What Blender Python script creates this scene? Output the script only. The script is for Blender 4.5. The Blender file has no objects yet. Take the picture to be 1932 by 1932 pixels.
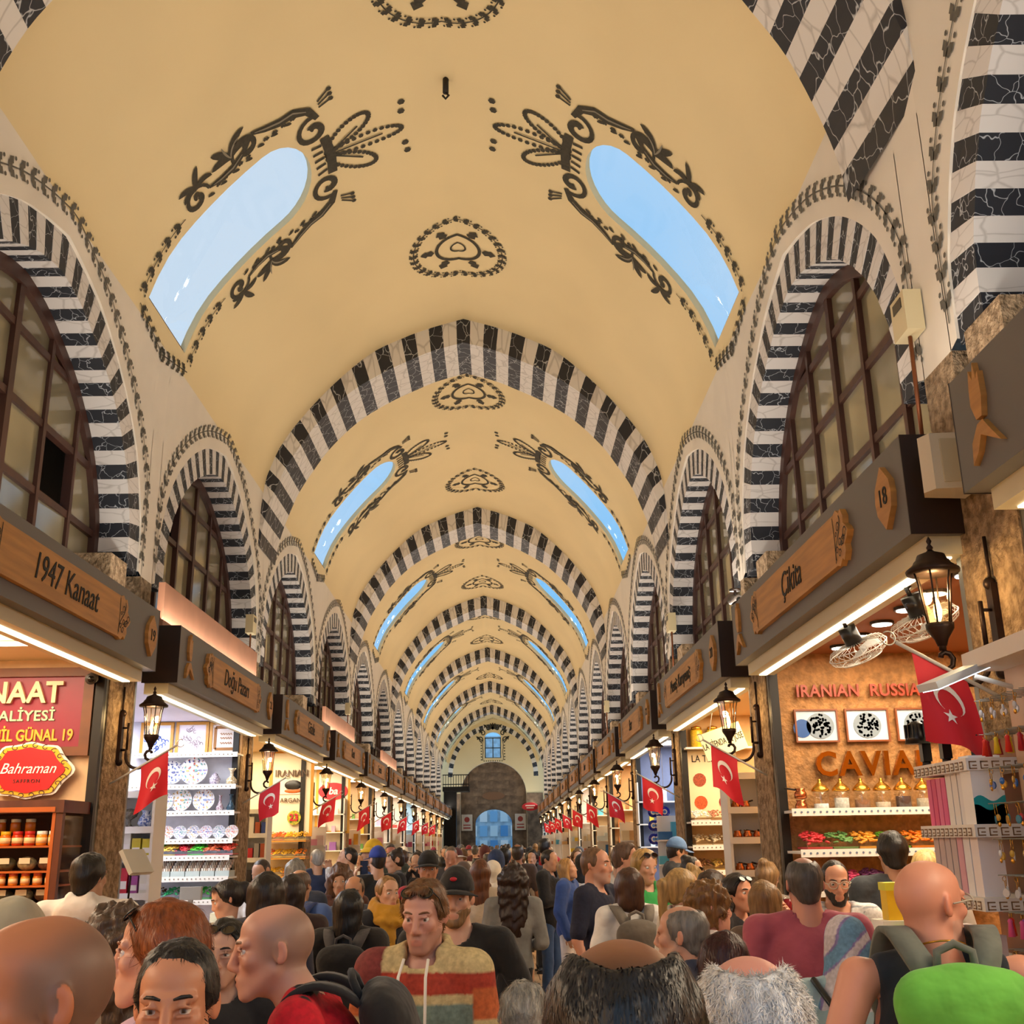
import bpy, bmesh, math, random
import numpy as np
from mathutils import Vector, Matrix, geometry

random.seed(7); np.random.seed(7)
SC = bpy.context.scene
COL = SC.collection
PI = math.pi

# ------------------------------------------------------------------ camera
def make_camera():
    pitch, yaw, roll = .2952, .0138, -.0163
    cp, sp = math.cos(pitch), math.sin(pitch)
    fw = Vector((math.sin(yaw)*cp, math.cos(yaw)*cp, sp))
    r = Vector((math.cos(yaw), -math.sin(yaw), 0)); u = r.cross(fw)
    c, s = math.cos(roll), math.sin(roll)
    r, u = c*r+s*u, -s*r+c*u
    m = Matrix((r, u, -fw)).transposed().to_4x4()
    m.translation = Vector((.47, 0, 1.9))
    cd = bpy.data.cameras.new('camera'); cd.sensor_width = 36; cd.lens = 2048.5/1932*36
    cd.clip_start = .05; cd.clip_end = 300
    o = bpy.data.objects.new('camera', cd); COL.objects.link(o); o.matrix_world = m
    SC.camera = o
make_camera()

# ------------------------------------------------------------------ world and exposure
def make_world():
    w = bpy.data.worlds.new('sky'); SC.world = w; w.use_nodes = True
    n, l = w.node_tree.nodes, w.node_tree.links; n.clear()
    out = n.new('ShaderNodeOutputWorld'); bg = n.new('ShaderNodeBackground')
    tc = n.new('ShaderNodeTexCoord'); nz = n.new('ShaderNodeTexNoise')
    nz.inputs['Scale'].default_value = 2.2; nz.inputs['Detail'].default_value = 3
    rp = n.new('ShaderNodeValToRGB')
    rp.color_ramp.elements[0].position = .38; rp.color_ramp.elements[0].color = (.24, .60, 1.0, 1)
    rp.color_ramp.elements[1].position = .66; rp.color_ramp.elements[1].color = (.62, .76, .9, 1)
    l.new(tc.outputs['Generated'], nz.inputs['Vector']); l.new(nz.outputs['Fac'], rp.inputs['Fac'])
    l.new(rp.outputs['Color'], bg.inputs['Color']); bg.inputs['Strength'].default_value = 1.0
    l.new(bg.outputs['Background'], out.inputs['Surface'])
make_world()
SC.view_settings.view_transform = 'Standard'; SC.view_settings.look = 'None'
SC.view_settings.exposure = 0.0; SC.view_settings.gamma = 1.0
SC.view_settings.use_curve_mapping = False
CY = SC.cycles
CY.max_bounces = 5; CY.diffuse_bounces = 3; CY.glossy_bounces = 2; CY.transmission_bounces = 3; CY.transparent_max_bounces = 8
CY.caustics_reflective = False; CY.caustics_refractive = False; CY.use_adaptive_sampling = True; CY.adaptive_threshold = .1; CY.adaptive_min_samples = 20

BAY, PITCH = 9.36, 4.68
A0 = 15.0                      # centre of the first whole transverse arch
UP_W, SHOP_W = 84., 150.       # watts of the cove strips above the signs and of the shop ceilings
def area_light(name, loc, rot, sx, sy, watts, col):
    d = bpy.data.lights.new(name, 'AREA'); d.shape = 'RECTANGLE'; d.size = sx; d.size_y = sy
    d.energy = watts; d.color = col
    o = bpy.data.objects.new(name, d); COL.objects.link(o); o.location = loc; o.rotation_euler = rot
    return o
for k in range(-2, 6):         # warm cove strips lying on top of the sign boxes, turned up to the vault
    for s in (-1, 1):
        area_light('cove_strip', (s*2.5, A0+BAY*k+4.6, 3.84), (PI, s*-.42, 0), .12, 8.6, UP_W, (1, .92, .81))

# ------------------------------------------------------------------ small toolkit
def lin(h):
    h = h.lstrip('#'); v = [int(h[i:i+2], 16)/255 for i in (0, 2, 4)]
    return tuple(c/12.92 if c <= .04045 else ((c+.055)/1.055)**2.4 for c in v)
MATS = {}
def mat(name, col=None, rough=.55, metal=0., emit=0., noise=None, bump=None, spec=.5, alpha=None, vec=(1,1,1), col2=None, attr=False, objcol=False, trans=0., sheen=0.):
    if name in MATS: return MATS[name]
    m = bpy.data.materials.new(name); m.use_nodes = True; MATS[name] = m
    n, l = m.node_tree.nodes, m.node_tree.links
    b = n['Principled BSDF']
    c = lin(col) if isinstance(col, str) else (col or (.8, .8, .8))
    b.inputs['Roughness'].default_value = rough; b.inputs['Metallic'].default_value = metal
    b.inputs['Specular IOR Level'].default_value = spec
    b.inputs['Base Color'].default_value = (*c, 1)
    if trans: b.inputs['Transmission Weight'].default_value = trans
    if alpha is not None: b.inputs['Alpha'].default_value = alpha
    if sheen: b.inputs['Sheen Weight'].default_value = sheen
    src = None
    if attr:
        a = n.new('ShaderNodeAttribute'); a.attribute_name = 'Col'; src = a.outputs['Color']
    if objcol:
        a = n.new('ShaderNodeObjectInfo'); src = a.outputs['Color']
    tcn = None
    if noise or bump:
        tc = n.new('ShaderNodeTexCoord'); mp = n.new('ShaderNodeMapping'); mp.inputs['Scale'].default_value = vec
        l.new(tc.outputs['Object'], mp.inputs['Vector']); tcn = mp.outputs['Vector']
    if noise:
        t = n.new('ShaderNodeTexNoise'); t.inputs['Scale'].default_value = noise[0]; t.inputs['Detail'].default_value = 2
        l.new(tcn, t.inputs['Vector'])
        mx = n.new('ShaderNodeMix'); mx.data_type = 'RGBA'
        rp = n.new('ShaderNodeValToRGB'); rp.color_ramp.elements[0].position = .35; rp.color_ramp.elements[1].position = .65
        l.new(t.outputs['Fac'], rp.inputs['Fac']); l.new(rp.outputs['Color'], mx.inputs['Factor'])
        if src is not None:
            hs = n.new('ShaderNodeHueSaturation'); hs.inputs['Value'].default_value = 1-noise[1]
            l.new(src, hs.inputs['Color']); l.new(hs.outputs['Color'], mx.inputs['A']); l.new(src, mx.inputs['B'])
        else:
            d = lin(col2) if col2 else tuple(v*(1-noise[1]) for v in c)
            mx.inputs['A'].default_value = (*d, 1); mx.inputs['B'].default_value = (*c, 1)
        src = mx.outputs['Result']
    if src is not None: l.new(src, b.inputs['Base Color'])
    if bump:
        t = n.new('ShaderNodeTexNoise'); t.inputs['Scale'].default_value = bump[0]; t.inputs['Detail'].default_value = 2.5
        l.new(tcn, t.inputs['Vector'])
        bp = n.new('ShaderNodeBump'); bp.inputs['Strength'].default_value = bump[1]; bp.inputs['Distance'].default_value = bump[2] if len(bump) > 2 else .02
        l.new(t.outputs['Fac'], bp.inputs['Height']); l.new(bp.outputs['Normal'], b.inputs['Normal'])
    if emit:
        b.inputs['Emission Color'].default_value = (*c, 1); b.inputs['Emission Strength'].default_value = emit; m.cycles.emission_sampling = 'NONE'
        if src is not None: l.new(src, b.inputs['Emission Color'])
    return m

def marble(name, base, vein, scale, thr, rough=.45, stretch=(1,1,1)):
    if name in MATS: return MATS[name]
    m = bpy.data.materials.new(name); m.use_nodes = True; MATS[name] = m
    n, l = m.node_tree.nodes, m.node_tree.links; b = n['Principled BSDF']; b.inputs['Roughness'].default_value = rough
    tc = n.new('ShaderNodeTexCoord'); mp = n.new('ShaderNodeMapping'); mp.inputs['Scale'].default_value = stretch
    nz = n.new('ShaderNodeTexNoise'); nz.inputs['Scale'].default_value = scale*.9; nz.inputs['Detail'].default_value = 2
    mx = n.new('ShaderNodeMix'); mx.data_type = 'VECTOR'; mx.inputs['Factor'].default_value = .14
    vo = n.new('ShaderNodeTexVoronoi'); vo.feature = 'DISTANCE_TO_EDGE'; vo.inputs['Scale'].default_value = scale
    rp = n.new('ShaderNodeValToRGB')
    rp.color_ramp.elements[0].position = 0; rp.color_ramp.elements[0].color = (*lin(vein), 1)
    rp.color_ramp.elements[1].position = thr; rp.color_ramp.elements[1].color = (*lin(base), 1)
    l.new(tc.outputs['Object'], mp.inputs['Vector']); l.new(mp.outputs['Vector'], nz.inputs['Vector'])
    l.new(mp.outputs['Vector'], mx.inputs['A']); l.new(nz.outputs['Color'], mx.inputs['B'])
    l.new(mx.outputs['Result'], vo.inputs['Vector']); l.new(vo.outputs['Distance'], rp.inputs['Fac'])
    l.new(rp.outputs['Color'], b.inputs['Base Color'])
    return m

class MB:
    """collects shapes into one mesh; every shape can carry its own material slot"""
    def __init__(s): s.v = []; s.f = []; s.m = []; s.mats = []; s.sm = []
    def slot(s, m):
        if m not in s.mats: s.mats.append(m)
        return s.mats.index(m)
    def add(s, vs, fs, m=None, smooth=False):
        b = len(s.v); s.v += [tuple(v) for v in vs]; i = s.slot(m) if m else 0
        s.f += [tuple(b+k for k in f) for f in fs]; s.m += [i]*len(fs); s.sm += [smooth]*len(fs)
        return s
    def box(s, c, d, m=None, rz=0, M=None):
        x, y, z = d[0]/2, d[1]/2, d[2]/2
        vs = [Vector((i*x, j*y, k*z)) for k in (-1, 1) for j in (-1, 1) for i in (-1, 1)]
        R = M if M is not None else Matrix.Rotation(rz, 3, 'Z')
        vs = [R @ v + Vector(c) for v in vs]
        return s.add(vs, [(0,2,3,1),(4,5,7,6),(0,1,5,4),(2,6,7,3),(0,4,6,2),(1,3,7,5)], m)
    def b2(s, a, b, m=None):
        return s.box([(p+q)/2 for p, q in zip(a, b)], [abs(p-q) for p, q in zip(a, b)], m)
    def lathe(s, prof, m=None, n=16, c=(0,0,0), M=None, smooth=True, squash=1):
        vs = []; fs = []; R = M or Matrix.Identity(3)
        for r, z in prof:
            for k in range(n):
                a = 2*PI*k/n; vs.append(R @ Vector((r*math.cos(a), r*math.sin(a)*squash, z)) + Vector(c))
        P = len(prof)
        for i in range(P-1):
            for k in range(n): fs.append((i*n+k, i*n+(k+1) % n, (i+1)*n+(k+1) % n, (i+1)*n+k))
        if prof[0][0] > 1e-6: fs.append(tuple(reversed(range(n))))
        if prof[-1][0] > 1e-6: fs.append(tuple((P-1)*n+k for k in range(n)))
        return s.add(vs, fs, m, smooth)
    def cyl(s, a, b, r, m=None, n=10, r2=None):
        a, b = Vector(a), Vector(b); d = b-a; q = d.to_track_quat('Z', 'Y').to_matrix()
        return s.lathe([(r, 0), (r if r2 is None else r2, d.length)], m, n, a, q, True)
    def tube(s, pts, r, m=None, n=6):
        pts = [Vector(p) for p in pts]; rs = r if isinstance(r, (list, tuple)) else [r]*len(pts)
        vs = []; fs = []; prev = None
        for i, p in enumerate(pts):
            t = (pts[min(i+1, len(pts)-1)]-pts[max(i-1, 0)]).normalized()
            if prev is None: nv = t.orthogonal().normalized()
            else: nv = (prev - t*prev.dot(t)).normalized()
            prev = nv; bn = t.cross(nv)
            for k in range(n):
                a = 2*PI*k/n; vs.append(p + (nv*math.cos(a)+bn*math.sin(a))*rs[i])
        for i in range(len(pts)-1):
            for k in range(n): fs.append((i*n+k, i*n+(k+1) % n, (i+1)*n+(k+1) % n, (i+1)*n+k))
        fs.append(tuple(reversed(range(n)))); fs.append(tuple((len(pts)-1)*n+k for k in range(n)))
        return s.add(vs, fs, m, True)
    def prism(s, poly, d0, d1, fn, m=None):
        """2-D outline poly swept from d0 to d1; fn(a, b, d) gives the point"""
        n = len(poly)
        vs = [fn(a, b, d0) for a, b in poly]+[fn(a, b, d1) for a, b in poly]
        fs = [tuple(range(n)), tuple(reversed(range(n, 2*n)))]+[(i, n+i, n+(i+1) % n, (i+1) % n) for i in range(n)]
        return s.add(vs, fs, m)
    def ball(s, c, r, m=None, n=10, k=7):
        rx, ry, rz = (r, r, r) if not isinstance(r, (tuple, list)) else r
        prof = [(math.sin(PI*i/k), -math.cos(PI*i/k)) for i in range(k+1)]
        M = Matrix.Diagonal((rx, ry, rz)); prof[0] = (0, -1); prof[-1] = (0, 1)
        return s.lathe(prof, m, n, c, M, True)
    def mesh(s, name, m=None):
        me = bpy.data.meshes.new(name); me.from_pydata(s.v, [], s.f)
        for q in (s.mats or ([m] if m else [])): me.materials.append(q)
        if len(s.mats) > 1: me.polygons.foreach_set('material_index', s.m)
        me.polygons.foreach_set('use_smooth', s.sm); me.update()
        return me
    def build(s, name, m=None, parent=None, loc=None, rz=0):
        if m is not None and not s.mats: pass
        return link(name, s.mesh(name, m), parent, loc, rz)

def link(name, me, parent=None, loc=None, rz=0):
    o = bpy.data.objects.new(name, me); COL.objects.link(o)
    if parent: o.parent = parent
    if loc is not None: o.location = loc
    if rz: o.rotation_euler = (0, 0, rz)
    return o
def tag(o, label=None, cat=None, group=None, kind=None):
    if label: o['label'] = label
    if cat: o['category'] = cat
    if group: o['group'] = group
    if kind: o['kind'] = kind
    return o
def thing(name, label, cat, loc=(0,0,0), rz=0, group=None, kind=None):
    o = bpy.data.objects.new(name, None); COL.objects.link(o); o.location = loc; o.rotation_euler = (0, 0, rz)
    return tag(o, label, cat, group, kind)
def copytree(o, parent=None, loc=None, rz=None, label=None):
    c = o.copy(); COL.objects.link(c); c.parent = parent
    if loc is not None: c.location = loc
    if rz is not None: c.rotation_euler = (0, 0, rz)
    if label: c['label'] = label
    for ch in o.children: copytree(ch, c)
    return c
TEXTC = {}
def text_mesh(txt, size, depth=.004, shear=0, name='lettering', space=1.0, sx=1.0, bold=0.):
    """letters as a mesh in the XZ plane, centred, facing -Y"""
    key = (txt, size, depth, shear, space, sx, bold)
    if key in TEXTC: return TEXTC[key]
    cu = bpy.data.curves.new('t', 'FONT'); cu.body = txt; cu.size = size; cu.extrude = depth; cu.shear = shear
    cu.align_x = 'CENTER'; cu.align_y = 'CENTER'; cu.space_character = space; cu.resolution_u = 3; cu.offset = bold
    o = bpy.data.objects.new('t', cu); COL.objects.link(o)
    bpy.context.view_layer.update()
    me = bpy.data.meshes.new_from_object(o.evaluated_get(bpy.context.evaluated_depsgraph_get()))
    bpy.data.objects.remove(o); bpy.data.curves.remove(cu)
    me.transform(Matrix.Rotation(PI/2, 4, 'X') @ Matrix.Diagonal((sx, 1, 1, 1)))
    me.name = name; me.materials.clear(); TEXTC[key] = me
    return me
def text(txt, size, m, parent, loc, rz=0, depth=.004, shear=0, space=1.0, sx=1.0, bold=0., name='lettering'):
    me = text_mesh(txt, size, depth, shear, name, space, sx, bold).copy(); me.materials.append(m)
    return link(name, me, parent, loc, rz)

def spline(pts, n):
    """dense Catmull-Rom through 2-D points, n samples evenly spaced by arc length"""
    P = np.array([pts[0]]+list(pts)+[pts[-1]], float); out = []
    for i in range(1, len(P)-2):
        for t in np.linspace(0, 1, 24, endpoint=False):
            a, b, c, d = P[i-1], P[i], P[i+1], P[i+2]
            out.append(.5*((2*b)+(-a+c)*t+(2*a-5*b+4*c-d)*t*t+(-a+3*b-3*c+d)*t**3))
    out.append(P[-2]); out = np.array(out)
    L = np.r_[0, np.cumsum(np.linalg.norm(np.diff(out, axis=0), axis=1))]
    q = np.linspace(0, L[-1], n)
    return np.c_[np.interp(q, L, out[:, 0]), np.interp(q, L, out[:, 1])], L[-1]
# ------------------------------------------------------------------ materials of the building
M_PLASTER = mat('cream_plaster', '#efe4d2', .85, noise=(1.3, .09), bump=(9, .12, .01))
M_VAULT = mat('vault_plaster', '#f0d9a6', .85, noise=(.7, .05), bump=(6, .06, .01))
M_STONE = mat('rough_stone', '#b89c7a', .9, noise=(17, .5), col2='#7c6448', bump=(38, 1., .03))
M_ASHLAR = mat('ashlar_stone', '#8a7056', .9, noise=(2.4, .35), col2='#5d4a38', bump=(11, .5, .03))
M_PAINT = mat('ornament_paint', '#453f30', .8, noise=(30, .3))
M_PAINT2 = mat('ornament_paint_light', '#8d8470', .8)
M_BLACK = marble('black_marble', '#25252b', '#c9c9c8', 7., .022, .5, (1, 1, .6))
M_BLACK2 = marble('black_marble_window', '#1e2129', '#c4c8cc', 9., .022, .6)
M_WHITE = marble('white_marble', '#e2dad0', '#c2b9ae', 2.2, .06, .5, (3.2, 3.2, 1))
M_WHITE2 = marble('white_marble_window', '#ded8d2', '#c2bbb4', 3.0, .05, .65, (1.5, 1.5, 4))
M_WOOD = mat('dark_window_wood', '#4a2a1e', .5, noise=(7, .35), vec=(1, 1, .2))
M_PANE = mat('window_glass', '#8f8468', .08, noise=(1.1, .45), spec=.8)
M_DARK = mat('dark_void', '#120d0a', .9)
M_SKYGLASS = None

# half profiles, crown to spring: vault surface and underside of the striped arches
VP = [(0,9.27),(.5,9.12),(.9,8.96),(1.38,8.70),(1.98,8.13),(2.50,7.46),(2.73,6.95),(2.80,6.6),(2.825,6.2),(2.83,5.9)]
IP = [(0,8.89),(.45,8.76),(.81,8.60),(1.17,8.42),(1.64,8.11),(2.06,7.68),(2.33,7.28),(2.51,6.97),(2.66,6.58),(2.77,6.2),(2.815,5.85)]
VS, VL = spline(VP, 240)
SV = np.linspace(0, VL, 240)
def vault_pt(s, y, off=0.):
    a = min(abs(s), VL); x = np.interp(a, SV, VS[:, 0]); z = np.interp(a, SV, VS[:, 1])
    if off:
        e = .02; x2, z2 = np.interp(min(a+e, VL), SV, VS[:, 0]), np.interp(min(a+e, VL), SV, VS[:, 1])
        x1, z1 = np.interp(max(a-e, 0), SV, VS[:, 0]), np.interp(max(a-e, 0), SV, VS[:, 1])
        tx, tz = x2-x1, z2-z1; L = math.hypot(tx, tz); nx, nz = tz/L, -tx/L   # towards the room
        if a < .02: nx, nz = 0, -1
        x += nx*off; z += nz*off
    return Vector((math.copysign(x, s) if s else x*0, y, z))
def s_of_z(z): return float(np.interp(-z, -VS[:, 1], SV))
S_END, S_SILL = s_of_z(6.6), s_of_z(6.82)
S_TOP = s_of_z(8.66)
SKY_C, SKY_H = 4.12, .60          # skylight centre and half width along the bay

class Paint:
    """flat brushwork laid on a surface: fn(a, b) gives the surface point"""
    def __init__(s, fn): s.fn = fn; s.mb = MB()
    def poly(s, pts, m=None):
        s.mb.add([s.fn(*p) for p in pts], [tuple(range(len(pts)))], m)
    def stroke(s, pts, w, m=None):
        P = [Vector(p) for p in pts]; n = len(P); ws = w if isinstance(w, (list, tuple)) else [w]*n
        L, R = [], []
        for i in range(n):
            t = P[min(i+1, n-1)]-P[max(i-1, 0)]; t = t.normalized() if t.length > 1e-9 else Vector((1, 0)); q = Vector((-t.y, t.x))*ws[i]/2
            L.append(P[i]+q); R.append(P[i]-q)
        s.mb.add([s.fn(*p) for p in L+R], [(i, i+1, n+i+1, n+i) for i in range(n-1)], m)
    def leaf(s, p, ang, ln, wd, m=None):
        c, q = math.cos(ang), math.sin(ang)
        o = [(0, 0), (.22, .5), (.5, .32), (.62, .55), (1, 0), (.62, -.55), (.5, -.32), (.22, -.5)]
        for h in (o[:5], [o[0]]+o[4:]):
            s.poly([(p[0]+c*a*ln-q*b*wd, p[1]+q*a*ln+c*b*wd) for a, b in h], m)
    def frond(s, p, ang, ln, bend, w, m=None):
        pts = []; ws = []; a = ang; q = Vector(p)
        for i in range(9):
            pts.append(tuple(q)); ws.append(w*(.25+1.5*math.sin(PI*(i+.6)/9.4))*.66); q = q+Vector((math.cos(a), math.sin(a)))*ln/8; a += bend/8
        ws[-1] = .004; s.stroke(pts, ws, m)
    def dot(s, p, r, m=None):
        s.poly([(p[0]+r*math.cos(i*PI/3), p[1]+r*math.sin(i*PI/3)) for i in range(6)], m)
    def garland(s, pts, step, ln, wd, stem=.012, berry=True):
        P = [Vector(p) for p in pts]; D = [0]
        for i in range(1, len(P)): D.append(D[-1]+(P[i]-P[i-1]).length)
        s.stroke(pts, stem)
        n = max(1, int(D[-1]/step)); D = np.array(D); X = np.array([[p.x, p.y] for p in P])
        def at(d): return np.array([np.interp(d, D, X[:, 0]), np.interp(d, D, X[:, 1])])
        for k in range(n):
            d = (k+.5)*D[-1]/n; p = at(d); t = at(min(d+.02, D[-1]))-at(max(d-.02, 0)); a = math.atan2(t[1], t[0])
            for g in (-1, 1):
                s.leaf(p, a+g*.75, ln, wd)
                if berry:
                    p2 = at(min(d+step*.5, D[-1])); q = p2+np.array([math.cos(a+g*1.2), math.sin(a+g*1.2)])*ln*.62
                    s.dot(q, ln*.16)

def vault_bay_mesh():
    hole = {}
    ys = list(np.linspace(0, BAY, 33)); ss = np.linspace(-S_END, S_END, 61)
    V = [Vector((s, y)) for s in ss for y in ys]; nb = len(V); E = []; polys = []
    for sg in (-1, 1):
        o = [(S_SILL, SKY_C-SKY_H), (S_SILL, SKY_C), (S_SILL, SKY_C+SKY_H)]
        for t in np.linspace(0, 1, 9)[1:]: o.append((S_SILL+(S_TOP+SKY_H*.8-S_SILL)*t, SKY_C+SKY_H))
        for a in np.linspace(0, PI, 15)[1:]: o.append((S_TOP+SKY_H*.8-SKY_H*.8*math.sin(a), SKY_C+SKY_H*math.cos(a)))
        for t in np.linspace(1, 0, 9)[1:-1]: o.append((S_SILL+(S_TOP+SKY_H*.8-S_SILL)*t, SKY_C-SKY_H))
        o = [(sg*a, b) for a, b in o]; polys.append(o)
    def inside(p, o):
        c = False; n = len(o)
        for i in range(n):
            (x1, y1), (x2, y2) = o[i], o[i-1]
            if (y1 > p[1]) != (y2 > p[1]) and p[0] < (x2-x1)*(p[1]-y1)/(y2-y1)+x1: c = not c
        return c
    V = [v for v in V if not any(inside((v.x, v.y), o) or min((v-Vector(q)).length for q in o) < .05 for o in polys)]
    for o in polys:
        b = len(V); V += [Vector(p) for p in o]; E += [(b+i, b+(i+1) % len(o)) for i in range(len(o))]
    v2, e2, f2 = geometry.delaunay_2d_cdt(V, E, [], 0, 1e-5)[:3]
    fs = []
    for f in f2:
        c = sum((v2[i] for i in f), Vector((0, 0)))/len(f)
        if not any(inside((c.x, c.y), o) for o in polys): fs.append(f)
    mb = MB(); mb.add([vault_pt(v.x, v.y) for v in v2], fs, M_VAULT, True)
    return mb.mesh('vault_bay'), polys
def skylight_paint(sg):
    P = Paint(lambda a, b: vault_pt(sg*a, b, .012)); P.mb.slot(M_PAINT)
    m, h, t = .17, SKY_H, S_TOP                  # a runs from the crown (0) down to the sill; b along the bay
    for g in (-1, 1):
        e = lambda a, b: (a, SKY_C+g*b)
        A = t+1.5
        P.garland([e(a, h+m) for a in np.linspace(A, S_SILL+.02, 14)], .155, .1, .062)
        P.garland([e(S_SILL+.14+.12*math.cos(q*PI/2)*0+.16*(1-q), (h+m)*q+.0) for q in np.linspace(1, 0, 10)], .14, .1, .06)
        # two S-scrolls with volutes climbing to the crest
        def volute(cx, cy, r, a0, a1, w0, w1, n=22):
            pts = []; ws = []
            for i in range(n):
                q = i/(n-1); a = a0+(a1-a0)*q; rr = r*(1-q*.78)
                pts.append(e(cx+rr*math.cos(a), cy+rr*math.sin(a))); ws.append(w0+(w1-w0)*q)
            P.stroke(pts, ws)
        volute(t+1.30, h+.24, .17, PI*1.0, -PI*1.3, .035, .075)
        P.stroke([e(t+1.13, h+.24), e(t+.98, h+.20), e(t+.82, h+.2), e(t+.66, h+.27), e(t+.55, h+.37)], [.03, .07, .09, .07, .04])
        for q in range(5): P.leaf(e(t+1.06-q*.1, h+.17), PI if g > 0 else PI, .07, .05)
        volute(t+.62, h+.30, .19, -PI*.2, PI*1.9, .035, .08)
        for q, L, bd in ((-.75, .3, -1.6), (-.2, .36, -1.3), (.5, .3, .5), (.95, .26, 1.)): P.frond(e(t+.80, h+.33), g*(PI/2-q), L, -g*bd, .075)
        for q, L, bd in ((-.8, .24, -1.8), (-.1, .28, -.6), (.6, .25, 1.2), (1.1, .2, 1.5)): P.frond(e(t+1.26, h+.36), g*(PI/2-q), L, -g*bd, .06)
        for aa, bb, r0 in ((t+1.30, h+.24, .05), (t+.62, h+.30, .06), (t-.12, h-.13, .06)): P.frond(e(aa, bb), g*1.2, r0*2.2, g*2.2, .05)
        for q in range(7): P.frond(e(t+1.18-q*.17, h+.14+.05*(q > 3)), PI, .09, g*.9, .035)
        P.stroke([e(t+.52, h+.42), e(t+.36, h+.34), e(t+.2, h+.28), e(t+.04, h+.27), e(t-.12, h+.18), e(t-.2, h+.02)], [.04, .08, .1, .11, .1, .06])
        for q in range(4): P.leaf(e(t+.42-q*.11, h+.22), -PI*.9*g if g < 0 else PI*.9, .08, .05)
        volute(t-.12, h-.13, .2, PI*.55, -PI*1.7, .05, .09)
        for q in (-.04, .03, .1):
            P.stroke([e(t-.24, h+.18+q*.6), e(t-.36, h+.24+q)], .022); P.dot(e(t-.38, h+.25+q), .03)
        # plume loops of beads
        for (dx, dy, L, W) in ((-.62, .42, .62, .13), (-.92, .0, .85, .11)):
            if dy == 0 and g < 0: continue
            a0 = math.atan2(dy, dx)
            for q in np.linspace(0, 2*PI, 34):
                u, v = L*(.5-.5*math.cos(q)), W*math.sin(q)*math.sin(q/2)**.5
                px, py = t-.2+u*math.cos(a0)-v*math.sin(a0), u*math.sin(a0)+v*math.cos(a0)
                P.dot(e(px, py+.05*(dy > 0)), .03)
            P.stroke([e(t-.26, .03*(dy > 0)), e(t-.2+L*.75*math.cos(a0), L*.75*math.sin(a0))], .022)
        for q in (.16, .3): P.dot(e(t-1.05-q*.1, q+.1), .042)
    for g in (-1, 1):       # pale inner line of the brushwork
        e = lambda a, b: (a, SKY_C+g*b)
        P.fn = lambda a, b: vault_pt(sg*a, b, .016)
        P.stroke([e(t+.48, h+.40), e(t+.36, h+.345), e(t+.2, h+.29), e(t+.04, h+.28), e(t-.1, h+.19)], [.008, .02, .024, .022, .01], M_PAINT2)
        P.stroke([e(t+1.08, h+.225), e(t+.98, h+.205), e(t+.82, h+.205), e(t+.68, h+.27)], [.008, .02, .022, .01], M_PAINT2)
        for (dx, L, bd) in ((.2, .26, 1.3), (-.5, .22, .5)): P.frond(e(t+.80, h+.34), g*(PI/2+dx), L, g*bd, .02, M_PAINT2)
        P.fn = lambda a, b: vault_pt(sg*a, b, .012)
    # the beaded clasp above the opening
    P.stroke([(t-.22, SKY_C-.3), (t-.25, SKY_C), (t-.22, SKY_C+.3)], .11)
    for q in np.linspace(-.26, .26, 11): P.dot((t-.235, SKY_C+q), .02, M_PAINT2)
    for q in (-.2, -.1, 0, .1, .2): P.stroke([(t-.17, SKY_C+q), (t-.05, SKY_C+q*1.1)], .035)
    return P.mb.mesh('skylight_ornament', M_PAINT)
def medallion_paint():
    P = Paint(lambda a, b: vault_pt(a, b, .012))
    ring = lambda r, ry, n=49: [(r*math.cos(2*PI*i/(n-1)), ry*math.sin(2*PI*i/(n-1))) for i in range(n)]
    P.garland(ring(.60, .66), .135, .085, .06, .014)
    P.stroke(ring(.29, .29), .045); P.stroke(ring(.1, .1, 25), .024)
    for k in range(6):
        a = 2*PI*k/6+.5*0; P.leaf((.32*math.cos(a), .32*math.sin(a)), a, .19, .13)
    return P.mb.mesh('medallion_painting')

def build_ceiling():
    c = thing('ceiling', 'cream plaster barrel vault with painted ornament and skylights', None, kind='structure')
    me, holes = vault_bay_mesh()
    pl, pr = skylight_paint(-1), skylight_paint(1)
    for p in (pl, pr):
        if not p.materials: p.materials.append(M_PAINT)
    md = medallion_paint(); md.materials.append(M_PAINT)
    # reveals: the opening cut through the thickness of the vault
    rev = []
    for o, sg in zip(holes, (-1, 1)):
        a = [vault_pt(s, y) for s, y in o]; b = [vault_pt(s, y, -.07) for s, y in o]; n = len(o)
        mb = MB(); mb.add(a+b, [(i, (i+1) % n, n+(i+1) % n, n+i) for i in range(n)], M_VAULT, False)
        sill = MB()
        for q in range(5):
            y0 = SKY_C-SKY_H+.02+q*.235; p = vault_pt(sg*(S_SILL-.005), y0+.11, -.04)
            sill.box(p, (.05, .225, .035), mat('sill_tile', '#5a3026', .7))
        b3 = [vault_pt(s, y, -.05) for s, y in o]; g = MB(); g.add(b3, [tuple(range(n))], sky_glass())
        rev.append((mb.mesh('skylight_reveal'), sill.mesh('sill_tiles'), g.mesh('skylight_glass')))
    for k in range(-2, 6):
        b = link('vault_bay', me, c, (0, A0+BAY*k, 0))
        for q in (2.34, 7.02): link('medallion_painting', md, b, (0, q-.25, 0))
        for p in (pl, pr): link('skylight_ornament', p, b)
        for r in rev:
            link('skylight_reveal', r[0], b); link('sill_tiles', r[1], b); link('skylight_glass', r[2], b)
    return c
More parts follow.
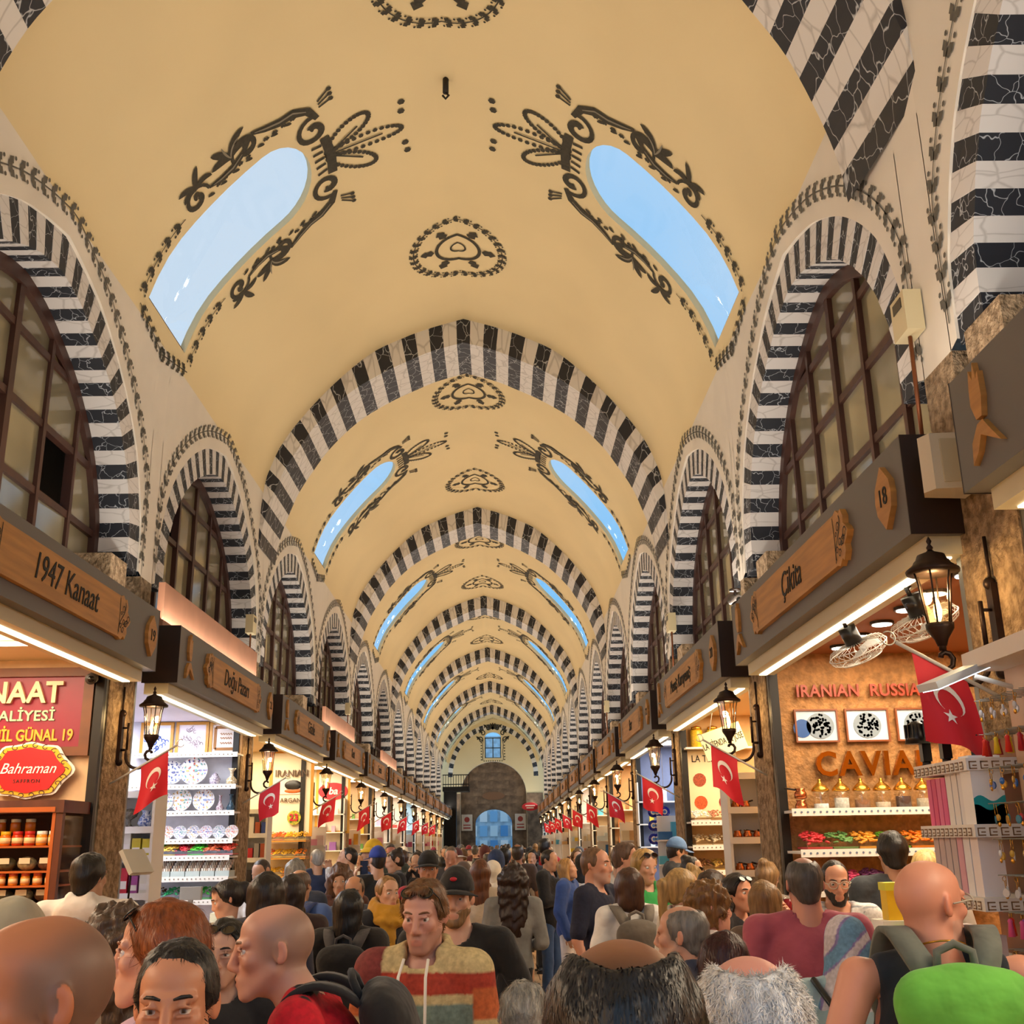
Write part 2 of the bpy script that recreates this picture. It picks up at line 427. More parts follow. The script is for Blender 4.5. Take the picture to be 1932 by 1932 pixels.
def sky_glass():
    if 'sky_glass' in MATS: return MATS['sky_glass']
    m = bpy.data.materials.new('sky_glass'); m.use_nodes = True; MATS['sky_glass'] = m
    n, l = m.node_tree.nodes, m.node_tree.links; n.clear()
    o = n.new('ShaderNodeOutputMaterial'); t = n.new('ShaderNodeBsdfTransparent'); g = n.new('ShaderNodeBsdfGlossy'); x = n.new('ShaderNodeMixShader')
    t.inputs['Color'].default_value = (.96, .98, 1, 1); g.inputs['Roughness'].default_value = .05; x.inputs['Fac'].default_value = .05
    l.new(t.outputs[0], x.inputs[1]); l.new(g.outputs[0], x.inputs[2]); l.new(x.outputs[0], o.inputs['Surface'])
    return m
CEIL = build_ceiling()

# striped transverse arches, voussoir by voussoir
def build_arches():
    N = 45
    I, _ = spline(IP, 400); O, _ = spline(VP, 400)
    def full(C):
        C = np.array(C); return np.r_[C[::-1]*[-1, 1], C[1:]]
    def pick(C, q):
        F = full(C); L = np.r_[0, np.cumsum(np.linalg.norm(np.diff(F, axis=0), axis=1))]
        return np.array([np.interp(q*L[-1], L, F[:, 0]), np.interp(q*L[-1], L, F[:, 1])])
    pieces = []
    for i in range(N):
        a, b = i/N, (i+1)/N; out = []
        qs = np.linspace(a, b, 3)
        inn = [pick(I, q) for q in qs]; ou = [pick(O, q) for q in qs]
        for k in range(3):
            d = ou[k]-inn[k]; L = max(np.linalg.norm(d), .001); n = np.array([ou[k][0]*.25, 1.]); n /= np.linalg.norm(n)
            ou[k] = ou[k]+(d/L*.06 if L > .05 else np.array([math.copysign(.06, ou[k][0]), 0]))
        poly = [tuple(p) for p in inn]+[tuple(p) for p in reversed(ou)]
        mb = MB(); mb.prism(poly, -.55, .55, lambda x, z, d: Vector((x, d, z)), M_BLACK if i % 2 == 0 else M_WHITE)
        pieces.append(mb.mesh('voussoir'))
    far = MB()
    for p, i in zip(pieces, range(N)):
        far.add([v.co for v in p.vertices], [tuple(f.vertices) for f in p.polygons], p.materials[0])
    far = far.mesh('voussoirs')
    for n, k in enumerate(range(-2, 6)):
        t = thing('trim_%d' % (n+1), 'black and white striped marble transverse arch of the vault', None, (0, A0+BAY*k-(.2 if k == -1 else 0), 0), .06 if k == -1 else 0, kind='structure')
        if -1 <= k <= 3:
            for p in pieces: link('voussoir', p, t)
        else: tag(link('voussoir_band', far, t), kind='stuff')
build_arches()

# ------------------------------------------------------------------ side walls and arched windows
WX = 2.83
RO = [(2.25,3.6),(2.25,4.5),(2.2,4.85),(1.93,5.42),(1.45,5.88),(.9,6.2),(.45,6.35),(0,6.44)]
RI = [(1.97,3.6),(1.97,4.48),(1.92,4.8),(1.66,5.28),(1.2,5.7),(.72,5.95),(.36,6.08),(0,6.14)]
def wx(z): return -(WX-float(np.interp(-z, -VS[:, 1], VS[:, 0]))) if z > 5.9 else 0.   # local, <=0 is into the wall, + towards room
def build_walls():
    RO_s, _ = spline(RO, 120); RI_s, _ = spline(RI, 120)
    zo = lambda y: float(np.interp(abs(y), RO_s[::-1, 0], RO_s[::-1, 1]))
    # plaster panel of one pitch with the arched opening
    mb = MB(); top = 6.62
    Z = 4.3
    arch = [(-h, z) for h, z in RO_s if z >= Z]+[(h, z) for h, z in reversed(RO_s) if z >= Z][1:]
    loc = lambda y, z, o=0: Vector((-wx(z)+o, y, z))
    n = len(arch)
    arch2 = [(-2.345, Z)]+arch+[(2.345, Z)]; n2 = len(arch2); R = 9
    mb.add([loc(y, z+(top-z)*t) for t in np.linspace(0, 1, R) for y, z in arch2], [(r*n2+i, r*n2+i+1, (r+1)*n2+i+1, (r+1)*n2+i) for r in range(R-1) for i in range(n2-1)], M_PLASTER)
    mb.add([loc(y, z) for y, z in arch]+[loc(y, z, -.06) for y, z in arch], [(i, i+1, n+i+1, n+i) for i in range(n-1)], M_PLASTER)
    panel = mb.mesh('wall_panel')
    P = Paint(lambda a, b: loc(a, b, .008))
    g = .2
    off = []
    C = np.array([(-h, z) for h, z in RO_s if z > 4.4]+[(h, z) for h, z in reversed(RO_s) if z > 4.4][1:])
    for i in range(len(C)):
        t = C[min(i+1, len(C)-1)]-C[max(i-1, 0)]; t = t/np.linalg.norm(t); p = C[i]+np.array([-t[1], t[0]])*g
        p[0] = np.clip(p[0], -2.30, 2.30); off.append(tuple(p))
    off = [p for p in off if abs(p[0]) < 2.3 or p[1] < 5.2]
    P.garland(off[::2], .17, .105, .06, .012)
    gar = P.mb.mesh('garland_painting'); gar.materials.append(mat('garland_grey', '#6a6458', .8, noise=(20, .25)))
    # pieces of the striped ring
    N = 45; F = lambda S: np.r_[S*[-1, 1], S[::-1][1:]]
    def pick(S, q):
        S = np.array([p for p in S if p[1] >= 4.28]); G = F(S); L = np.r_[0, np.cumsum(np.linalg.norm(np.diff(G, axis=0), axis=1))]
        return (float(np.interp(q*L[-1], L, G[:, 0])), float(np.interp(q*L[-1], L, G[:, 1])))
    ring = []
    for i in range(N):
        a, m, b = i/N, (i+.5)/N, (i+1)/N
        poly = [pick(RI_s, a), pick(RI_s, m), pick(RI_s, b), pick(RO_s, b), pick(RO_s, m), pick(RO_s, a)]
        q = MB(); q.prism(poly, -.012 if i % 2 else -.016, -.42, lambda y, z, d: Vector((d, y, z)), M_BLACK2 if i % 2 == 0 else M_WHITE2)
        ring.append(q.mesh('voussoir'))
    # frame and panes
    frame = MB(); inner = [(-h, z) for h, z in RI_s]+[(h, z) for h, z in reversed(RI_s)][1:]
    inner = inner[::4]+[inner[-1]]
    sc = lambda k: [(y*k, 3.6+(z-3.6)*(k if k < 1 else 1)) for y, z in inner]
    o2 = sc(.955); n2 = len(inner)
    fr = MB()
    for d0, d1 in ((-.28, -.38),):
        vs = [Vector((d0, y, z)) for y, z in inner]+[Vector((d0, y, z)) for y, z in o2]+[Vector((d1, y, z)) for y, z in o2]
        fr.add(vs, [(i, i+1, n2+i+1, n2+i) for i in range(n2-1)]+[(n2+i, n2+i+1, 2*n2+i+1, 2*n2+i) for i in range(n2-1)], M_WOOD)
    frame_me = fr.mesh('window_frame')
    cols = [-1.95, -1.3, -.65, 0, .65, 1.3, 1.95]; rows = [3.6, 4.02, 4.58, 5.14, 5.7, 6.3]
    zi = lambda y: float(np.interp(abs(y), RI_s[::-1, 0], RI_s[::-1, 1]))
    yi = lambda z: float(np.interp(z, RI_s[:, 1], RI_s[:, 0]))
    bars = []
    for y in cols[1:-1]:
        w = .085 if y == 0 else .055; q = MB(); q.b2((-.29, y-w/2, 3.6), (-.37, y+w/2, zi(y)-.02), M_WOOD); bars.append(('mullion', q.mesh('mullion')))
    for z in rows[1:-1]:
        q = MB(); h = yi(z)-.02; q.b2((-.3, -h, z-.03), (-.36, h, z+.03), M_WOOD); bars.append(('transom', q.mesh('transom')))
    poly0 = [(y, z) for y, z in inner]
    def clip(sub, cl):
        out = sub; n = len(cl)
        for i in range(n):
            (ax, ay), (bx, by) = cl[i], cl[(i+1) % n]; inp, out = out, []
            sd = lambda p: (bx-ax)*(p[1]-ay)-(by-ay)*(p[0]-ax)
            for j in range(len(inp)):
                p, q = inp[j-1], inp[j]; sp, sq = sd(p), sd(q)
                if sq <= 1e-9:
                    if sp > 1e-9: t = sp/(sp-sq); out.append((p[0]+(q[0]-p[0])*t, p[1]+(q[1]-p[1])*t))
                    out.append(q)
                elif sp <= 1e-9: t = sp/(sp-sq); out.append((p[0]+(q[0]-p[0])*t, p[1]+(q[1]-p[1])*t))
            if not out: return []
        return out
    panes = []
    for i in range(6):
        for j in range(5):
            r = [(cols[i], rows[j]), (cols[i+1], rows[j]), (cols[i+1], rows[j+1]), (cols[i], rows[j+1])]
            pl = clip(r, poly0)
            if len(pl) > 2:
                q = MB(); tl = random.uniform(-.006, .006)
                q.prism(pl, -.33, -.34, lambda y, z, d, tl=tl, c=cols[i]: Vector((d+tl*(y-c)*4, y, z)), M_PANE); panes.append((i, j, q.mesh('pane')))
    join = {}
    for nm, lst in (('ring', ring), ('bars', [b for _, b in bars]), ('panes', [p for *_, p in panes])):
        q = MB()
        for me in lst: q.add([v.co for v in me.vertices], [tuple(f.vertices) for f in me.polygons], me.materials[0])
        join[nm] = q.mesh(nm)
    # stone pier below the plaster, wall behind
    pier = MB(); pier.b2((.13, -.31, 0), (-.5, .31, 3.7), M_STONE); pier.b2((.0, -.2, 3.7), (-.5, .2, 4.32), M_STONE); pier = pier.mesh('stone_pier')
    shell = MB()
    shell.b2((-2.3, -2.34, 0), (-2.4, 2.34, 7), mat('back_wall', '#6b4a36', .8)); shell.b2((-.45, -2.34, 3.42), (-2.3, 2.34, 3.5), M_DARK)
    shell.b2((-.42, -2.34, 6.9), (-2.3, 2.34, 7.), M_DARK)
    shell = shell.mesh('back_shell')
    num = 0; YC = {-1: {-2: -2.28, -1: 2.4, 0: 7.45, 1: 12.45}, 1: {-2: -1.9, -1: 2.78, 0: 7.83, 1: 12.65}}
    strip = {}
    for side, sg, nm in ((0, -1, 'wall_left'), (1, 1, 'wall_right')):
        w = thing(nm, 'cream plastered %s side wall above the shops with leaf garlands' % ('left' if sg < 0 else 'right'), None, (sg*WX, 0, 0), 0 if sg < 0 else PI, kind='structure')
        S = -1 if sg > 0 else 1
        for k in range(-2, 12):
            yc = YC[sg].get(k, 7.95+PITCH*k+.1*sg)
            ly = S*yc
            p = link('wall_panel', panel, w, (0, ly, 0)); link('garland_painting', gar, p)
            nx = YC[sg].get(k+1, 7.95+PITCH*(k+1)+.1*sg)
            if nx-yc > PITCH+.01:                      # wider pier between two windows
                a_, b_ = S*(yc+2.335), S*(nx-2.335); e_ = np.linspace(4.3, 6.62, 9); q = MB()
                q.add([loc(a_, z) for z in e_]+[loc(b_, z) for z in e_], [(i, i+1, 9+i+1, 9+i) for i in range(8)], M_PLASTER); q.b2((0, a_, 3.6), (-.4, b_, 4.3), M_STONE); q.build('pier_face', None, w)
            link('back_shell', shell, w, (0, ly, 0))
            link('stone_pier', pier, w, (0, S*((9.2 if sg < 0 else 9.43)+PITCH*k), 0))
            if k < -1 : continue
            num += 1
            t = thing('window_%d' % num, 'tall arched window with dark wooden grid in a striped marble surround', None, (sg*WX, yc, 0), 0 if sg < 0 else PI, kind='structure')
            link('window_frame', frame_me, t)
            near = (0 <= k <= 2) or (k == -1 and sg > 0)
            if near:
                for me in ring: link('voussoir', me, t)
                for n_, me in bars: link(n_, me, t)
                for i, j, me in panes:
                    if sg < 0 and (i, j) == ((4, 2) if k == 0 else (1, 3)): continue      # an opened casement
                    link('pane', me, t)
            else:
                for n_, key in (('voussoir_ring', 'ring'), ('window_grid', 'bars'), ('window_panes', 'panes')): tag(link(n_, join[key], t), kind='stuff')
build_walls()
# ------------------------------------------------------------------ floor
M_FLOOR = mat('floor_stone', '#c09a70', .45, noise=(1.6, .22), bump=(30, .15, .004))
def build_floor():
    mb = MB(); mb.b2((-6, -14, -.2), (6, 90, -.012), mat('floor_bed', '#6e5740', .8)); f = mb.build('floor'); tag(f, 'tan stone slab floor of the bazaar hall', None, kind='structure')
    s = MB(); s.box((0, 0, -.01), (.985, .735, .02), M_FLOOR); me = s.mesh('floor_slab')
    for j in range(8, 28):
        for i in range(-2, 3): link('floor_slab', me, f, (i*1.0+.5*(j % 2), j*.75, 0))
    far = MB()
    for j in range(-16, 118):
        for i in range(-5, 6):
            if 8 <= j < 28 and -2 <= i <= 2: continue
            far.box((i*1.0+.5*(j % 2), j*.75, -.011), (.985, .735, .02), M_FLOOR)
    tag(far.build('floor_slabs_beyond', None, f), kind='stuff')
build_floor()
t = thing('ceiling_hook', 'small dark hook hanging from the crown of the vault', 'hook', (0, 9.2, 9.1))
q = MB(); q.cyl((0, 0, 0), (0, 0, .17), .03, mat('hook_iron', '#1c1613', .6)); q.tube([(0, 0, 0), (.03, 0, -.03), (.0, 0, -.07), (-.03, 0, -.03)], .012, mat('hook_iron')); q.build('iron_hook', None, t)

def plate(outline, holes, fn, m, name):
    V = [Vector(p) for p in outline]; E = [(i, (i+1) % len(V)) for i in range(len(V))]
    for h in holes:
        b = len(V); V += [Vector(p) for p in h]; E += [(b+i, b+(i+1) % len(h)) for i in range(len(h))]
    v2, _, f2 = geometry.delaunay_2d_cdt(V, E, [], 1, 1e-5)[:3]
    def ins(p, o):
        c = False
        for i in range(len(o)):
            (x1, y1), (x2, y2) = o[i], o[i-1]
            if (y1 > p[1]) != (y2 > p[1]) and p[0] < (x2-x1)*(p[1]-y1)/(y2-y1)+x1: c = not c
        return c
    fs = [f for f in f2 if not any(ins(sum((v2[i] for i in f), Vector((0, 0)))/len(f), h) for h in holes)]
    mb = MB(); mb.add([fn(v.x, v.y) for v in v2], fs, m)
    return mb
def archpoly(hw, z0, zs, za, n=14):
    r = [(-hw, z0), (-hw, zs)]
    r += [(-hw*math.cos(a), zs+(za-zs)*math.sin(a)) for a in np.linspace(0, PI, n)[1:-1]]
    return r+[(hw, zs), (hw, z0)]
M_POLE_ = mat('bracket_grey', '#77706a', .5, .5)
def build_end():
    Y = 68.0; cx = 0
    w = thing('wall_end', 'end wall of the hall with stone arch, small window and gate', None, (0, 0, 0), kind='structure')
    big = archpoly(2.0, 0, 4.7, 6.65, 22); win = [(-.5, 6.85), (-.5, 8.1)]+[(-.5*math.cos(a), 8.1+.32*math.sin(a)) for a in np.linspace(0, PI, 9)[1:-1]]+[(.5, 8.1), (.5, 6.85)]
    plate([(-3.2, 0), (3.2, 0), (3.2, 9.6), (-3.2, 9.6)], [[(x, max(z, .01)) for x, z in big], win], lambda x, z: Vector((x, Y, z)), M_VAULT, 'p').build('plaster_face', None, w)
    r = MB()
    for o, d in ((big, .5), (win, .35)):
        n = len(o); r.add([(x, Y, z) for x, z in o]+[(x, Y+d, z) for x, z in o], [(i, i+1, n+i+1, n+i) for i in range(n-1)], M_PLASTER)
    r.build('arch_reveal', None, w)
    for s in (-1, 1): r = MB(); r.b2((s*2.02, Y-.06, 0), (s*3.0, Y+.02, 4.75), M_ASHLAR); r.build('stone_pier', None, w)
    gate = archpoly(1.12, 0.01, 3.0, 3.85, 16)
    plate([(-3.2, 0), (3.2, 0), (3.2, 6.8), (-3.2, 6.8)], [gate], lambda x, z: Vector((x, Y+.5, z)), M_ASHLAR, 's').build('stone_face', None, w)
    g = MB(); n = len(gate); g.add([(x, Y+.5, z) for x, z in gate]+[(x, Y+1.5, z) for x, z in gate], [(i, i+1, n+i+1, n+i) for i in range(n-1)], M_ASHLAR); g.build('gate_reveal', None, w)
    # stone courses standing a little proud
    bl = MB(); bl.box((0, 0, 0), (.92, .03, .42), M_ASHLAR); me = bl.mesh('stone_block')
    for j in range(14):
        for i in range(-2, 3):
            x, z = i*.96+.48*(j % 2), .25+j*.46
            if (abs(x) < 1.7 and z < 4.1) or abs(x) > (1.55 if z < 4.8 else 1.5*math.sqrt(max(0, 1-((z-4.7)/1.95)**2))): continue
            link('stone_block', me, w, (x, Y+.495, z))
    ring = MB(); N = 35
    for i in range(N):
        a0, a1 = PI*i/N, PI*(i+1)/N; f = lambda a, r: (-(2.75*r)*math.cos(a), 5.75+3.15*r*math.sin(a))
        ring.prism([f(a0, .9), f(a1, .9), f(a1, 1.0), f(a0, 1.0)], Y-.012, Y-.002, lambda x, z, d: Vector((x, d, z)), M_BLACK2 if i % 2 == 0 else M_PLASTER)
    ring.build('painted_ring', None, w)
    P = Paint(lambda a, b: Vector((a, Y-.014, b)))
    for s in (-1, 1):
        P.stroke([(s*(.62+.02*math.sin(q*9)), 6.7+q) for q in np.linspace(0, 1.3, 20)], .03)
        for q in np.linspace(0, 1.2, 8): P.leaf((s*.66, 6.75+q), (0 if s > 0 else PI), .1, .07)
        for (px, pz, r) in ((.75, 7.95, .2), (.62, 8.35, .2), (.3, 8.66, .22)):
            P.stroke([(s*(px+r*(1-q/9)*math.cos(q)), pz+r*(1-q/9)*math.sin(q)) for q in np.linspace(0, 7, 24)], .06)
            P.leaf((s*px, pz), PI/2-s*.9, .36, .13)
    for q in (-.35, 0, .35): P.leaf((0, 8.55), PI/2+q, .45, .16)
    for q in np.linspace(-.55, .55, 9): P.leaf((q, 6.72), -PI/2, .09, .06)
    pm = P.mb.mesh('window_ornament'); pm.materials.append(M_PAINT); link('window_ornament', pm, w)
    f = thing('window_end', 'small bright arched window high in the end wall', None, (0, Y+.3, 0), kind='structure'); f.name = 'window_40'
    q = MB()
    for a, b in (((-.5, 0, 6.85), (-.44, .05, 8.12)), ((.44, 0, 6.85), (.5, .05, 8.12)), ((-.03, 0, 6.85), (.03, .05, 8.1)), ((-.5, 0, 6.85), (.5, .05, 6.91)), ((-.5, 0, 8.05), (.5, .05, 8.12)), ((-.5, 0, 7.45), (.5, .05, 7.51))): q.b2(a, b, mat('window_white', '#5b6a70', .5))
    q.build('window_bars', None, f)
    # things on and beyond the end wall
    t = thing('oval_plaque', 'brown oval plaque on the stone wall above the gate', 'plaque', (0, Y+.47, 4.62))
    q = MB(); q.prism([(.68*math.cos(a), .24*math.sin(a)) for a in np.linspace(0, 2*PI, 25)[:-1]], 0, -.04, lambda x, z, d: Vector((x, d, z)), mat('plaque_brown', '#7a5538', .5)); q.build('board', None, t)
    for s, nm in ((-1, 'left'), (1, 'right')):
        t = thing('notice_board', 'pale notice with red print on the end wall %s of the gate' % nm, 'notice', (s*1.62, Y+.46, 2.6))
        q = MB(); q.b2((-.33, 0, 0), (.33, -.03, .95), mat('notice_cream', '#d8c8b4', .6)); q.build('board', None, t)
        q = MB(); q.b2((-.22, -.03, .12), (.22, -.035, .2), mat('notice_red', '#a83a2c', .6)); q.b2((-.22, -.03, .3), (.22, -.035, .36)); q.lathe([(.16, 0), (.16, .006)], None, 14, (0, -.03, .65), Matrix.Rotation(PI/2, 3, 'X'), False); q.build('print', mat('notice_red'), t)
    t = thing('balcony_railing', 'black iron balcony railing high on the left near the end wall', 'railing', (-2.835, 63.2, 4.95))
    q = MB(); q.b2((0, 0, -.25), (1.5, 1.6, 0), mat('black_iron', '#15120f', .5, .6)); q.build('deck', None, t)
    q = MB(); q.b2((.05, .4, -4.95), (.75, 1.4, -.25), mat('black_iron')); q.build('support', None, t)
    q = MB()
    for z in (.62, .1): q.b2((0, 0, z), (1.5, .04, z+.05))
    q.build('rail', mat('black_iron'), t)
    for i in range(11): q = MB(); q.b2((.02+i*.145, .0, 0), (.05+i*.145, .03, .62)); q.build('baluster', mat('black_iron'), t)
    t = thing('oval_sign', 'small red oval shop sign near the end gate on the right', 'sign', (2.05, 61.5, 3.75))
    q = MB(); q.prism([(.45*math.cos(a), .22*math.sin(a)) for a in np.linspace(0, 2*PI, 21)[:-1]], 0, -.05, lambda x, z, d: Vector((x, d, z)), mat('sign_red', '#c0182a', .4)); q.b2((.4, -.03, -.02), (.75, 0, .02), M_POLE_); q.build('board', None, t)
    q = MB(); q.b2((-.26, -.05, .02), (.26, -.056, .08)); q.b2((-.2, -.05, -.1), (.2, -.056, -.04)); q.build('print', mat('print_white', '#f2ece4', .5), t)
    # the street outside, in open daylight
    t = thing('street_facade', 'pale blue daylit shopfronts seen through the end gate', 'building', (0, 77, 0))
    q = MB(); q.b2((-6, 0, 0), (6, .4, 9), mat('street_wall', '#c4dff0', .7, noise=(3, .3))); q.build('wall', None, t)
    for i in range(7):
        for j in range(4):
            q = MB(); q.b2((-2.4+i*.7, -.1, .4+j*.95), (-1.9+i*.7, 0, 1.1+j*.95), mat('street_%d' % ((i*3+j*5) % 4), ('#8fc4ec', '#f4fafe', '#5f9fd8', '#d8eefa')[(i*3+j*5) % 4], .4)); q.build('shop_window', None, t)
build_end()

# ------------------------------------------------------------------ shop booths behind the piers
M_JAMB = mat('steel_jamb', '#8f8f86', .35, .7); M_JAMB2 = mat('dark_jamb', '#1d1a17', .4, .4); M_COPPER = mat('copper_pipe', '#8a5232', .4, .6)
BOOTH = []
def booth(sg, k, wallc, ceilc, light, watts, roomy=1.5):
    pc = (9.2 if sg < 0 else 9.43)+PITCH*k         # pier on the far side of this shop
    y1, y0 = pc-.33, pc-PITCH+.33
    n = len(BOOTH)+1
    t = thing('wall_booth_%d' % n, 'painted inner walls of a shop booth', None, (0, 0, 0), kind='structure')
    m = mat('booth_wall_%s' % wallc, wallc, .7, noise=(8, .12) if wallc != '#c08a50' else (16, .4), bump=(25, .25, .004) if wallc != '#c08a50' else (26, .9, .02)); mc = mat('booth_ceiling_%s' % ceilc, ceilc, .6)
    q = MB(); q.b2((sg*2.72, y1, 0), (sg*5.1, y1+.06, 3.42), m); q.build('far_side_wall', None, t)
    q = MB(); q.b2((sg*2.72, y0-.06, 0), (sg*5.1, y0, 3.42), m); q.build('near_side_wall', None, t)
    q = MB(); q.b2((sg*5.0, y0, 0), (sg*5.1, y1, 3.42), m); q.build('back_wall', None, t)
    q = MB(); q.b2((sg*2.66, y0, 3.38), (sg*5.0, y1, 3.42), mc); q.build('booth_ceiling', None, t)
    for yy, mm in ((y1-.05, M_JAMB2), (y1-.0, M_JAMB), (y0+.02, M_JAMB)):
        q = MB(); q.b2((sg*2.71, yy-.025, 0), (sg*2.78, yy+.03, 3.3), mm); q.build('door_jamb', None, t)
    area_light('booth_light', (sg*3.6, (y0+y1)/2, 3.36), (0, 0, 0), 1.4, 3.2, watts, light)
    BOOTH.append((sg, k, y0, y1)); return y0, y1
WARM, COOL, NEUT = (1, .80, .55), (.95, .97, 1), (1, .92, .80)
LB = {-2: ('#d9b184', '#e8d8b8', WARM), -1: ('#efc79a', '#ecd9b0', WARM), 0: ('#e4e4f2', '#d9d4ea', COOL), 1: ('#ead9b4', '#c9a875', WARM), 2: ('#f0e2c6', '#dcc8a0', WARM), 3: ('#c9ab86', '#b89a74', WARM)}
RB = {-2: ('#b89070', '#d8c8b0', NEUT), -1: ('#a8835c', '#8c5a34', WARM), 0: ('#c08a50', '#9c5a2c', WARM), 1: ('#d8ab70', '#e0b070', WARM), 2: ('#7f88a8', '#c8c8d0', COOL), 3: ('#caa070', '#d8b890', WARM)}
for k in range(-2, 12):
    for sg, D in ((-1, LB), (1, RB)):
        c = D.get(k-1 if sg < 0 else k) or random.choice([('#d8b890', '#e0d0b0', WARM), ('#b8d0d8', '#e0e4e8', COOL), ('#e0d0c0', '#e8dcc8', NEUT)])
        kk = k if sg < 0 else k
        booth(sg, kk, c[0], c[1], c[2], SHOP_W*(.8 if c[2] == COOL else 1.))

# ------------------------------------------------------------------ sign boxes above the shops
M_FASC = mat('fascia_grey', '#6c6864', .45); M_CAP = mat('fascia_end_brown', '#2c1c10', .5); M_PLATE = mat('plate_wood', '#c58d48', .5, noise=(5, .25), vec=(1, .4, 5)); M_INK = mat('carved_black', '#191410', .7)
M_LED = mat('led_strip', '#fff0cc', .5, emit=2.2); M_TROUGH = mat('trough_cream', '#d8cfae', .5)
def fascia_meshes():
    L = 4.05; d = {}
    q = MB(); q.b2((0, -L/2, 3.28), (-.3, L/2, 3.78), M_FASC); d['board'] = q.mesh('board')
    q = MB(); q.b2((.001, -L/2-.008, 3.277), (-.31, -L/2, 3.783), M_CAP); d['end_cap'] = q.mesh('end_cap')
    q = MB(); q.b2((-.09, -L/2+.05, 3.19), (-.3, L/2-.05, 3.28), M_TROUGH); d['light_trough'] = q.mesh('light_trough')
    q = MB(); q.b2((-.165, -L/2+.1, 3.181), (-.225, L/2-.1, 3.19), M_LED); d['led_strip'] = q.mesh('led_strip')
    q = MB(); pts = []
    lobe = [(0, .15), (.05, .165), (.10, .13), (.13, .15), (.17, .10), (.16, .06), (.21, .03), (.235, 0)]
    h = 1.0
    up = [(h+a, b) for a, b in lobe]
    o = up+[(a, -b) for a, b in reversed(up[:-1])]+[(-a, -b) for a, b in up]+[(-a, b) for a, b in reversed(up[:-1])]
    q.prism(o, 0, .035, lambda y, z, e: Vector((e, y, 3.53+z)), M_PLATE); d['name_plate'] = q.mesh('name_plate')
    P = Paint(lambda a, b: Vector((.0375, a, 3.53+b)))
    rnd = random.Random(3)
    for s in (-1, 1):
        P.stroke([(s*.985, -.135), (s*.995, 0), (s*.985, .135)], .008)
        for i in range(15):
            cy, cz, r = s*(1.02+rnd.random()*.16), rnd.uniform(-.11, .11), rnd.uniform(.015, .034)
            if abs(cz) > .14-(abs(cy)-1)*.6: continue
            P.stroke([(cy+r*(1-q/11)*math.cos(q), cz+r*(1-q/11)*math.sin(q)) for q in np.linspace(0, 6.6, 14)], .007)
        P.stroke([(s*(1.01+.06*math.sin(q*18)+.04), q) for q in np.linspace(-.12, .12, 20)], .008)
    d['carving'] = P.mb.mesh('carving'); d['carving'].materials.append(M_INK)
    q = MB(); q.prism([(0, .165), (.1, .07), (.115, 0), (.1, -.07), (0, -.165), (-.1, -.07), (-.115, 0), (-.1, .07)], 0, .03, lambda y, z, e: Vector((e, y, 3.53+z)), M_PLATE); d['number_plate'] = q.mesh('number_plate')
    q = MB(); f = lambda y, z, e: Vector((e, y, 3.53+z))
    q.prism([(-.02, -.02), (-.055, .05), (-.05, .12), (-.035, .2), (-.01, .15), (.01, .22), (.025, .14), (.045, .17), (.05, .06), (.03, -.02)], 0, .025, f, M_PLATE)
    q.prism([(-.02, -.04), (.03, -.035), (.09, -.1), (.16, -.17), (.06, -.12), (.0, -.09), (-.04, -.15), (-.1, -.19), (-.085, -.1)], 0, .025, f, M_PLATE); d['tulip_emblem'] = q.mesh('tulip_emblem')
    q = MB(); q.b2((-.2, -L/2+.1, 3.78), (-.26, L/2-.1, 4.2), mat('salmon_board', '#b07a5c', .6, noise=(3, .15))); d['header_board'] = q.mesh('header_board')
    return d
FM = fascia_meshes()
LN = {-1: ('1947 Kanaat', '19'), 0: ('Doğu Pazarı', '21'), 1: ('Gözde', '23'), 2: ('Kent', '25'), 3: ('Çerezci', '27'), 4: ('Emirhan', '29'), 5: ('Lezzet', '31'), 6: ('Baharat', '33')}
RN = {-1: ('Anadolu', '16'), 0: ('Çikita', '18'), 1: ('Memiş Kuruyemiş', '20'), 2: ('Star', '22'), 3: ('Bal', '24'), 4: ('Hazar', '26'), 5: ('Safran', '28'), 6: ('Lokum', '30')}
ORD = ['first', 'second', 'third', 'fourth', 'fifth', 'sixth', 'seventh', 'eighth', 'ninth', 'tenth', 'eleventh', 'twelfth', 'thirteenth', 'fourteenth', 'fifteenth', 'sixteenth', 'seventeenth', 'eighteenth']
def fascia(sg, k):
    yc = (16.22 if sg < 0 else 7.0)+PITCH*(k-(1 if sg < 0 else 0)); x = -2.342 if sg < 0 else 2.442
    side = 'left' if sg < 0 else 'right'; i = k+1
    nm, num = (LN if sg < 0 else RN).get(k, ('', ''))
    lab = 'grey sign box with wooden name board, %s from the near end of the %s row' % (ORD[i], side)
    t = thing('shop_sign_box', lab, 'sign', (x, yc, 0), 0 if sg < 0 else PI, 'sign boxes above the shops')
    for p in ('board', 'end_cap', 'light_trough', 'led_strip', 'tulip_emblem'): link(p, FM[p], t, None if p != 'tulip_emblem' else (0, -1.75, 0))
    q = link('end_cap', FM['end_cap'], t, (0, 4.058, 0))
    p = link('name_plate', FM['name_plate'], t); tag(link('carving', FM['carving'], p), kind='stuff')
    if nm: text(nm, .24 if len(nm) < 12 else .2, M_INK, p, (.038, 0, 3.535), PI/2, .002, .2, 1, .9)
    n = link('number_plate', FM['number_plate'], t, (0, 1.80, 0))
    if num: text(num, .13, M_INK, n, (.032, 0, 3.53), PI/2, .002)
    if sg < 0 and k in (0, 2, 4): link('header_board', FM['header_board'], t)
for k in range(-1, 12):
    for sg in (-1, 1): fascia(sg, k)

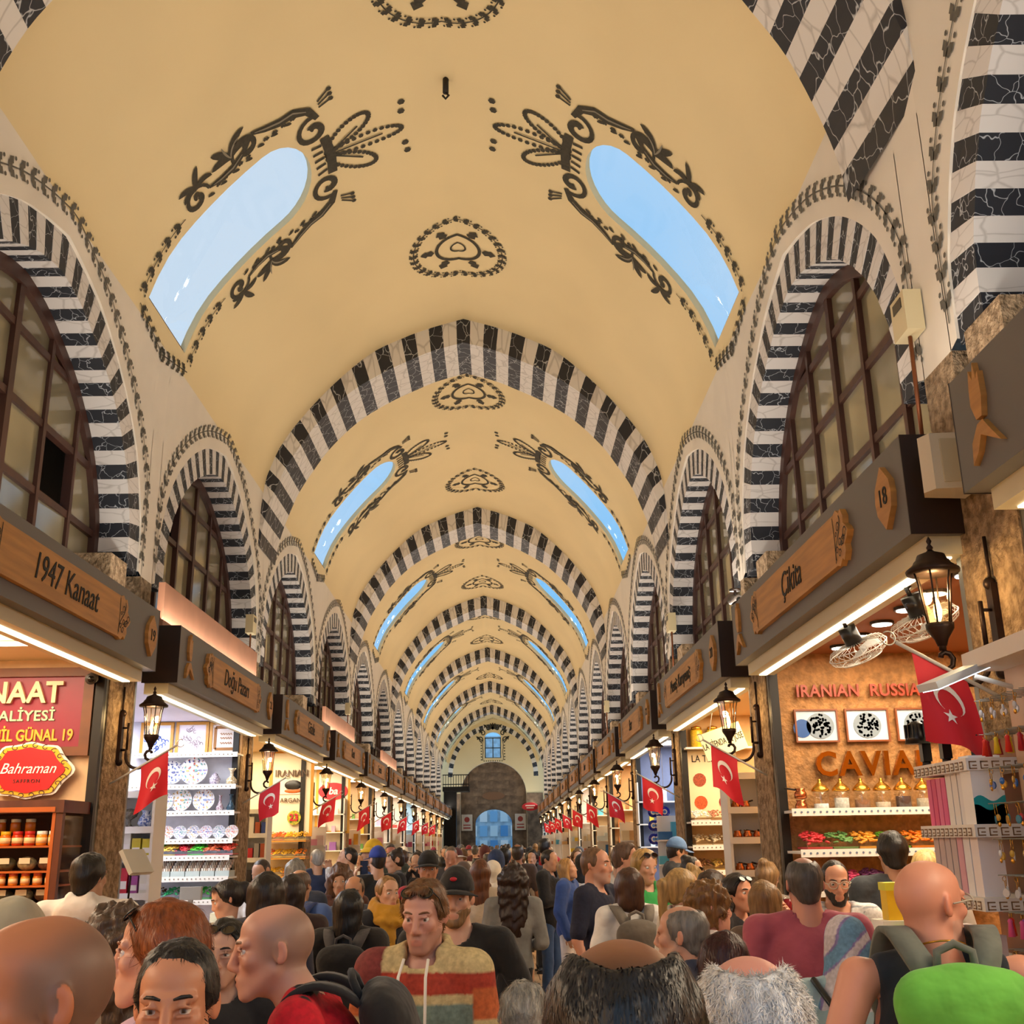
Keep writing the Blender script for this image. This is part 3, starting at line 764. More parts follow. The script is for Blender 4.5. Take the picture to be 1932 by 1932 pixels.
# ------------------------------------------------------------------ wall lanterns and flags on every pier
M_BRONZE = mat('lantern_bronze', '#3a2a22', .45, .7, noise=(20, .3)); M_LGLASS = None
def lantern_glass():
    m = sky_glass().copy(); m.name = 'lantern_glass'; MATS['lantern_glass'] = m
    n = m.node_tree.nodes
    for q in n:
        if q.type == 'BSDF_TRANSPARENT': q.inputs['Color'].default_value = (1, .9, .7, 1)
        if q.type == 'MIX_SHADER': q.inputs['Fac'].default_value = .14
    return m
def make_lantern():
    X = .27
    t = thing('wall_lantern', '', 'lantern')
    q = MB(); q.b2((0, -.03, 2.58), (.03, .03, 2.98), M_BRONZE); q.ball((.02, 0, 2.98), .03, M_BRONZE); q.ball((.02, 0, 2.58), .03, M_BRONZE); q.cyl((.015, 0, 2.98), (.015, 0, 3.2), .009, M_BRONZE, 6); q.build('wall_plate', None, t)
    q = MB(); pts = [(.02, 0, 2.68), (.07, 0, 2.68)]+[(.17+.1*math.cos(a), 0, 2.64+.11*math.sin(a)) for a in np.linspace(PI, 1.72*PI, 9)]
    c = Vector((X, 0, 2.645)); pts += [tuple(c+Vector((math.cos(a), 0, math.sin(a)))*(.06-.0065*i)) for i, a in enumerate(np.linspace(-.3*PI, -1.9*PI+PI*.0, 8))]
    q.tube(pts, .0125, M_BRONZE, 6); q.tube([(.02, 0, 2.86), (.075, 0, 2.86)], .008, M_BRONZE); q.tube([(.075, 0, 2.9), (.075, 0, 2.68)], .011, M_BRONZE)
    q.cyl((X, 0, 2.68), (X, 0, 2.73), .016, M_BRONZE); q.build('scroll_arm', None, t)
    q = MB(); q.lathe([(.02, 2.70), (.03, 2.73), (.06, 2.775), (.062, 2.80)], M_BRONZE, 12, (X, 0, 0)); q.build('cup', None, t)
    g = MB(); g.lathe([(.052, 2.80), (.066, 2.92), (.072, 2.98), (.085, 3.035)], None, 6, (X, 0, 0), None, False); g.build('glass', lantern_glass(), t)
    q = MB()
    for i in range(6):
        a = 2*PI*i/6; q.tube([(X+r*math.cos(a), r*math.sin(a), z) for r, z in ((.053, 2.80), (.067, 2.92), (.073, 2.98), (.086, 3.035))], .0045, M_BRONZE, 4)
    q.build('glazing_bars', None, t)
    q = MB(); q.lathe([(.115, 3.03), (.118, 3.045), (.085, 3.07), (.078, 3.085), (.07, 3.09), (.06, 3.115), (.02, 3.13), (.01, 3.14)], M_BRONZE, 18, (X, 0, 0)); q.build('roof', None, t)
    q = MB(); q.lathe([(.008, 3.13), (.016, 3.15), (.006, 3.165), (.013, 3.18), (.0, 3.205)], M_BRONZE, 8, (X, 0, 0)); q.build('finial', None, t)
    q = MB(); q.lathe([(.004, 2.80), (.016, 2.83), (.02, 2.86), (.012, 2.90), (0, 2.925)], mat('bulb_glow', '#ffcf80', .4, emit=14.), 8, (X, 0, 0)); q.build('bulb', None, t)
    return t
LANT = make_lantern()
M_RED = mat('flag_red', '#cf0f22', .65, bump=(6, .15, .02), sheen=.2); M_FWHITE = mat('flag_white', '#f0e6dc', .7); M_POLE = mat('pole_white', '#cfcabf', .4)
def make_flag(seed, wide=.25, drop=.36):
    r = random.Random(seed); ph = r.random()*6; sway = r.uniform(-.05, .02)
    t = thing('flag', '', 'flag')
    a, b = Vector((.0, 0, 2.40)), Vector((.52, 0, 2.70)); d = (b-a)
    q = MB(); q.cyl(a, b, .009, M_POLE, 6); q.build('pole', None, t)
    q = MB(); c = b+d.normalized()*.035
    q.tube([c+Vector((.03*math.cos(w), 0, .03*math.sin(w))) for w in np.linspace(.9, 5.9, 14)], .004, mat('finial_silver', '#c8c4b8', .3, .8), 5); q.build('crescent_finial', None, t)
    def S(u, v, e=0):
        p = a+d*(.44+.44*u); w = v*v
        return Vector((p.x+sway*v+.02*math.sin(3*v+ph)*(1-u)-(1-u)*v*.012, .03*math.sin(5*u+2.5*v+ph)*v+e, p.z-drop*v*(1+.06*math.sin(u*5+ph))))
    n, m = 8, 10; q = MB()
    q.add([S(i/n, j/m) for j in range(m+1) for i in range(n+1)], [(j*(n+1)+i, j*(n+1)+i+1, (j+1)*(n+1)+i+1, (j+1)*(n+1)+i) for j in range(m) for i in range(n)], M_RED, True)
    cl = q.build('cloth', None, t)
    for nm in ('crescent', 'star'):
        q = MB(); w = .26*1.0; hh = drop
        for e in (-.004, .004):
            if nm == 'crescent':
                out = []; inn = []
                for i in range(17):
                    an = -PI/2+.55+(2*PI-1.1)*i/16; out.append((.27*math.cos(an), .27*math.sin(an)))
                x0 = .075
                for i in range(17):
                    an = -PI/2+.72+(2*PI-1.44)*i/16; inn.append((.215*math.cos(an), -x0+.215*math.sin(an)))
                P = [(.5+p[0], .42-p[1]*w/hh) for p in out]+[(.5+p[0], .42-p[1]*w/hh) for p in inn]
                q.add([S(u, v, e) for u, v in P], [(i, i+1, 17+i+1, 17+i) for i in range(16)], M_FWHITE)
            else:
                P = [(.56+(.13 if i % 2 == 0 else .05)*math.cos(PI/2+i*PI/5), .66-(.13 if i % 2 == 0 else .05)*math.sin(PI/2+i*PI/5)*w/hh) for i in range(10)]
                q.add([S(.56, .66, e)]+[S(u, v, e) for u, v in P], [(0, 1+i, 1+(i+1) % 10) for i in range(10)], M_FWHITE)
        q.build(nm, None, cl)
    return t
FLAGS = [make_flag(s) for s in (1, 5, 9)]
def near_word(sg, k):
    return '%s from camera in the %s row' % (ORD[k], 'left' if sg < 0 else 'right')
cnt = 0
for sg in (-1, 1):
    first = 0 if sg < 0 else -1
    for j, k in enumerate(range(first-(sg < 0)*0, 11)):
        y = (9.2 if sg < 0 else 9.43)+PITCH*k
        x = sg*2.70; rz = 0 if sg < 0 else PI
        o = LANT if cnt == 0 else copytree(LANT)
        o.location = (x, y, 0); o.rotation_euler = (0, 0, rz); tag(o, 'bronze scroll-arm lantern, ' + near_word(sg, j), 'lantern', 'wall lanterns between the shops')
        if j < 5:
            d = bpy.data.lights.new('lantern_light', 'POINT'); d.energy = 7; d.color = (1, .72, .4); d.shadow_soft_size = .03
            l = bpy.data.objects.new('lantern_light', d); COL.objects.link(l); l.location = (x-sg*.27, y, 2.95)
        if k < 9:
            f = FLAGS[cnt] if cnt < 3 else copytree(FLAGS[cnt % 3])
            f.location = (x, y-.12, 0); f.rotation_euler = (0, 0, rz); tag(f, 'small red flag with white crescent and star, ' + near_word(sg, j), 'flag', 'red crescent flags on the piers')
        cnt += 1
# ------------------------------------------------------------------ goods in the shops
M_OBJ = mat('goods', (.8, .8, .8), .45, objcol=True); M_OBJG = mat('goods_gloss', (.8, .8, .8), .15, objcol=True)
M_WSHELF = mat('white_shelf', '#ece8e0', .5); M_GOLD = mat('gold', '#d9a441', .25, .9); M_COPP = mat('copper', '#c8774a', .25, .95)
M_CLEAR = None
def clear_glass():
    if 'clear_glass' in MATS: return MATS['clear_glass']
    m = sky_glass().copy(); m.name = 'clear_glass'; MATS['clear_glass'] = m
    for q in m.node_tree.nodes:
        if q.type == 'MIX_SHADER': q.inputs['Fac'].default_value = .1
    return m
def paint(o, c):
    o.color = (*(lin(c) if isinstance(c, str) else c), 1); return o
def rc(l): return random.choice(l)
# prototypes (meshes only)
def _box(w, d, h):
    q = MB(); q.b2((-w/2, -d/2, 0), (w/2, d/2, h), M_OBJ); return q.mesh('carton')
ME = {}
q = MB(); q.lathe([(.026, 0), (.031, .005), (.031, .055), (.027, .063)], M_OBJG, 12); ME['jar'] = q.mesh('glass_body')
q = MB(); q.lathe([(.028, .062), (.029, .064), (.029, .08), (.027, .082)], M_OBJ, 12); ME['lid'] = q.mesh('lid')
q = MB(); q.lathe([(.0316, .014), (.0316, .046)], M_OBJ, 12, (0, 0, 0)); ME['label'] = q.mesh('paper_label')
q = MB(); q.lathe([(0, .0), (.55, .0), (.62, .03), (.95, .1), (1, .12), (.99, .13), (.93, .115), (.6, .05), (0, .03)], None, 28, (0, 0, 0), Matrix.Rotation(PI/2, 3, 'X')); ME['plate_raw'] = q
def heap_mesh(seed, w=.19, d=.3, slope=.12, n=46, long=True):
    """a sloping pile of sweets: one uncountable heap"""
    r = random.Random(seed); q = MB()
    q.b2((-w/2, -d/2, -.02), (w/2, d/2, 0), M_OBJ)
    for i in range(n):
        x, y = r.uniform(-w/2+.015, w/2-.015), r.uniform(-d/2+.02, d/2-.02)
        z = slope*(y+d/2)/d+.012+.03*(1-(2*x/w)**2)+r.uniform(0, .015); a = r.uniform(0, PI)
        M = Matrix.Rotation(a, 3, 'Z') @ Matrix.Rotation(r.uniform(-.5, .5), 3, 'X')
        q.lathe([(.006, -.024), (.013, -.016), (.013, .016), (.006, .024)] if long else [(.004, -.011), (.013, -.006), (.013, .006), (.004, .011)], M_OBJ, 6, (x, y, z), M @ Matrix.Rotation(PI/2, 3, 'X'))
    return q.mesh('sweets')
HEAPS = [heap_mesh(s) for s in (1, 2, 3)]+[heap_mesh(4, long=False, n=60)]
q = MB(); w, d, h = .196, .31, .035
q.b2((-w/2, -d/2, -.03), (w/2, d/2, -.021)); 
for a, b in (((-w/2, -d/2, -.03), (w/2, -d/2+.004, h+.02)), ((-w/2, -d/2, -.03), (-w/2+.004, d/2, .1)), ((w/2-.004, -d/2, -.03), (w/2, d/2, .1))): q.b2(a, b)
TRAY = q.mesh('tray', clear_glass()); TRAY.materials.append(clear_glass()) if not TRAY.materials else None

def jar(loc, col, lid, lab, group, label, s=1., paper='#f0e2b8'):
    t = thing('honey_jar' if 0 else 'glass_jar', label, 'jar', loc, 0, group); t.scale = (s, s, s)
    paint(link('glass_body', ME['jar'], t), col); paint(link('lid', ME['lid'], t), lid)
    if lab: paint(link('paper_label', ME['label'], t), paper)
    return t
def tray(loc, col, group, label, rz=0, kind=None, tilt=0):
    t = thing('sweet_tray', label, 'tray', loc, rz, group)
    t.scale = (1, 1, .7); t.location.z -= .012
    link('tray', TRAY, t); o = paint(link('sweets', HEAPS[kind if kind is not None else random.randrange(3)], t), col); tag(o, kind='stuff')
    return t
def plate_thing(loc, r, cols, group, label, seed, sides=0):
    me = MB(); R = ME['plate_raw']
    me.add([Vector((v[0]*r, v[1]*r, v[2]*r)) for v in R.v], R.f, mat('plate_glaze', '#eceaf0', .2), True)
    t = thing('painted_plate', label, 'plate', loc, 0, group); tl = Matrix.Rotation(-.22, 4, 'X'); t.rotation_euler = (-.2, 0, 0)
    me.build('dish', None, t)
    P = Paint(lambda a, b: Vector((a, -.118*r-.02*r*0-.006 if a*a+b*b > (.6*r)**2 else -.055*r-.012, b))); rnd = random.Random(seed)
    ms = [mat('glaze_'+c, c, .25) for c in cols]
    for ring, n, sz in ((.86, 16, .09), (.68, 12, .12), (.38, 8, .14), (.0, 1, .2)):
        for i in range(n):
            a = 2*PI*i/n+rnd.random()*.1; p = (ring*r*math.cos(a), ring*r*math.sin(a))
            P.leaf(p, a+PI/2*(i % 2), sz*1.5*r, sz*r, rc(ms)); P.dot(p, sz*.4*r, rc(ms))
    P.mb.build('glaze_pattern', None, t)
    return t
def vase(loc, prof, col, pat, group, label):
    t = thing('ceramic_vase', label, 'vase', loc, 0, group)
    q = MB(); q.lathe(prof, None, 14); o = q.build('body', mat('vase_'+col, col, .25, noise=(60, .5), col2=pat), t)
    return t
def shelf(name, a, b, label, trim=True, m=None, cat='shelf', cut='#8a7f70'):
    """a board between corners a and b with a little dotted trim on its front edge"""
    t = thing(name, label, cat, (0, 0, 0)); q = MB(); q.b2(a, b, m or M_WSHELF); q.build('board', None, t)
    if trim:
        q = MB(); y = min(a[1], b[1])-.004; z0, z1 = min(a[2], b[2]), max(a[2], b[2])
        q.b2((a[0], y, z0-.025), (b[0], y+.004, z1+.012), M_WSHELF); q.build('trim_strip', None, t)
        n = int(abs(a[0]-b[0])/.05); q = MB()
        for i in range(n):
            x = min(a[0], b[0])+.025+i*.05; q.lathe([(.009, 0), (.009, .003)], None, 6, (x, y-.001, (z0+z1)/2-.006), Matrix.Rotation(PI/2, 3, 'X'), False)
        tag(q.build('trim_dots', mat('trim_dot_'+cut, cut, .6), t), kind='stuff')
    return t
def rack(sg, x0, x1, y0, y1, zs, label, m=None, back=True):
    t = thing('display_rack', label, 'shelf'); m = m or M_WSHELF
    for x in (x0, x1):
        q = MB(); q.b2((x-.012, y0, 0), (x+.012, y1, zs[-1]+.3), m); q.build('side_panel', None, t)
    if back: q = MB(); q.b2((x0, y1-.01, 0), (x1, y1, zs[-1]+.3), m); q.build('back_panel', None, t)
    for z in zs+[zs[-1]+.3]:
        q = MB(); q.b2((x0, y0, z-.02), (x1, y1, z), m); q.build('shelf_board', None, t)
        q = MB(); q.b2((x0-.015, y0-.006, z-.045), (x1+.015, y0, z+.012), M_WSHELF); q.build('edge_trim', None, t)
    return t
def carton(loc, w, d, h, col, group, label, rz=0, cat='box', name='carton', band=None):
    t = thing(name, label, cat, loc, rz, group)
    paint(link('box', _bx(w, d, h), t), col)
    if band:
        q = MB(); q.b2((-w*.42, -d/2-.002, h*.2), (w*.42, -d/2, h*.5)); q.build('printed_band', mat('band_'+band, band, .5), t)
    return t
_BX = {}
def _bx(w, d, h):
    k = (round(w, 3), round(d, 3), round(h, 3))
    if k not in _BX: _BX[k] = _box(*k)
    return _BX[k]
def framed(loc, w, h, fcol, pcol, label, name='framed_picture', cat='picture', fw=.03, d=.03):
    t = thing(name, label, cat, loc)
    for a, b in (((-w/2, -d, -h/2), (w/2, 0, -h/2+fw)), ((-w/2, -d, h/2-fw), (w/2, 0, h/2)), ((-w/2, -d, -h/2+fw), (-w/2+fw, 0, h/2-fw)), ((w/2-fw, -d, -h/2+fw), (w/2, 0, h/2-fw))):
        q = MB(); q.b2(a, b, mat('frame_'+fcol, fcol, .35)); q.build('frame_bar', None, t)
    q = MB(); q.b2((-w/2+fw*.5, -d*.5, -h/2+fw*.5), (w/2-fw*.5, -.002, h/2-fw*.5), mat('sheet_'+pcol, pcol, .5)); p = q.build('sheet', None, t)
    return t, p

# ---- first shop on the left: honey and saffron
def shop_left_1():
    Y = 8.86
    t = thing('shop_signboard', 'maroon grocery signboard in brown wooden frame on the salmon wall', 'sign', (-3.5, Y, 2.96))
    q = MB(); q.b2((-.64, -.02, -.28), (.64, 0, .28), mat('maroon_enamel', '#8c1030', .35)); q.build('panel', None, t)
    for a, b in (((-.70, -.05, -.35), (.70, 0, -.28)), ((-.70, -.05, .28), (.70, 0, .35)), ((-.70, -.05, -.28), (-.62, 0, .28)), ((.62, -.05, -.28), (.70, 0, .28))):
        q = MB(); q.b2(a, b, mat('sign_frame_wood', '#7a4520', .45, noise=(6, .3), vec=(.3, 1, 1))); q.build('frame_bar', None, t)
    text('KANAAT', .235, mat('letter_cream', '#ecc9a0', .4), t, (.0, -.035, .145), 0, .018, 0, 1.02, .94, .006)
    text('BAKKALİYESİ', .115, mat('letter_green', '#a8c8a0', .4), t, (.02, -.026, -.035), 0, .006, 0, 1.05, 1.05, .002)
    text('CEMİL GÜNAL 19', .125, mat('letter_yellow', '#f0a830', .4), t, (.18, -.026, -.19), 0, .006, 0, 1.0, .78, .003)
    t = thing('saffron_plaque', 'ornate red plaque with gold scroll border above the honey cabinet', 'sign', (-3.24, Y-.06, 2.50))
    def lob(k): return [(k*.30*(1+.07*math.cos(6*a)+.05*math.cos(2*a))*math.cos(a), k*.205*(1+.09*math.cos(4*a+PI)*.6+.05*math.cos(8*a))*math.sin(a)) for a in np.linspace(0, 2*PI, 49)[:-1]]
    for nm, k, d, m in (('backing', 1.08, .0, mat('plaque_white', '#efe4da', .5)), ('gold_border', 1.0, .012, mat('plaque_gold', '#e0b030', .35, .3)), ('red_field', .86, .02, mat('plaque_red', '#d6101c', .35))):
        q = MB(); q.prism(lob(k), -d, -d-.01, lambda x, z, e: Vector((x, e, z)), m); q.build(nm, None, t)
    text('Bahraman', .115, mat('print_white', '#f2ece4', .5), t, (0, -.034, .01), 0, .002, .35, 1, .95)
    text('SAFFRON', .042, mat('print_dark', '#3a1410', .5), t, (0, -.034, -.085), 0, .002, 0, 1.25)
    P = Paint(lambda a, b: Vector((a, -.024, b)))
    for i in range(22):
        a = 2*PI*i/22; cx, cz = .285*math.cos(a), .19*math.sin(a)
        P.stroke([(cx+.03*(1-u/8)*math.cos(a+u), cz+.022*(1-u/8)*math.sin(a+u)) for u in np.linspace(0, 5, 12)], .007)
    tag(P.mb.build('scroll_work', mat('print_dark'), t), kind='stuff')
    # wooden display cabinet
    x0, x1, y0, y1 = -4.05, -2.74, 8.28, 8.84
    t = thing('display_cabinet', 'dark wooden glazed cabinet full of honey jars at the left', 'cabinet'); mw = mat('cabinet_wood', '#5c2c1a', .4, noise=(5, .3), vec=(2, 2, .3)); mo = mat('cabinet_edge', '#b0561c', .4)
    for x, y, m in ((x1, y0, mw), (x1, y1, mw), (x0, y0, mw)):
        q = MB(); q.b2((x-.05, y, .1), (x, y+.05, 2.22), m)
        if x == x1 and y == y0: q.b2((x-.075, y-.004, .1), (x-.05, y+.03, 2.22), mo)
        q.build('post', None, t)
    q = MB(); q.b2((x0, y0-.02, 2.16), (x1+.01, y1, 2.25), mw); q.b2((x0, y0-.025, 2.165), (x1-.05, y0-.02, 2.20), mo); q.build('cornice', None, t)
    q = MB(); q.b2((x0, y0, 0), (x1, y1, .95), mw); q.build('base', None, t)
    q = MB(); q.b2((x0, y1-.02, .95), (x1, y1, 2.16), mat('cabinet_back', '#40201a', .5)); q.build('back', None, t)
    for z in (1.93, 1.755, 1.655, 1.535, 1.43, 1.2):
        q = MB(); q.b2((x0, y0+.02, z-.014), (x1-.03, y1-.03, z), mo if z != 1.535 else mw); q.build('shelf_board', None, t)
    q = MB(); q.b2((x1-.008, y0+.05, .95), (x1-.004, y1, 2.14), clear_glass()); q.build('side_glass', None, t)
    g = 'honey jars in the wooden cabinet'; n = 0
    pal = [('#e07010', '#e8b018'), ('#c8380c', '#c02010'), ('#e89020', '#f0f0e8'), ('#d85a10', '#b01818')]
    for z, cols, s in ((1.93, pal, 1.25), (1.655, [('#d87818', '#c04818'), ('#e09028', '#c04818')], 1.05), (1.43, [('#e08818', '#c85010')], 1.15)):
        for i in range(14):
            c = cols[(i//2) % len(cols)]; n += 1
            jar((x0+.09+i*.088, y0+.07, z), c[0], c[1], True, g, '%s jar from the left on the %s honey cabinet shelf' % (ORD[i], {1.93: 'top', 1.655: 'middle', 1.43: 'lowest seen'}[z]), s, '#f0c890')
        if z == 1.93:
            for i in range(9): jar((x0+.12+i*.11, y0+.2, z+.095), '#c06818', '#d8dcd0', False, g, 'white-lidded jar, %s in the raised back row of the honey cabinet' % ORD[i], 1.2)
    for z in (1.755, 1.535):
        for i in range(8):
            t2 = thing('herb_bag', 'clear bag of dried herbs, %s on the %s herb shelf of the cabinet' % (ORD[i], 'upper' if z > 1.6 else 'lower'), 'bag', (x0+.13+i*.15, y0+.14, z), 0, 'herb bags in the wooden cabinet')
            q = MB(); q.ball((0, 0, .05), (.075, .05, .05), mat('herb_%d' % (i % 4), ('#8f8a5a', '#5f5a3c', '#a89a70', '#6a4a34')[i % 4], .35, noise=(40, .5)), 10, 6); q.build('bag', None, t2)
            q = MB(); q.b2((-.04, -.055, .05), (.04, -.05, .09), mat('tag_cream', '#e8dcb8', .6)); q.build('price_tag', None, t2)
    # ceiling trough lamp, camera, clamp lamps
    t = thing('ceiling_lamp', 'long cream fluorescent trough on the first left shop ceiling', 'lamp', (-3.2, 7.6, 3.30)); q = MB(); q.b2((-.9, -.07, 0), (.5, .07, .07), M_TROUGH); q.build('housing', None, t); q = MB(); q.cyl((-.85, 0, -.01), (.45, 0, -.01), .018, mat('tube_glow', '#fff2d0', .4, emit=6.)); q.build('tube', None, t)
    security_cam((-2.78, 8.72, 3.17), 'round dark security camera in the first left shop', 0)
    flood((-3.3, 8.0, 2.27), (.3, -.6, -.8), 'bright square clamp lamp above the honey cabinet', .16)
    flood((-2.36, 8.86, 1.78), (-.8, .2, -.5), 'grey floodlight on an arm beside the stone pier', .2, off=True)
def security_cam(loc, label, rz):
    t = thing('security_camera', label, 'camera', loc, rz); q = MB(); q.cyl((0, 0, .12), (0, 0, .06), .012, M_CAP); q.cyl((0, 0, .13), (0, 0, .115), .05, M_CAP, 12); q.build('bracket', None, t)
    q = MB(); q.cyl((-.02, .06, .05), (.01, -.07, .02), .045, mat('camera_grey', '#4a423c', .4), 14); q.build('housing', None, t)
    q = MB(); q.cyl((.011, -.072, .02), (.013, -.078, .019), .026, mat('lens_black', '#0a0a0a', .1), 12); q.build('lens', None, t)
def flood(loc, nrm, label, s, off=False):
    t = thing('floodlight', label, 'lamp', loc); R = Vector(nrm).normalized().to_track_quat('-Z', 'Y').to_matrix()
    q = MB(); q.box((0, 0, .02), (s*1.5, s, .035), mat('lamp_grey', '#b8b4a8', .4), 0, R); q.build('housing', None, t)
    q = MB(); q.box(tuple(R @ Vector((0, 0, -.002))), (s*1.35, s*.85, .012), mat('lamp_off', '#d8d4c8', .3) if off else mat('lamp_glow', '#fffaf0', .4, emit=7.), 0, R); q.build('lens', None, t)
    q = MB(); q.tube([(0, 0, .04), (-.02, .08, .06), (-.1, .2, -.05), (-.12, .24, -.3)], .008, mat('black_cable', '#181614', .5)); q.build('arm', None, t)
    if off: q = MB(); q.cyl((-.12, .24, -.3), (-.12, .24, -loc[2]+.02), .012, mat('black_cable')); q.cyl((-.12, .24, -loc[2]), (-.12, .24, -loc[2]+.02), .12, mat('black_cable'), 14); q.build('stand', None, t)

# ---- second shop on the left: painted plates and sweets
def shop_left_2():
    Y = 13.53; x0, x1 = -3.95, -2.66
    for i, (xc, lab, a) in enumerate(((-3.29, 'gold-framed lilac calligraphy roundel above the plate shelves', 0), (-2.88, 'gold-framed calligraphy panel with tiled border', 1), (-3.72, 'gold-framed blue floral tile panel behind the first lantern', 2))):
        t, p = framed((xc, Y, 3.17), .40, .40, '#c88a28', ('#e4dcea', '#e8dcd8', '#dfe4f4')[i], lab, fw=.035)
        P = Paint(lambda u, v: Vector((u, -.018, v))); rnd = random.Random(i)
        mm = mat('callig_%d' % i, ('#8a7484', '#9c6a38', '#4a62b0')[i], .6)
        if i == 1:
            for s in (-1, 1): P.stroke([(-.13, s*.13), (.13, s*.13)], .035, mm); P.stroke([(s*.13, -.13), (s*.13, .13)], .035, mm)
            for z in (.05, .0, -.06): P.stroke([(-.07+.01*k, z+.012*math.sin(k*2.1)) for k in range(15)], .01, mm)
        else:
            for k in range(26):
                a, r = rnd.uniform(0, 6.3), rnd.uniform(.02, .13); c = (r*math.cos(a), r*math.sin(a))
                P.stroke([(c[0]+.025*(1-u/9)*math.cos(u+a), c[1]+.025*(1-u/9)*math.sin(u+a)) for u in np.linspace(0, 4.5, 9)], .006 if i == 0 else .012, mm)
        P.mb.build('ink', None, p)
    for z, lab in ((2.97, 'top dotted white shelf board under the framed calligraphy'), (2.60, 'dotted white shelf carrying the large painted plate'), (2.30, 'dotted white shelf carrying middle plates and vases'), (1.985, 'dotted white shelf carrying the row of small plates'), (1.80, 'dotted white shelf under the bright sweets'), (1.57, 'dotted white shelf under the pale nougat'), (1.32, 'lowest dotted white shelf with green sweets')):
        shelf('display_shelf', (x0, Y-(.30 if z > 1.9 else .42), z-.02), (x1, Y, z), lab)
    pal = ['#2f4fa0', '#c84030', '#2f8a8a', '#d8a030', '#6a5ab0']
    g = 'painted plates on the white shelves'
    plate_thing((-3.2, Y-.16, 2.775), .165, pal, g, 'largest painted plate with scalloped blue rim', 1)
    plate_thing((-3.47, Y-.12, 2.76), .14, ['#1f2f80', '#2f4fa0'], g, 'dark blue plate half hidden by the flag', 2)
    plate_thing((-3.52, Y-.2, 2.42), .11, pal, g, 'blue rimmed plate at the left of the middle shelf', 3)
    plate_thing((-3.33, Y-.16, 2.435), .13, ['#d8a030', '#c84030', '#2f8a8a'], g, 'yellow and red flowered plate on the middle shelf', 4)
    plate_thing((-3.06, Y-.16, 2.435), .13, ['#d8b030', '#5a78c0', '#a86a40'], g, 'gold and grey painted plate right of the middle shelf', 5)
    for i in range(7): plate_thing((-3.62+i*.152, Y-.16+.01*(i % 2), 2.07), .078, [pal[i % 5], pal[(i+2) % 5]], g, 'small painted plate, %s in the row above the sweets' % ORD[i], 10+i)
    gv = 'ceramic vases on the white shelves'
    vase((-2.95, Y-.15, 2.60), [(.03, 0), (.06, .03), (.065, .08), (.04, .12), (.03, .125), (.035, .13), (.01, .15), (.0, .165)], '#d8d0d8', '#6a5a80', gv, 'round lidded pot beside the largest plate')
    vase((-2.75, Y-.15, 2.60), [(.03, 0), (.065, .03), (.06, .07), (.02, .11), (.022, .16), (.05, .2), (.045, .2)], '#e4dcc8', '#a88a50', gv, 'cream flared vase at the right end of the large plate shelf')
    vase((-2.87, Y-.15, 2.30), [(.025, 0), (.05, .04), (.03, .08), (.016, .11), (.016, .17), (.028, .19)], '#e0dce4', '#8a5a70', gv, 'slim pale vase on the middle shelf')
    vase((-2.74, Y-.15, 2.30), [(.03, 0), (.055, .04), (.03, .09), (.016, .12), (.018, .18), (.034, .2)], '#3a5a70', '#1a3040', gv, 'slim dark teal vase on the middle shelf')
    for i, c in enumerate(('#4fae3c', '#e0b848', '#c02430', '#4cbf30', '#e06a3c', '#d84830')): tray((-3.55+i*.165, Y-.25, 1.84), c, 'sweets trays in the second left shop', '%s sweets tray, %s from the left under the small plates' % (('green', 'yellow', 'red', 'green', 'orange', 'red')[i], ORD[i]))
    for i in range(5):
        t = thing('nougat_case', 'clear case of speckled nougat bars, %s from the left' % ORD[i], 'case', (-3.42+i*.17, Y-.25, 1.57), 0, 'nougat cases in the second left shop')
        q = MB(); q.b2((-.08, -.14, 0), (.08, .14, .07), mat('nougat_tin', '#b8c4c0', .3)); q.build('base', None, t)
        q = MB(); 
        for k in range(24): q.box((-.065+.026*(k % 6), -.09+.06*(k//6), .085+.03*(k//6)), (.02, .05, .03), mat('nougat_%d' % (k % 3), ('#efe6d8', '#e0d0b8', '#c8a890')[k % 3], .6))
        tag(q.build('nougat', None, t), kind='stuff')
    for i, c in enumerate(('#5a3a28', '#1fa060', '#7a5a38', '#38a838')): tray((-3.5+i*.18, Y-.25, 1.36), c, 'sweets trays in the second left shop', '%s sweets on the lowest dotted shelf' % ('brown mixed', 'emerald green', 'hazel', 'leaf green')[i], 0, 3)
    # white rack by the near pier
    xa, xb, ya, yb = -2.98, -2.58, 9.9, 10.25
    rack(-1, xa, xb, ya, yb, [1.2, 1.52, 1.83, 2.07], 'white dotted rack of pottery and packets beside the second left shop')
    vase((-2.83, ya+.15, 2.07), [(.04, 0), (.012, .04), (.012, .07), (.06, .1), (.075, .14), (.06, .145), (.05, .16), (.0, .17)], '#8a8478', '#5a5044', gv, 'pewter footed bowl on the white rack')
    vase((-2.68, ya+.12, 2.07), [(.04, 0), (.07, .04), (.05, .09), (.03, .12), (.04, .15)], '#dfe6f2', '#3a5ab0', gv, 'blue and white pot on the white rack')
    for i in range(12):
        z = (1.83, 1.52, 1.2)[i//4]; c = rc(['#d8c030', '#a04890', '#d83a40', '#e8e0d0', '#3a8a50', '#c81830'])
        carton((xa+.07+(i % 4)*.09, ya+.1, z), .075, .06, random.uniform(.13, .22), c, 'packets on the white rack', 'bright packet, %s on the %s shelf of the white pottery rack' % (ORD[i % 4], ('upper', 'middle', 'lower')[i//4]), 0, 'packet', 'packet', '#f0e8e0')
    counter(-1, -2.68, -2.35, 10.5, 13.3, 1.02, 'white glazed counter of the second left shop', 'second left')
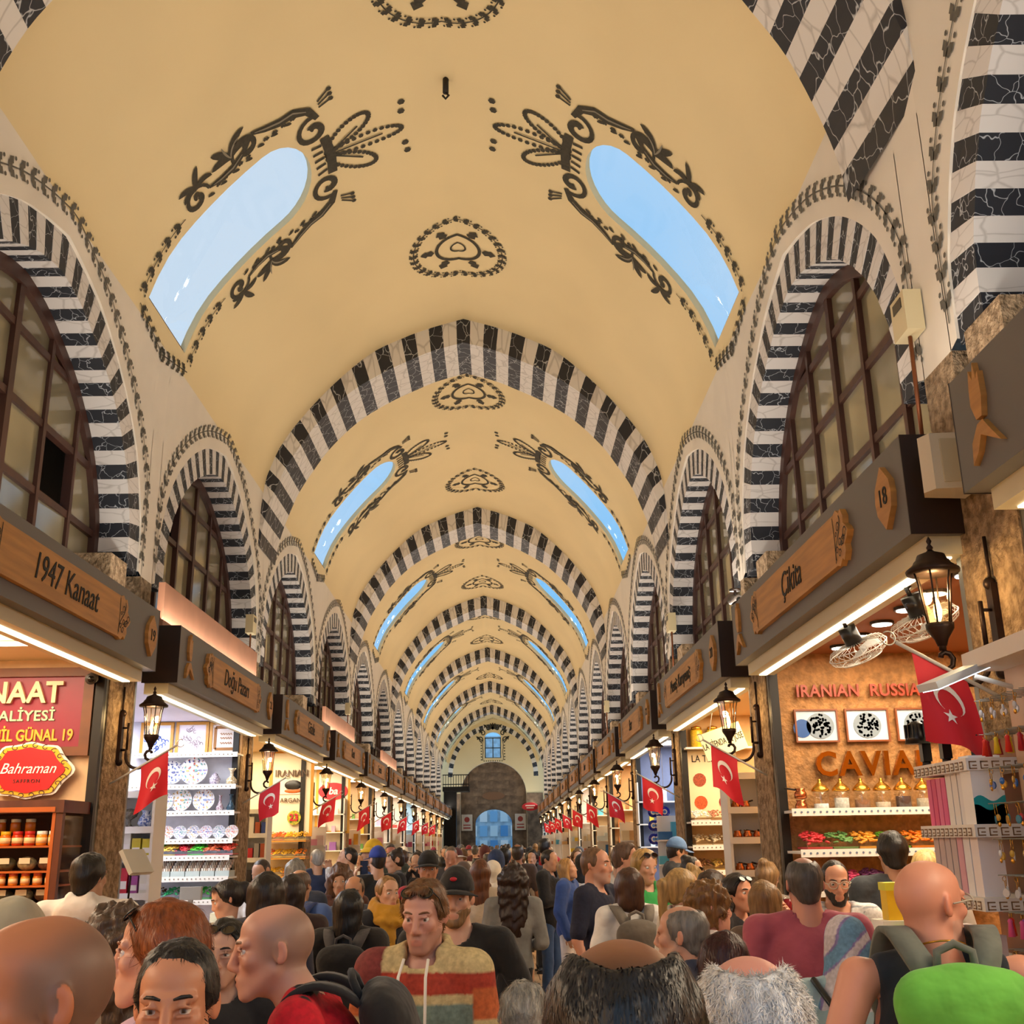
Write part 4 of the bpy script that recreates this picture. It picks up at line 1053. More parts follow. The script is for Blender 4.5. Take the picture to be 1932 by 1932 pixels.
    t = thing('weighing_scale', 'grey weighing scale on the counter of the second left shop', 'scale', (-2.5, 11.0, 1.12)); q = MB(); q.b2((-.1, -.1, 0), (.1, .1, .06), mat('scale_grey', '#a8a59c', .5)); q.build('base', None, t); q = MB(); q.b2((-.02, -.02, .06), (.02, .02, .3)); q.b2((-.1, -.03, .3), (.1, .03, .42)); q.build('display', mat('scale_grey'), t)
def counter(sg, xa, xb, ya, yb, h, label, word, m=None):
    t = thing('shop_counter', label, 'counter'); m = m or M_WSHELF
    q = MB(); q.b2((xa, ya, 0), (xb, yb, h*.7), m); q.build('base', None, t)
    q = MB(); q.b2((xa, ya, h), (xb, yb, h+.03), m); q.build('top', None, t)
    for y in (ya, yb-.03):
        q = MB(); q.b2((xa, y, h*.7), (xb, y+.03, h), m); q.build('end_panel', None, t)
    q = MB(); x = xb if sg < 0 else xa; q.b2((x-.004, ya, h*.7), (x+.004, yb, h), clear_glass()); q.build('front_glass', None, t)
    n = int((yb-ya)/.22)
    for i in range(n):
        c = rc(['#d8a028', '#c83a30', '#58a838', '#e8d8b0', '#a85a88', '#e07028', '#f0e0c0'])
        carton(((xa+xb)/2+random.uniform(-.05, .05), ya+.12+i*.22, h+.03), .15, .13, random.uniform(.06, .2), c, 'packets on the %s counter' % word, 'small packet, %s from the near end of the %s shop counter' % (ORD[i], word), random.uniform(-.3, .3), 'packet', 'packet', '#efe6d8')

# ---- third and fourth shops on the left
def shop_left_3():
    Y = 18.2
    t, p = framed((-2.93, Y, 2.72), .72, 1.36, '#d09028', '#eadfc4', 'tall gold-framed cream panel in the third left shop', 'wall_poster', 'poster', .05)
    text('IRANIAN', .16, mat('letter_bronze', '#5a3c1c', .4), p, (0, -.04, .3), 0, .012, 0, 1.0, .85)
    q = MB(); q.b2((-.22, -.03, -.02), (.22, -.02, .22), mat('photo_pale', '#e4d4c8', .5)); q.build('photo', None, p)
    q = MB(); q.ball((.03, -.035, .12), (.14, .01, .08), mat('caviar_black', '#1c1a1e', .25, noise=(90, .6))); q.ball((.03, -.032, .03), (.14, .01, .035), mat('dish_orange', '#c8682c', .4)); q.build('caviar_picture', None, p)
    text('ARGAN', .10, mat('letter_bronze'), p, (0, -.04, -.12), 0, .008)
    t = thing('round_badge', 'round yellow badge with red number in the third left shop', 'sign', (-2.86, Y-.05, 2.33)); q = MB(); q.lathe([(.11, 0), (.11, .02)], mat('badge_yellow', '#d8c030', .5, noise=(30, .4), col2='#6a8a28'), 20, (0, 0, 0), Matrix.Rotation(PI/2, 3, 'X'), False); q.build('disc', None, t)
    text('23', .15, mat('sign_red'), t, (0, -.03, 0), 0, .006, 0, 1, 1, .004)
    for j, z in enumerate((1.98, 1.72, 1.45)):
        shelf('spice_shelf', (-3.3, Y-.4, z-.02), (-2.6, Y, z), 'wooden spice shelf, %s from the top in the third left shop' % ORD[j], False, mat('spice_wood', '#c88828', .5))
        for i in range(4): tray((-3.2+i*.17, Y-.25, z+.035), ('#e08020', '#d85018', '#e0b020', '#c89818')[(i+j) % 4], 'spice trays in the third left shop', '%s spice tray, %s on the %s spice shelf' % (('orange', 'rust', 'yellow', 'ochre')[(i+j) % 4], ORD[i], ORD[j]), 0, 3)
    rack(-1, -2.98, -2.56, 14.6, 14.9, [1.45, 1.75, 2.05], 'white rack of cups and bottles beside the third left shop')
    for i in range(15): carton((-2.93+(i % 5)*.08, 14.7, (1.45, 1.75, 2.05)[i//5]), .06, .06, random.uniform(.12, .22), rc(['#b85a38', '#a8a4a0', '#302830', '#c82838', '#3850a0', '#e8e4dc']), 'packets on the third shop rack', 'narrow packet, %s on the %s shelf of the third left rack' % (ORD[i % 5], ('lower', 'middle', 'upper')[i//5]), 0, 'packet', 'packet')
    Y = 22.87
    t, p = framed((-2.95, Y, 2.75), .7, 1.25, '#d8a030', '#ece4d4', 'gold-framed white panel with red oval logo, fourth left shop', 'wall_poster', 'poster', .05)
    q = MB(); q.prism([(.3*math.cos(a), .17*math.sin(a)) for a in np.linspace(0, 2*PI, 25)[:-1]], -.02, -.035, lambda x, z, d: Vector((x, d, z+.2)), mat('sign_red')); q.build('oval_logo', None, p)
    text('ba', .2, mat('print_white'), p, (0, -.04, .2), 0, .004, .2, 1, 1, .004)

# ---- generic stocked wall for the shops further in
GOODS = [_bx(.13, .1, .16), _bx(.09, .08, .22), _bx(.18, .12, .1), _bx(.07, .07, .12)]
def stock(sg, k, zs, n, shopname, cols):
    pc = (9.2 if sg < 0 else 9.43)+PITCH*k; Y = pc-.35
    t = thing('goods_shelving', 'pale shelving unit against the far wall of the %s shop' % shopname, 'shelf')
    for z in zs:
        q = MB(); q.b2((sg*2.68, Y-.26, z-.02), (sg*4.2, Y, z), M_WSHELF); q.build('shelf_board', None, t)
    for xs in (4.2, 2.68): q = MB(); q.b2((sg*xs, Y-.26, 0), (sg*(xs+.02), Y, zs[0]+.3), M_WSHELF); q.build('side_panel', None, t)
    for j, z in enumerate(zs):
        for i in range(n):
            me = rc(GOODS); o = link('goods_packet', me, None, (sg*(2.8+1.3*(i+.5)/n), Y-.14, z))
            paint(o, rc(cols)); tag(o, 'packet, %s on the %s far-wall shelf of the %s shop' % (ORD[i], ORD[j], shopname), 'packet', 'packets in the %s shop' % shopname)
    # a rack of goods standing out by the near pier
    y0 = pc-PITCH+.42
    t = thing('goods_rack', 'narrow rack of small goods at the near edge of the %s shop' % shopname, 'shelf')
    q = MB(); q.b2((sg*2.5, y0+.2, 0), (sg*2.95, y0+.22, 2.2), M_WSHELF); q.build('back_panel', None, t)
    for z in ((1.6, 1.9) if k < 7 else (1.8,)):
        q = MB(); q.b2((sg*2.5, y0, z-.02), (sg*2.95, y0+.2, z), M_WSHELF); q.build('shelf_board', None, t)
        for i in range(3):
            o = link('goods_packet', rc(GOODS), None, (sg*(2.58+.13*i), y0+.1, z)); paint(o, rc(cols)); tag(o, 'packet, %s on the %s near rack shelf of the %s shop' % (ORD[i], 'upper' if z > 1.7 else 'lower', shopname), 'packet', 'packets in the %s shop' % shopname)
    if k < 8:
        t = thing('shop_spot', 'white glowing square lamp over the %s shop' % shopname, 'lamp', (sg*3.1, Y-1.2, 3.34)); q = MB(); q.b2((-.25, -.25, 0), (.25, .25, .04), mat('lamp_grey')); q.build('housing', None, t); q = MB(); q.b2((-.22, -.22, -.012), (.22, .22, 0), mat('panel_glow', '#fff6e4', .4, emit=4.)); q.build('diffuser', None, t)
PALS = [['#d8c8a8', '#c83a30', '#e8e0d0', '#d8a030', '#5a8a40'], ['#58b8d8', '#e8f0f4', '#2f6fae', '#d8e8f0', '#f0d040'], ['#e8a0b8', '#e8e4dc', '#b04870', '#f0d8d0', '#8a58a0'], ['#a86838', '#d8b078', '#5a3a28', '#e8d8b0', '#c85a30']]
def far_shops():
    for sg in (-1, 1):
        side = 'left' if sg < 0 else 'right'
        for k in range(-1, 12):
            if sg < 0 and k in (-1, 0, 1, 2): continue
            if sg > 0 and k in (-1, 0, 1): continue
            i = k if sg < 0 else k+1
            stock(sg, k, [2.5, 2.15, 1.8] if k < 5 else [2.4, 1.95], 6 if k < 5 else 3, '%s %s' % (ORD[i], side), PALS[(k*2+(sg > 0)) % 4])

# ---- second and third shops on the right
def shop_right():
    Y = 9.08
    text_thing = thing('wall_letters', 'red wall letters spelling IRANIAN RUSSIAN above the caviar photos', 'sign', (3.5, Y, 3.06)); text('IRANIAN  RUSSIAN', .14, mat('letter_redwood', '#b8401c', .35, noise=(12, .4)), text_thing, (0, -.02, 0), 0, .012, 0, 1.05, .92, .003)
    t = thing('wall_letters', 'large gilded letters spelling CAVIAR over the spice jars', 'sign', (3.52, Y, 2.46)); text('CAVIAR', .27, mat('letter_gilt', '#b8701c', .12, .85), t, (0, -.03, 0), 0, .02, 0, 1.12, .95, .006)
    for i, xc in enumerate((3.08, 3.50, 3.92)):
        t, p = framed((xc, Y, 2.78), .36, .27, '#8a4a24', '#c8d8e8', ('caviar tin photo with blue lid on the stone wall', 'photo of a glass bowl of black caviar', 'caviar photo partly hidden behind the red flag')[i], fw=.014)
        P = Paint(lambda u, v: Vector((u, -.02, v))); rnd = random.Random(i+4)
        if i == 0:
            P.poly([(-.12+.075*math.cos(a), .075*math.sin(a)-.02) for a in np.linspace(0, 2*PI, 20)[:-1]], mat('tin_blue', '#2458a0', .3))
        P.poly([(.03*(i == 0)+.115*math.cos(a), .105*math.sin(a)) for a in np.linspace(0, 2*PI, 24)[:-1]], mat('bowl_grey', '#8a9aa8', .3))
        for k in range(60):
            a, r = rnd.uniform(0, 6.3), .09*math.sqrt(rnd.random()); P.dot((.03*(i == 0)+r*math.cos(a), r*math.sin(a)), .011, mat('caviar_%d' % (k % 2), ('#16161c', '#5a6068')[k % 2], .3))
        P.mb.build('photo_print', None, p)
    shelf('display_shelf', (2.74, Y-.3, 2.085), (4.2, Y, 2.105), 'cream shelf carrying the gold-lidded spice jars', True, None, 'shelf', '#6a7890')
    g = 'gold-lidded jars under the caviar letters'
    for i, c in enumerate(('#e8e8e4', '#d8d4c8', '#8a5a38', '#c8b49a', '#4a3028', '#b8a890')):
        t = thing('spice_jar', 'domed gold-lidded glass jar, %s from the left under the gilded letters' % ORD[i], 'jar', (3.02+i*.165, Y-.15, 2.105), 0, g)
        q = MB(); q.lathe([(.06, 0), (.066, .01), (.066, .13), (.06, .145)], clear_glass(), 14); q.build('glass_body', None, t)
        q = MB(); q.lathe([(.058, .005), (.058, .05+.06*((i*37 % 10)/10))], mat('spice_fill_'+c, c, .8, noise=(60, .3)), 12); q.build('contents', None, t)
        q = MB(); q.lathe([(.07, .145), (.07, .16), (.05, .185), (.02, .21), (.012, .225), (.016, .235), (0, .245)], M_GOLD, 16); q.build('domed_lid', None, t)
    for i in range(2): cezve((2.86, Y-.15, 2.105+i*.09), .05, 'small copper coffee pot, %s of the pair by the spice jars' % ('lower', 'upper')[i], 'copper pots by the spice jars')
    shelf('sweet_shelf', (2.74, Y-.46, 1.78), (4.2, Y-.05, 1.80), 'white patterned shelf under the bright lokum trays', True, None, 'shelf', '#6a7890')
    cols = ('#c83038', '#5f8a4a', '#e0962c', '#5f9a28', '#e07818', '#c8a070'); nm = ('red', 'sage green', 'amber', 'bright green', 'orange', 'tan')
    for i in range(6): tray((2.9+i*.2, Y-.28, 1.84), cols[i], 'lokum trays under the caviar wall', '%s lokum tray on the upper row under the spice jars' % nm[i])
    shelf('sweet_shelf', (2.74, Y-.6, 1.50), (4.2, Y-.2, 1.52), 'lower white patterned shelf with plum coloured sweets', True, None, 'shelf', '#6a7890')
    for i, c in enumerate(('#b03a58', '#b83a60', '#5a2450', '#6a2a58', '#d8b838', '#d8b030')): tray((2.9+i*.2, Y-.42, 1.56), c, 'lokum trays under the caviar wall', '%s sweets tray, %s on the lower row' % (('rose', 'rose', 'plum', 'plum', 'yellow', 'yellow')[i], ORD[i]))
    counter(1, 2.3, 2.85, 5.75, 6.4, 1.3, 'pale counter in front of the second right shop', 'second right')
    t = thing('tea_box', 'yellow lidded box on the second right counter by the grey-jumper man', 'box', (2.58, 6.2, 1.47)); q = MB(); q.b2((-.05, -.05, 0), (.05, .05, .15), mat('yellow_box', '#e8c020', .5)); q.build('box', None, t); q = MB(); q.b2((-.056, -.056, .15), (.056, .056, .19), mat('yellow_lid', '#d8d840', .5)); q.build('lid', None, t)
    carton((2.58, 6.2, 1.33), .2, .2, .14, '#e8e4dc', 'packets on the second right counter', 'white box under the yellow lidded box', 0)
    # ceiling discs
    for i in range(6):
        for j in range(2):
            t = thing('downlight', 'round ceiling downlight, %s from the far end, %s row' % (ORD[i], ('outer', 'inner')[j]), 'lamp', (2.95+.28*j, 8.7-i*.5, 3.36), 0, 'downlights in the second right shop')
            q = MB(); q.lathe([(.085, 0), (.085, .02)], M_CAP, 14, (0, 0, -.0), None, False); q.build('bezel', None, t); q = MB(); q.lathe([(.07, -.006), (.07, 0)], mat('disc_glow', '#fffaf0', .4, emit=6.), 14, (0, 0, 0), None, False); q.build('disc', None, t)
    # wall fans under the ceiling
    for i, (loc, lab) in enumerate((((2.72, 6.75, 3.02), 'white caged fan hanging further inside the second right shop'), ((2.76, 5.75, 3.0), 'white caged fan hanging nearer the bronze lantern'))):
        t = thing('ceiling_fan', lab, 'fan', loc, .2); R = Matrix.Rotation(-.5, 3, 'Y') @ Matrix.Rotation(.12, 3, 'X'); C = lambda v: tuple(R @ Vector(v))
        q = MB()
        for k in range(28):
            a = 2*PI*k/28
            q.tube([C((r*math.cos(a), r*math.sin(a), z)) for r, z in ((.03, -.07), (.12, -.06), (.18, -.03), (.19, 0), (.17, .035), (.05, .05))], .0022, mat('fan_white', '#dcd8d0', .4), 3)
        for r, z in ((.19, 0), (.13, -.058), (.05, -.068)): q.tube([C((r*math.cos(a), r*math.sin(a), z)) for a in np.linspace(0, 2*PI, 29)], .004, mat('fan_white'), 4)
        tag(q.build('wire_cage', None, t), kind='stuff')
        for k in range(3):
            a = 2*PI*k/3; q = MB(); q.prism([(.02, -.02), (.14, -.06), (.165, .0), (.13, .05), (.02, .02)], -.008, .0, lambda u, v, d, a=a: Vector(C((u*math.cos(a)-v*math.sin(a), u*math.sin(a)+v*math.cos(a), d+v*.25))), mat('fan_blade', '#c8c8c8', .3)); q.build('blade', None, t)
        q = MB(); q.cyl(C((0, 0, .04)), C((0, 0, .16)), .055, mat('fan_black', '#191919', .3), 14); q.build('motor', None, t)
        q = MB(); q.tube([C((0, 0, .12)), C((0, 0, .2)), (.02, 0, .3), (.02, 0, .36)], .016, mat('fan_black')); q.build('bracket', None, t)
    security_cam((2.5, 9.1, 3.82), 'round camera on top of the third right sign box', 0)
    # gift shelf and keychain wall by the near right pier
    mwood = mat('gift_wood', '#9a6238', .5, noise=(6, .25), vec=(1, 1, .3))
    t = thing('gift_shelf', 'wooden gift shelf with Greek key edging beside the near right pier', 'shelf', (0, 0, 0))
    q = MB(); q.b2((2.66, 4.5, 0), (2.69, 5.08, 2.3), mwood); q.build('back_panel', None, t)
    for z in (1.16, 1.41, 1.66, 1.94, 2.2):
        q = MB(); q.b2((2.36, 4.5, z-.05), (2.68, 5.08, z), M_WSHELF); q.build('shelf_board', None, t)
        q = MB(); x = 2.358
        for i in range(12):
            y = 4.53+i*.047
            for a, b in (((0, .0), (.032, .005)), ((0, .027), (.032, .032)), ((0, 0), (.005, .032)), ((.014, .012), (.032, .017))): q.b2((x-.001, y+a[0], z-.045+a[1]), (x, y+b[0], z-.045+b[1]))
        for i in range(6):
            xx = 2.37+i*.047
            for a, b in (((0, .0), (.032, .005)), ((0, .027), (.032, .032)), ((0, 0), (.005, .032)), ((.014, .012), (.032, .017))): q.b2((xx+a[0], 4.499, z-.045+a[1]), (xx+b[0], 4.5, z-.045+b[1]))
        tag(q.build('key_pattern', mat('key_brown', '#8a6a48', .6), t), kind='stuff')
    g = 'gift boxes on the wooden gift shelf'
    R = [(1.94, [('#e85a90', .05, .2), ('#e0487c', .05, .2), ('#e86a98', .05, .2), ('#e85a90', .05, .2), ('#f0ece8', .06, .22), ('#ece8e4', .06, .22), ('#e8e8ea', .1, .24)]), (1.66, [('#c8b8b8', .06, .25)]*4+[('#e0a8b8', .06, .25), ('#f0f0f4', .07, .25), ('#f4ecec', .08, .25)]), (1.41, [('#e8d0d0', .09, .12), ('#e04858', .09, .07), ('#f0d8d8', .1, .12), ('#d8c0c0', .1, .1)]), (1.16, [('#a01838', .1, .16), ('#e8d8b0', .1, .2), ('#a82040', .1, .15)])]
    for z, L in R:
        y = 5.06
        for i, (c, w, h) in enumerate(L):
            y -= w/2; carton((2.45, y-.005, z), .1, w*.92, h, c, g, '%s gift box, %s from the far end of the %s gift shelf' % ('pink' if c[1] == 'e' and c[3] < '9' else 'pale', ORD[i], {1.94: 'top', 1.66: 'second', 1.41: 'third', 1.16: 'lowest'}[z])); y -= w/2+.004
    t = carton((2.44, 4.56, 1.94), .13, .1, .27, '#f4f4f2', g, 'large white gift box with teal waves', 0)
    P = Paint(lambda a, b: Vector((a-.065, -.0515, b)))
    for j, c in enumerate(('#16a0a8', '#0f7890', '#0c5070')): P.poly([(u, .10-j*.035+.012*math.sin(u*60+j)) for u in np.linspace(0, .13, 14)]+[(.13, 0), (0, 0)], mat('wave_'+c, c, .4))
    P.mb.build('teal_waves', None, t)
    t = thing('keychain_wall', 'tall pegboard hung with keychains at the right edge', 'display'); q = MB(); q.b2((2.56, 3.2, .3), (2.6, 4.48, 2.55), mat('pegboard', '#c8a888', .6)); q.build('board', None, t)
    q = MB(); q.b2((2.4, 3.2, 2.55), (2.66, 4.5, 2.62), M_WSHELF); q.build('lamp_hood', None, t)
    kinds = []
    q = MB(); q.tube([(.0, .009*math.cos(a), -.01+.009*math.sin(a)) for a in np.linspace(0, 2*PI, 9)], .0016, M_GOLD, 3); q.tube([(0, 0, -.02), (0, 0, -.045)], .002, M_GOLD, 3); q.lathe([(.016, -.003), (.016, .003)], M_OBJG, 10, (0, 0, -.062), Matrix.Rotation(PI/2, 3, 'Y'), False); kinds.append(q.mesh('charm'))
    q = MB(); q.tube([(.0, .009*math.cos(a), -.01+.009*math.sin(a)) for a in np.linspace(0, 2*PI, 9)], .0016, M_GOLD, 3); q.lathe([(.004, -.02), (.01, -.028), (.008, -.035), (.014, -.085)], M_OBJ, 8, (0, 0, 0)); kinds.append(q.mesh('tassel'))
    q = MB(); q.tube([(0, 0, 0), (0, 0, -.04)], .002, M_GOLD, 3); q.ball((0, 0, -.052), (.006, .012, .014), M_OBJG, 8, 5); q.ball((0, 0, -.078), (.005, .009, .01), M_GOLD, 8, 5); kinds.append(q.mesh('bead_charm'))
    n = 0
    for r in range(11):
        z = 2.42-r*.135; colset = [['#c8c8cc'], ['#e0c020', '#e03020', '#8a58b8', '#e05890', '#b01828'], ['#2868b8', '#c89838'], ['#c89838', '#c03838', '#38788a'], ['#c8a040', '#e0e0e0']][r % 5]
        for c in range(17):
            y = 4.46-c*.05; o = link('keychain', kinds[1 if r % 5 == 1 else (0, 2)[(c+r) % 2]], None, (2.44-.03*(c % 2), y, z)); o.rotation_euler = (random.uniform(-.1, .1), 0, random.uniform(-.5, .5))
            paint(o, rc(colset)); tag(o, 'keychain, %s from the far end in the %s pegboard row' % (ORD[c], ORD[r]), 'keychain', 'keychains at the right edge'); n += 1
        q = MB()
        for c in range(17): q.tube([(2.41, 4.46-c*.05, z+.002), (2.56, 4.46-c*.05, z+.004)], .0025, None, 4)
        tag(q.build('hook_row', M_JAMB, t), kind='stuff')
    # spotlights on the shelf top
    for i, (x, y, lab) in enumerate(((2.4, 5.02, 'black finned spotlight on the gift shelf, far one'), (2.42, 4.84, 'black finned spotlight on the gift shelf, middle one'), (2.5, 4.7, 'black finned spotlight on the gift shelf, near one'))):
        t = thing('spotlight', lab, 'lamp', (x, y, 2.2)); q = MB(); q.lathe([(.02, 0), (.02, .02)], mat('fan_black'), 8); q.b2((-.02, -.02, .02), (.02, .02, .12), mat('fan_black')); q.build('stem', None, t)
        q = MB(); q.lathe([(.055, .10), (.05, .13), (.04, .18), (.02, .2)], mat('fan_black'), 16, (-.03, 0, 0)); 
        for k in range(14): a = 2*PI*k/14; q.box((-.03+.043*math.cos(a), .043*math.sin(a), .155), (.02, .004, .06), mat('fan_black'), a)
        q.build('finned_head', None, t)
    t = thing('led_panel_lamp', 'white flat LED panel lamp on an arm before the red flag', 'lamp', (2.32, 4.4, 2.52), .3); R = Matrix.Rotation(-.35, 3, 'Y'); q = MB(); q.box((0, 0, 0), (.3, .12, .03), mat('lamp_white', '#d8e4ec', .4), 0, R); q.build('housing', None, t); q = MB(); q.box(tuple(R @ Vector((0, 0, -.017))), (.28, .1, .006), mat('lamp_cool', '#f0f8ff', .4, emit=3.), 0, R); q.build('diffuser', None, t); q = MB(); q.tube([(.1, 0, .0), (.25, -.05, -.05), (.36, -.02, -.1)], .01, M_POLE); q.build('arm', None, t)
    # loudspeaker, alarm boxes
    t = thing('loudspeaker', 'cream wall loudspeaker between the two near right sign boxes', 'speaker', (2.62, 4.78, 3.42), 0); q = MB(); q.prism([(-.14, -.07), (-.17, .0), (-.14, .07), (.06, .09), (.06, -.09)], 0, .27, lambda x, y, d: Vector((x, y, d)), mat('speaker_cream', '#d8cbb0', .5)); q.build('cabinet', None, t); q = MB(); q.b2((-.1, -.076, .03), (-.02, -.085, .24), mat('speaker_mesh', '#c8bc9c', .7)); q.build('grille', None, t)
    for sg, ks in ((1, (-1, 1, 3)), (-1, (1, 3))):
        for k in ks:
            y = (9.2 if sg < 0 else 9.46)+PITCH*k+(.68 if k < 0 else .15); t = thing('alarm_box', 'cream alarm box on the %s wall, %s from the camera' % ('left' if sg < 0 else 'right', 'nearest' if k in (-1,) or (sg < 0 and k == 1) else ('second' if k < 3 else 'furthest')), 'box', (sg*2.77, y, 4.55)); q = MB(); q.b2((-.05, -.1, 0), (.05, .1, .24), mat('alarm_cream', '#d8c79c', .5)); q.build('case', None, t); q = MB(); q.b2((-.051*sg-.004, -.06, .15), (-.051*sg+.004, .06, .21), mat('alarm_window', '#2a2420', .3)); q.build('indicator', None, t); q = MB(); q.tube([(0, 0, 0), (0, .02, -.6)], .012, M_COPPER); q.build('conduit', None, t)
def cezve(loc, r, label, group):
    t = thing('copper_pot', label, 'pot', loc, random.uniform(0, 6), group); q = MB(); q.lathe([(r*.8, 0), (r, .2*r), (r*.95, .9*r), (r*.65, 1.3*r), (r*.8, 1.6*r)], M_COPP, 14); q.build('body', None, t)
    q = MB(); q.tube([(r*.7, 0, r*1.4), (r*2.4, 0, r*1.7)], .008, mat('handle_dark', '#2a1c14', .5), 6); q.build('handle', None, t)
def shop_right_3():
    Y = 13.76
    t = thing('hanging_sign', 'tilted cream hanging sign in the third right shop', 'sign', (2.93, 12.2, 2.93)); 
    t.rotation_euler = (0, -.32, 0); q = MB(); q.b2((-.24, -.012, -.15), (.24, .012, .15), mat('sign_cream', '#e6e2b4', .5)); q.build('board', None, t)
    text('LA TİENDA DE JOSÉ', .1, M_INK, t, (0, -.014, 0), 0, .002, 0, 1, .52); q = MB(); q.tube([(-.1, 0, .15), (.1, 0, .5)], .004, M_POLE); q.build('cord', None, t)
    t, p = framed((3.08, Y, 2.55), .62, .8, '#d8c8a0', '#e8d4a8', 'cream menu poster of nuts in the third right shop', 'poster', 'poster', .012, .015)
    text('LA TİENDA', .12, M_INK, p, (0, -.012, .3), 0, .002, 0, 1, .8)
    for i, c in enumerate(('#b04a20', '#8a2a24', '#e05a18', '#a83a30')):
        q = MB(); q.lathe([(.08, 0), (.08, .006)], mat('nuts_'+c, c, .6, noise=(60, .5)), 14, (-.16+.3*(i % 2), -.008, .05-.27*(i//2)), Matrix.Rotation(PI/2, 3, 'X'), False); q.build('printed_bowl', None, p)
    for i, c in enumerate(('#e0b428', '#d0c028', '#c8a060')): 
        t = thing('spice_jar', '%s spice jar on the ledge above the cream poster' % ('golden', 'yellow', 'brown')[i], 'jar', (2.9+i*.2, Y-.1, 2.98), 0, 'spice jars above the cream poster'); q = MB(); q.lathe([(.07, 0), (.075, .01), (.075, .2), (.06, .22)], mat('spicejar_'+c, c, .3, noise=(50, .3)), 12); q.build('glass_body', None, t); q = MB(); q.lathe([(.065, .22), (.065, .25), (0, .27)], M_GOLD, 12); q.build('lid', None, t)
    shelf('display_shelf', (2.74, Y-.22, 2.96), (3.6, Y, 2.98), 'ledge of spice jars above the cream poster', False)
    for j, z in enumerate((2.1, 1.82, 1.54)):
        shelf('nut_shelf', (2.72, Y-.4, z-.02), (4.1, Y, z), 'pale nut shelf in the third right shop, %s from the top' % ORD[j], True)
        for i in range(6): tray((2.86+i*.2, Y-.24, z+.035), ('#e8e4dc', '#b87858', '#c8b088', '#d8c8a8', '#8a5a38', '#c8a048')[(i+j*2) % 6], 'nut trays in the third right shop', '%s nut tray, %s on the %s nut shelf' % (('white', 'red-brown', 'tan', 'pale', 'dark', 'golden')[(i+j*2) % 6], ORD[i], ORD[j]), 0, 3)
    rack(1, 2.52, 2.94, 10.1, 10.42, [1.3, 1.62, 1.9, 2.16], 'white rack of copper pots beside the third right shop')
    for i in range(14): cezve((2.6+(i % 4)*.09, 10.2, (1.3, 1.62, 1.9, 2.16)[i//4]), .042, 'copper coffee pot, %s on the %s shelf of the copper rack' % (ORD[i % 4], ('lowest', 'second', 'third', 'top')[i//4]), 'copper pots on the white rack')
    counter(1, 2.82, 3.12, 10.7, 13.3, 1.05, 'pale counter of the third right shop', 'third right')
    # evil eye beads by the fourth shop
    for i in range(12):
        t = thing('eye_bead', 'blue glass eye bead, %s in the %s hanging row by the fourth right shop' % (ORD[i % 4], ORD[i//4]), 'bead', (2.46+.05*(i % 4), 14.75+.03*(i//4), 2.25-.17*(i//4)), 0, 'blue eye beads by the fourth right shop')
        q = MB(); Rm = Matrix.Rotation(PI/2, 3, 'X'); q.lathe([(.0, -.008), (.07, -.004), (.07, .004), (0, .008)], mat('bead_blue', '#101c90', .1), 16, (0, 0, 0), Rm); q.build('disc', None, t)
        q = MB(); q.lathe([(.035, .008), (.035, .011)], mat('print_white'), 12, (0, 0, 0), Rm, False); q.lathe([(.02, .011), (.02, .013)], mat('bead_cyan', '#4a8ad8', .2), 10, (0, 0, 0), Rm, False); q.build('eye', None, t)
        q = MB(); q.tube([(0, 0, .07), (0, 0, .2 if i//4 else .75)], .003, M_POLE, 4); q.build('cord', None, t)
shop_left_1(); shop_left_2(); shop_left_3(); far_shops(); shop_right(); shop_right_3()
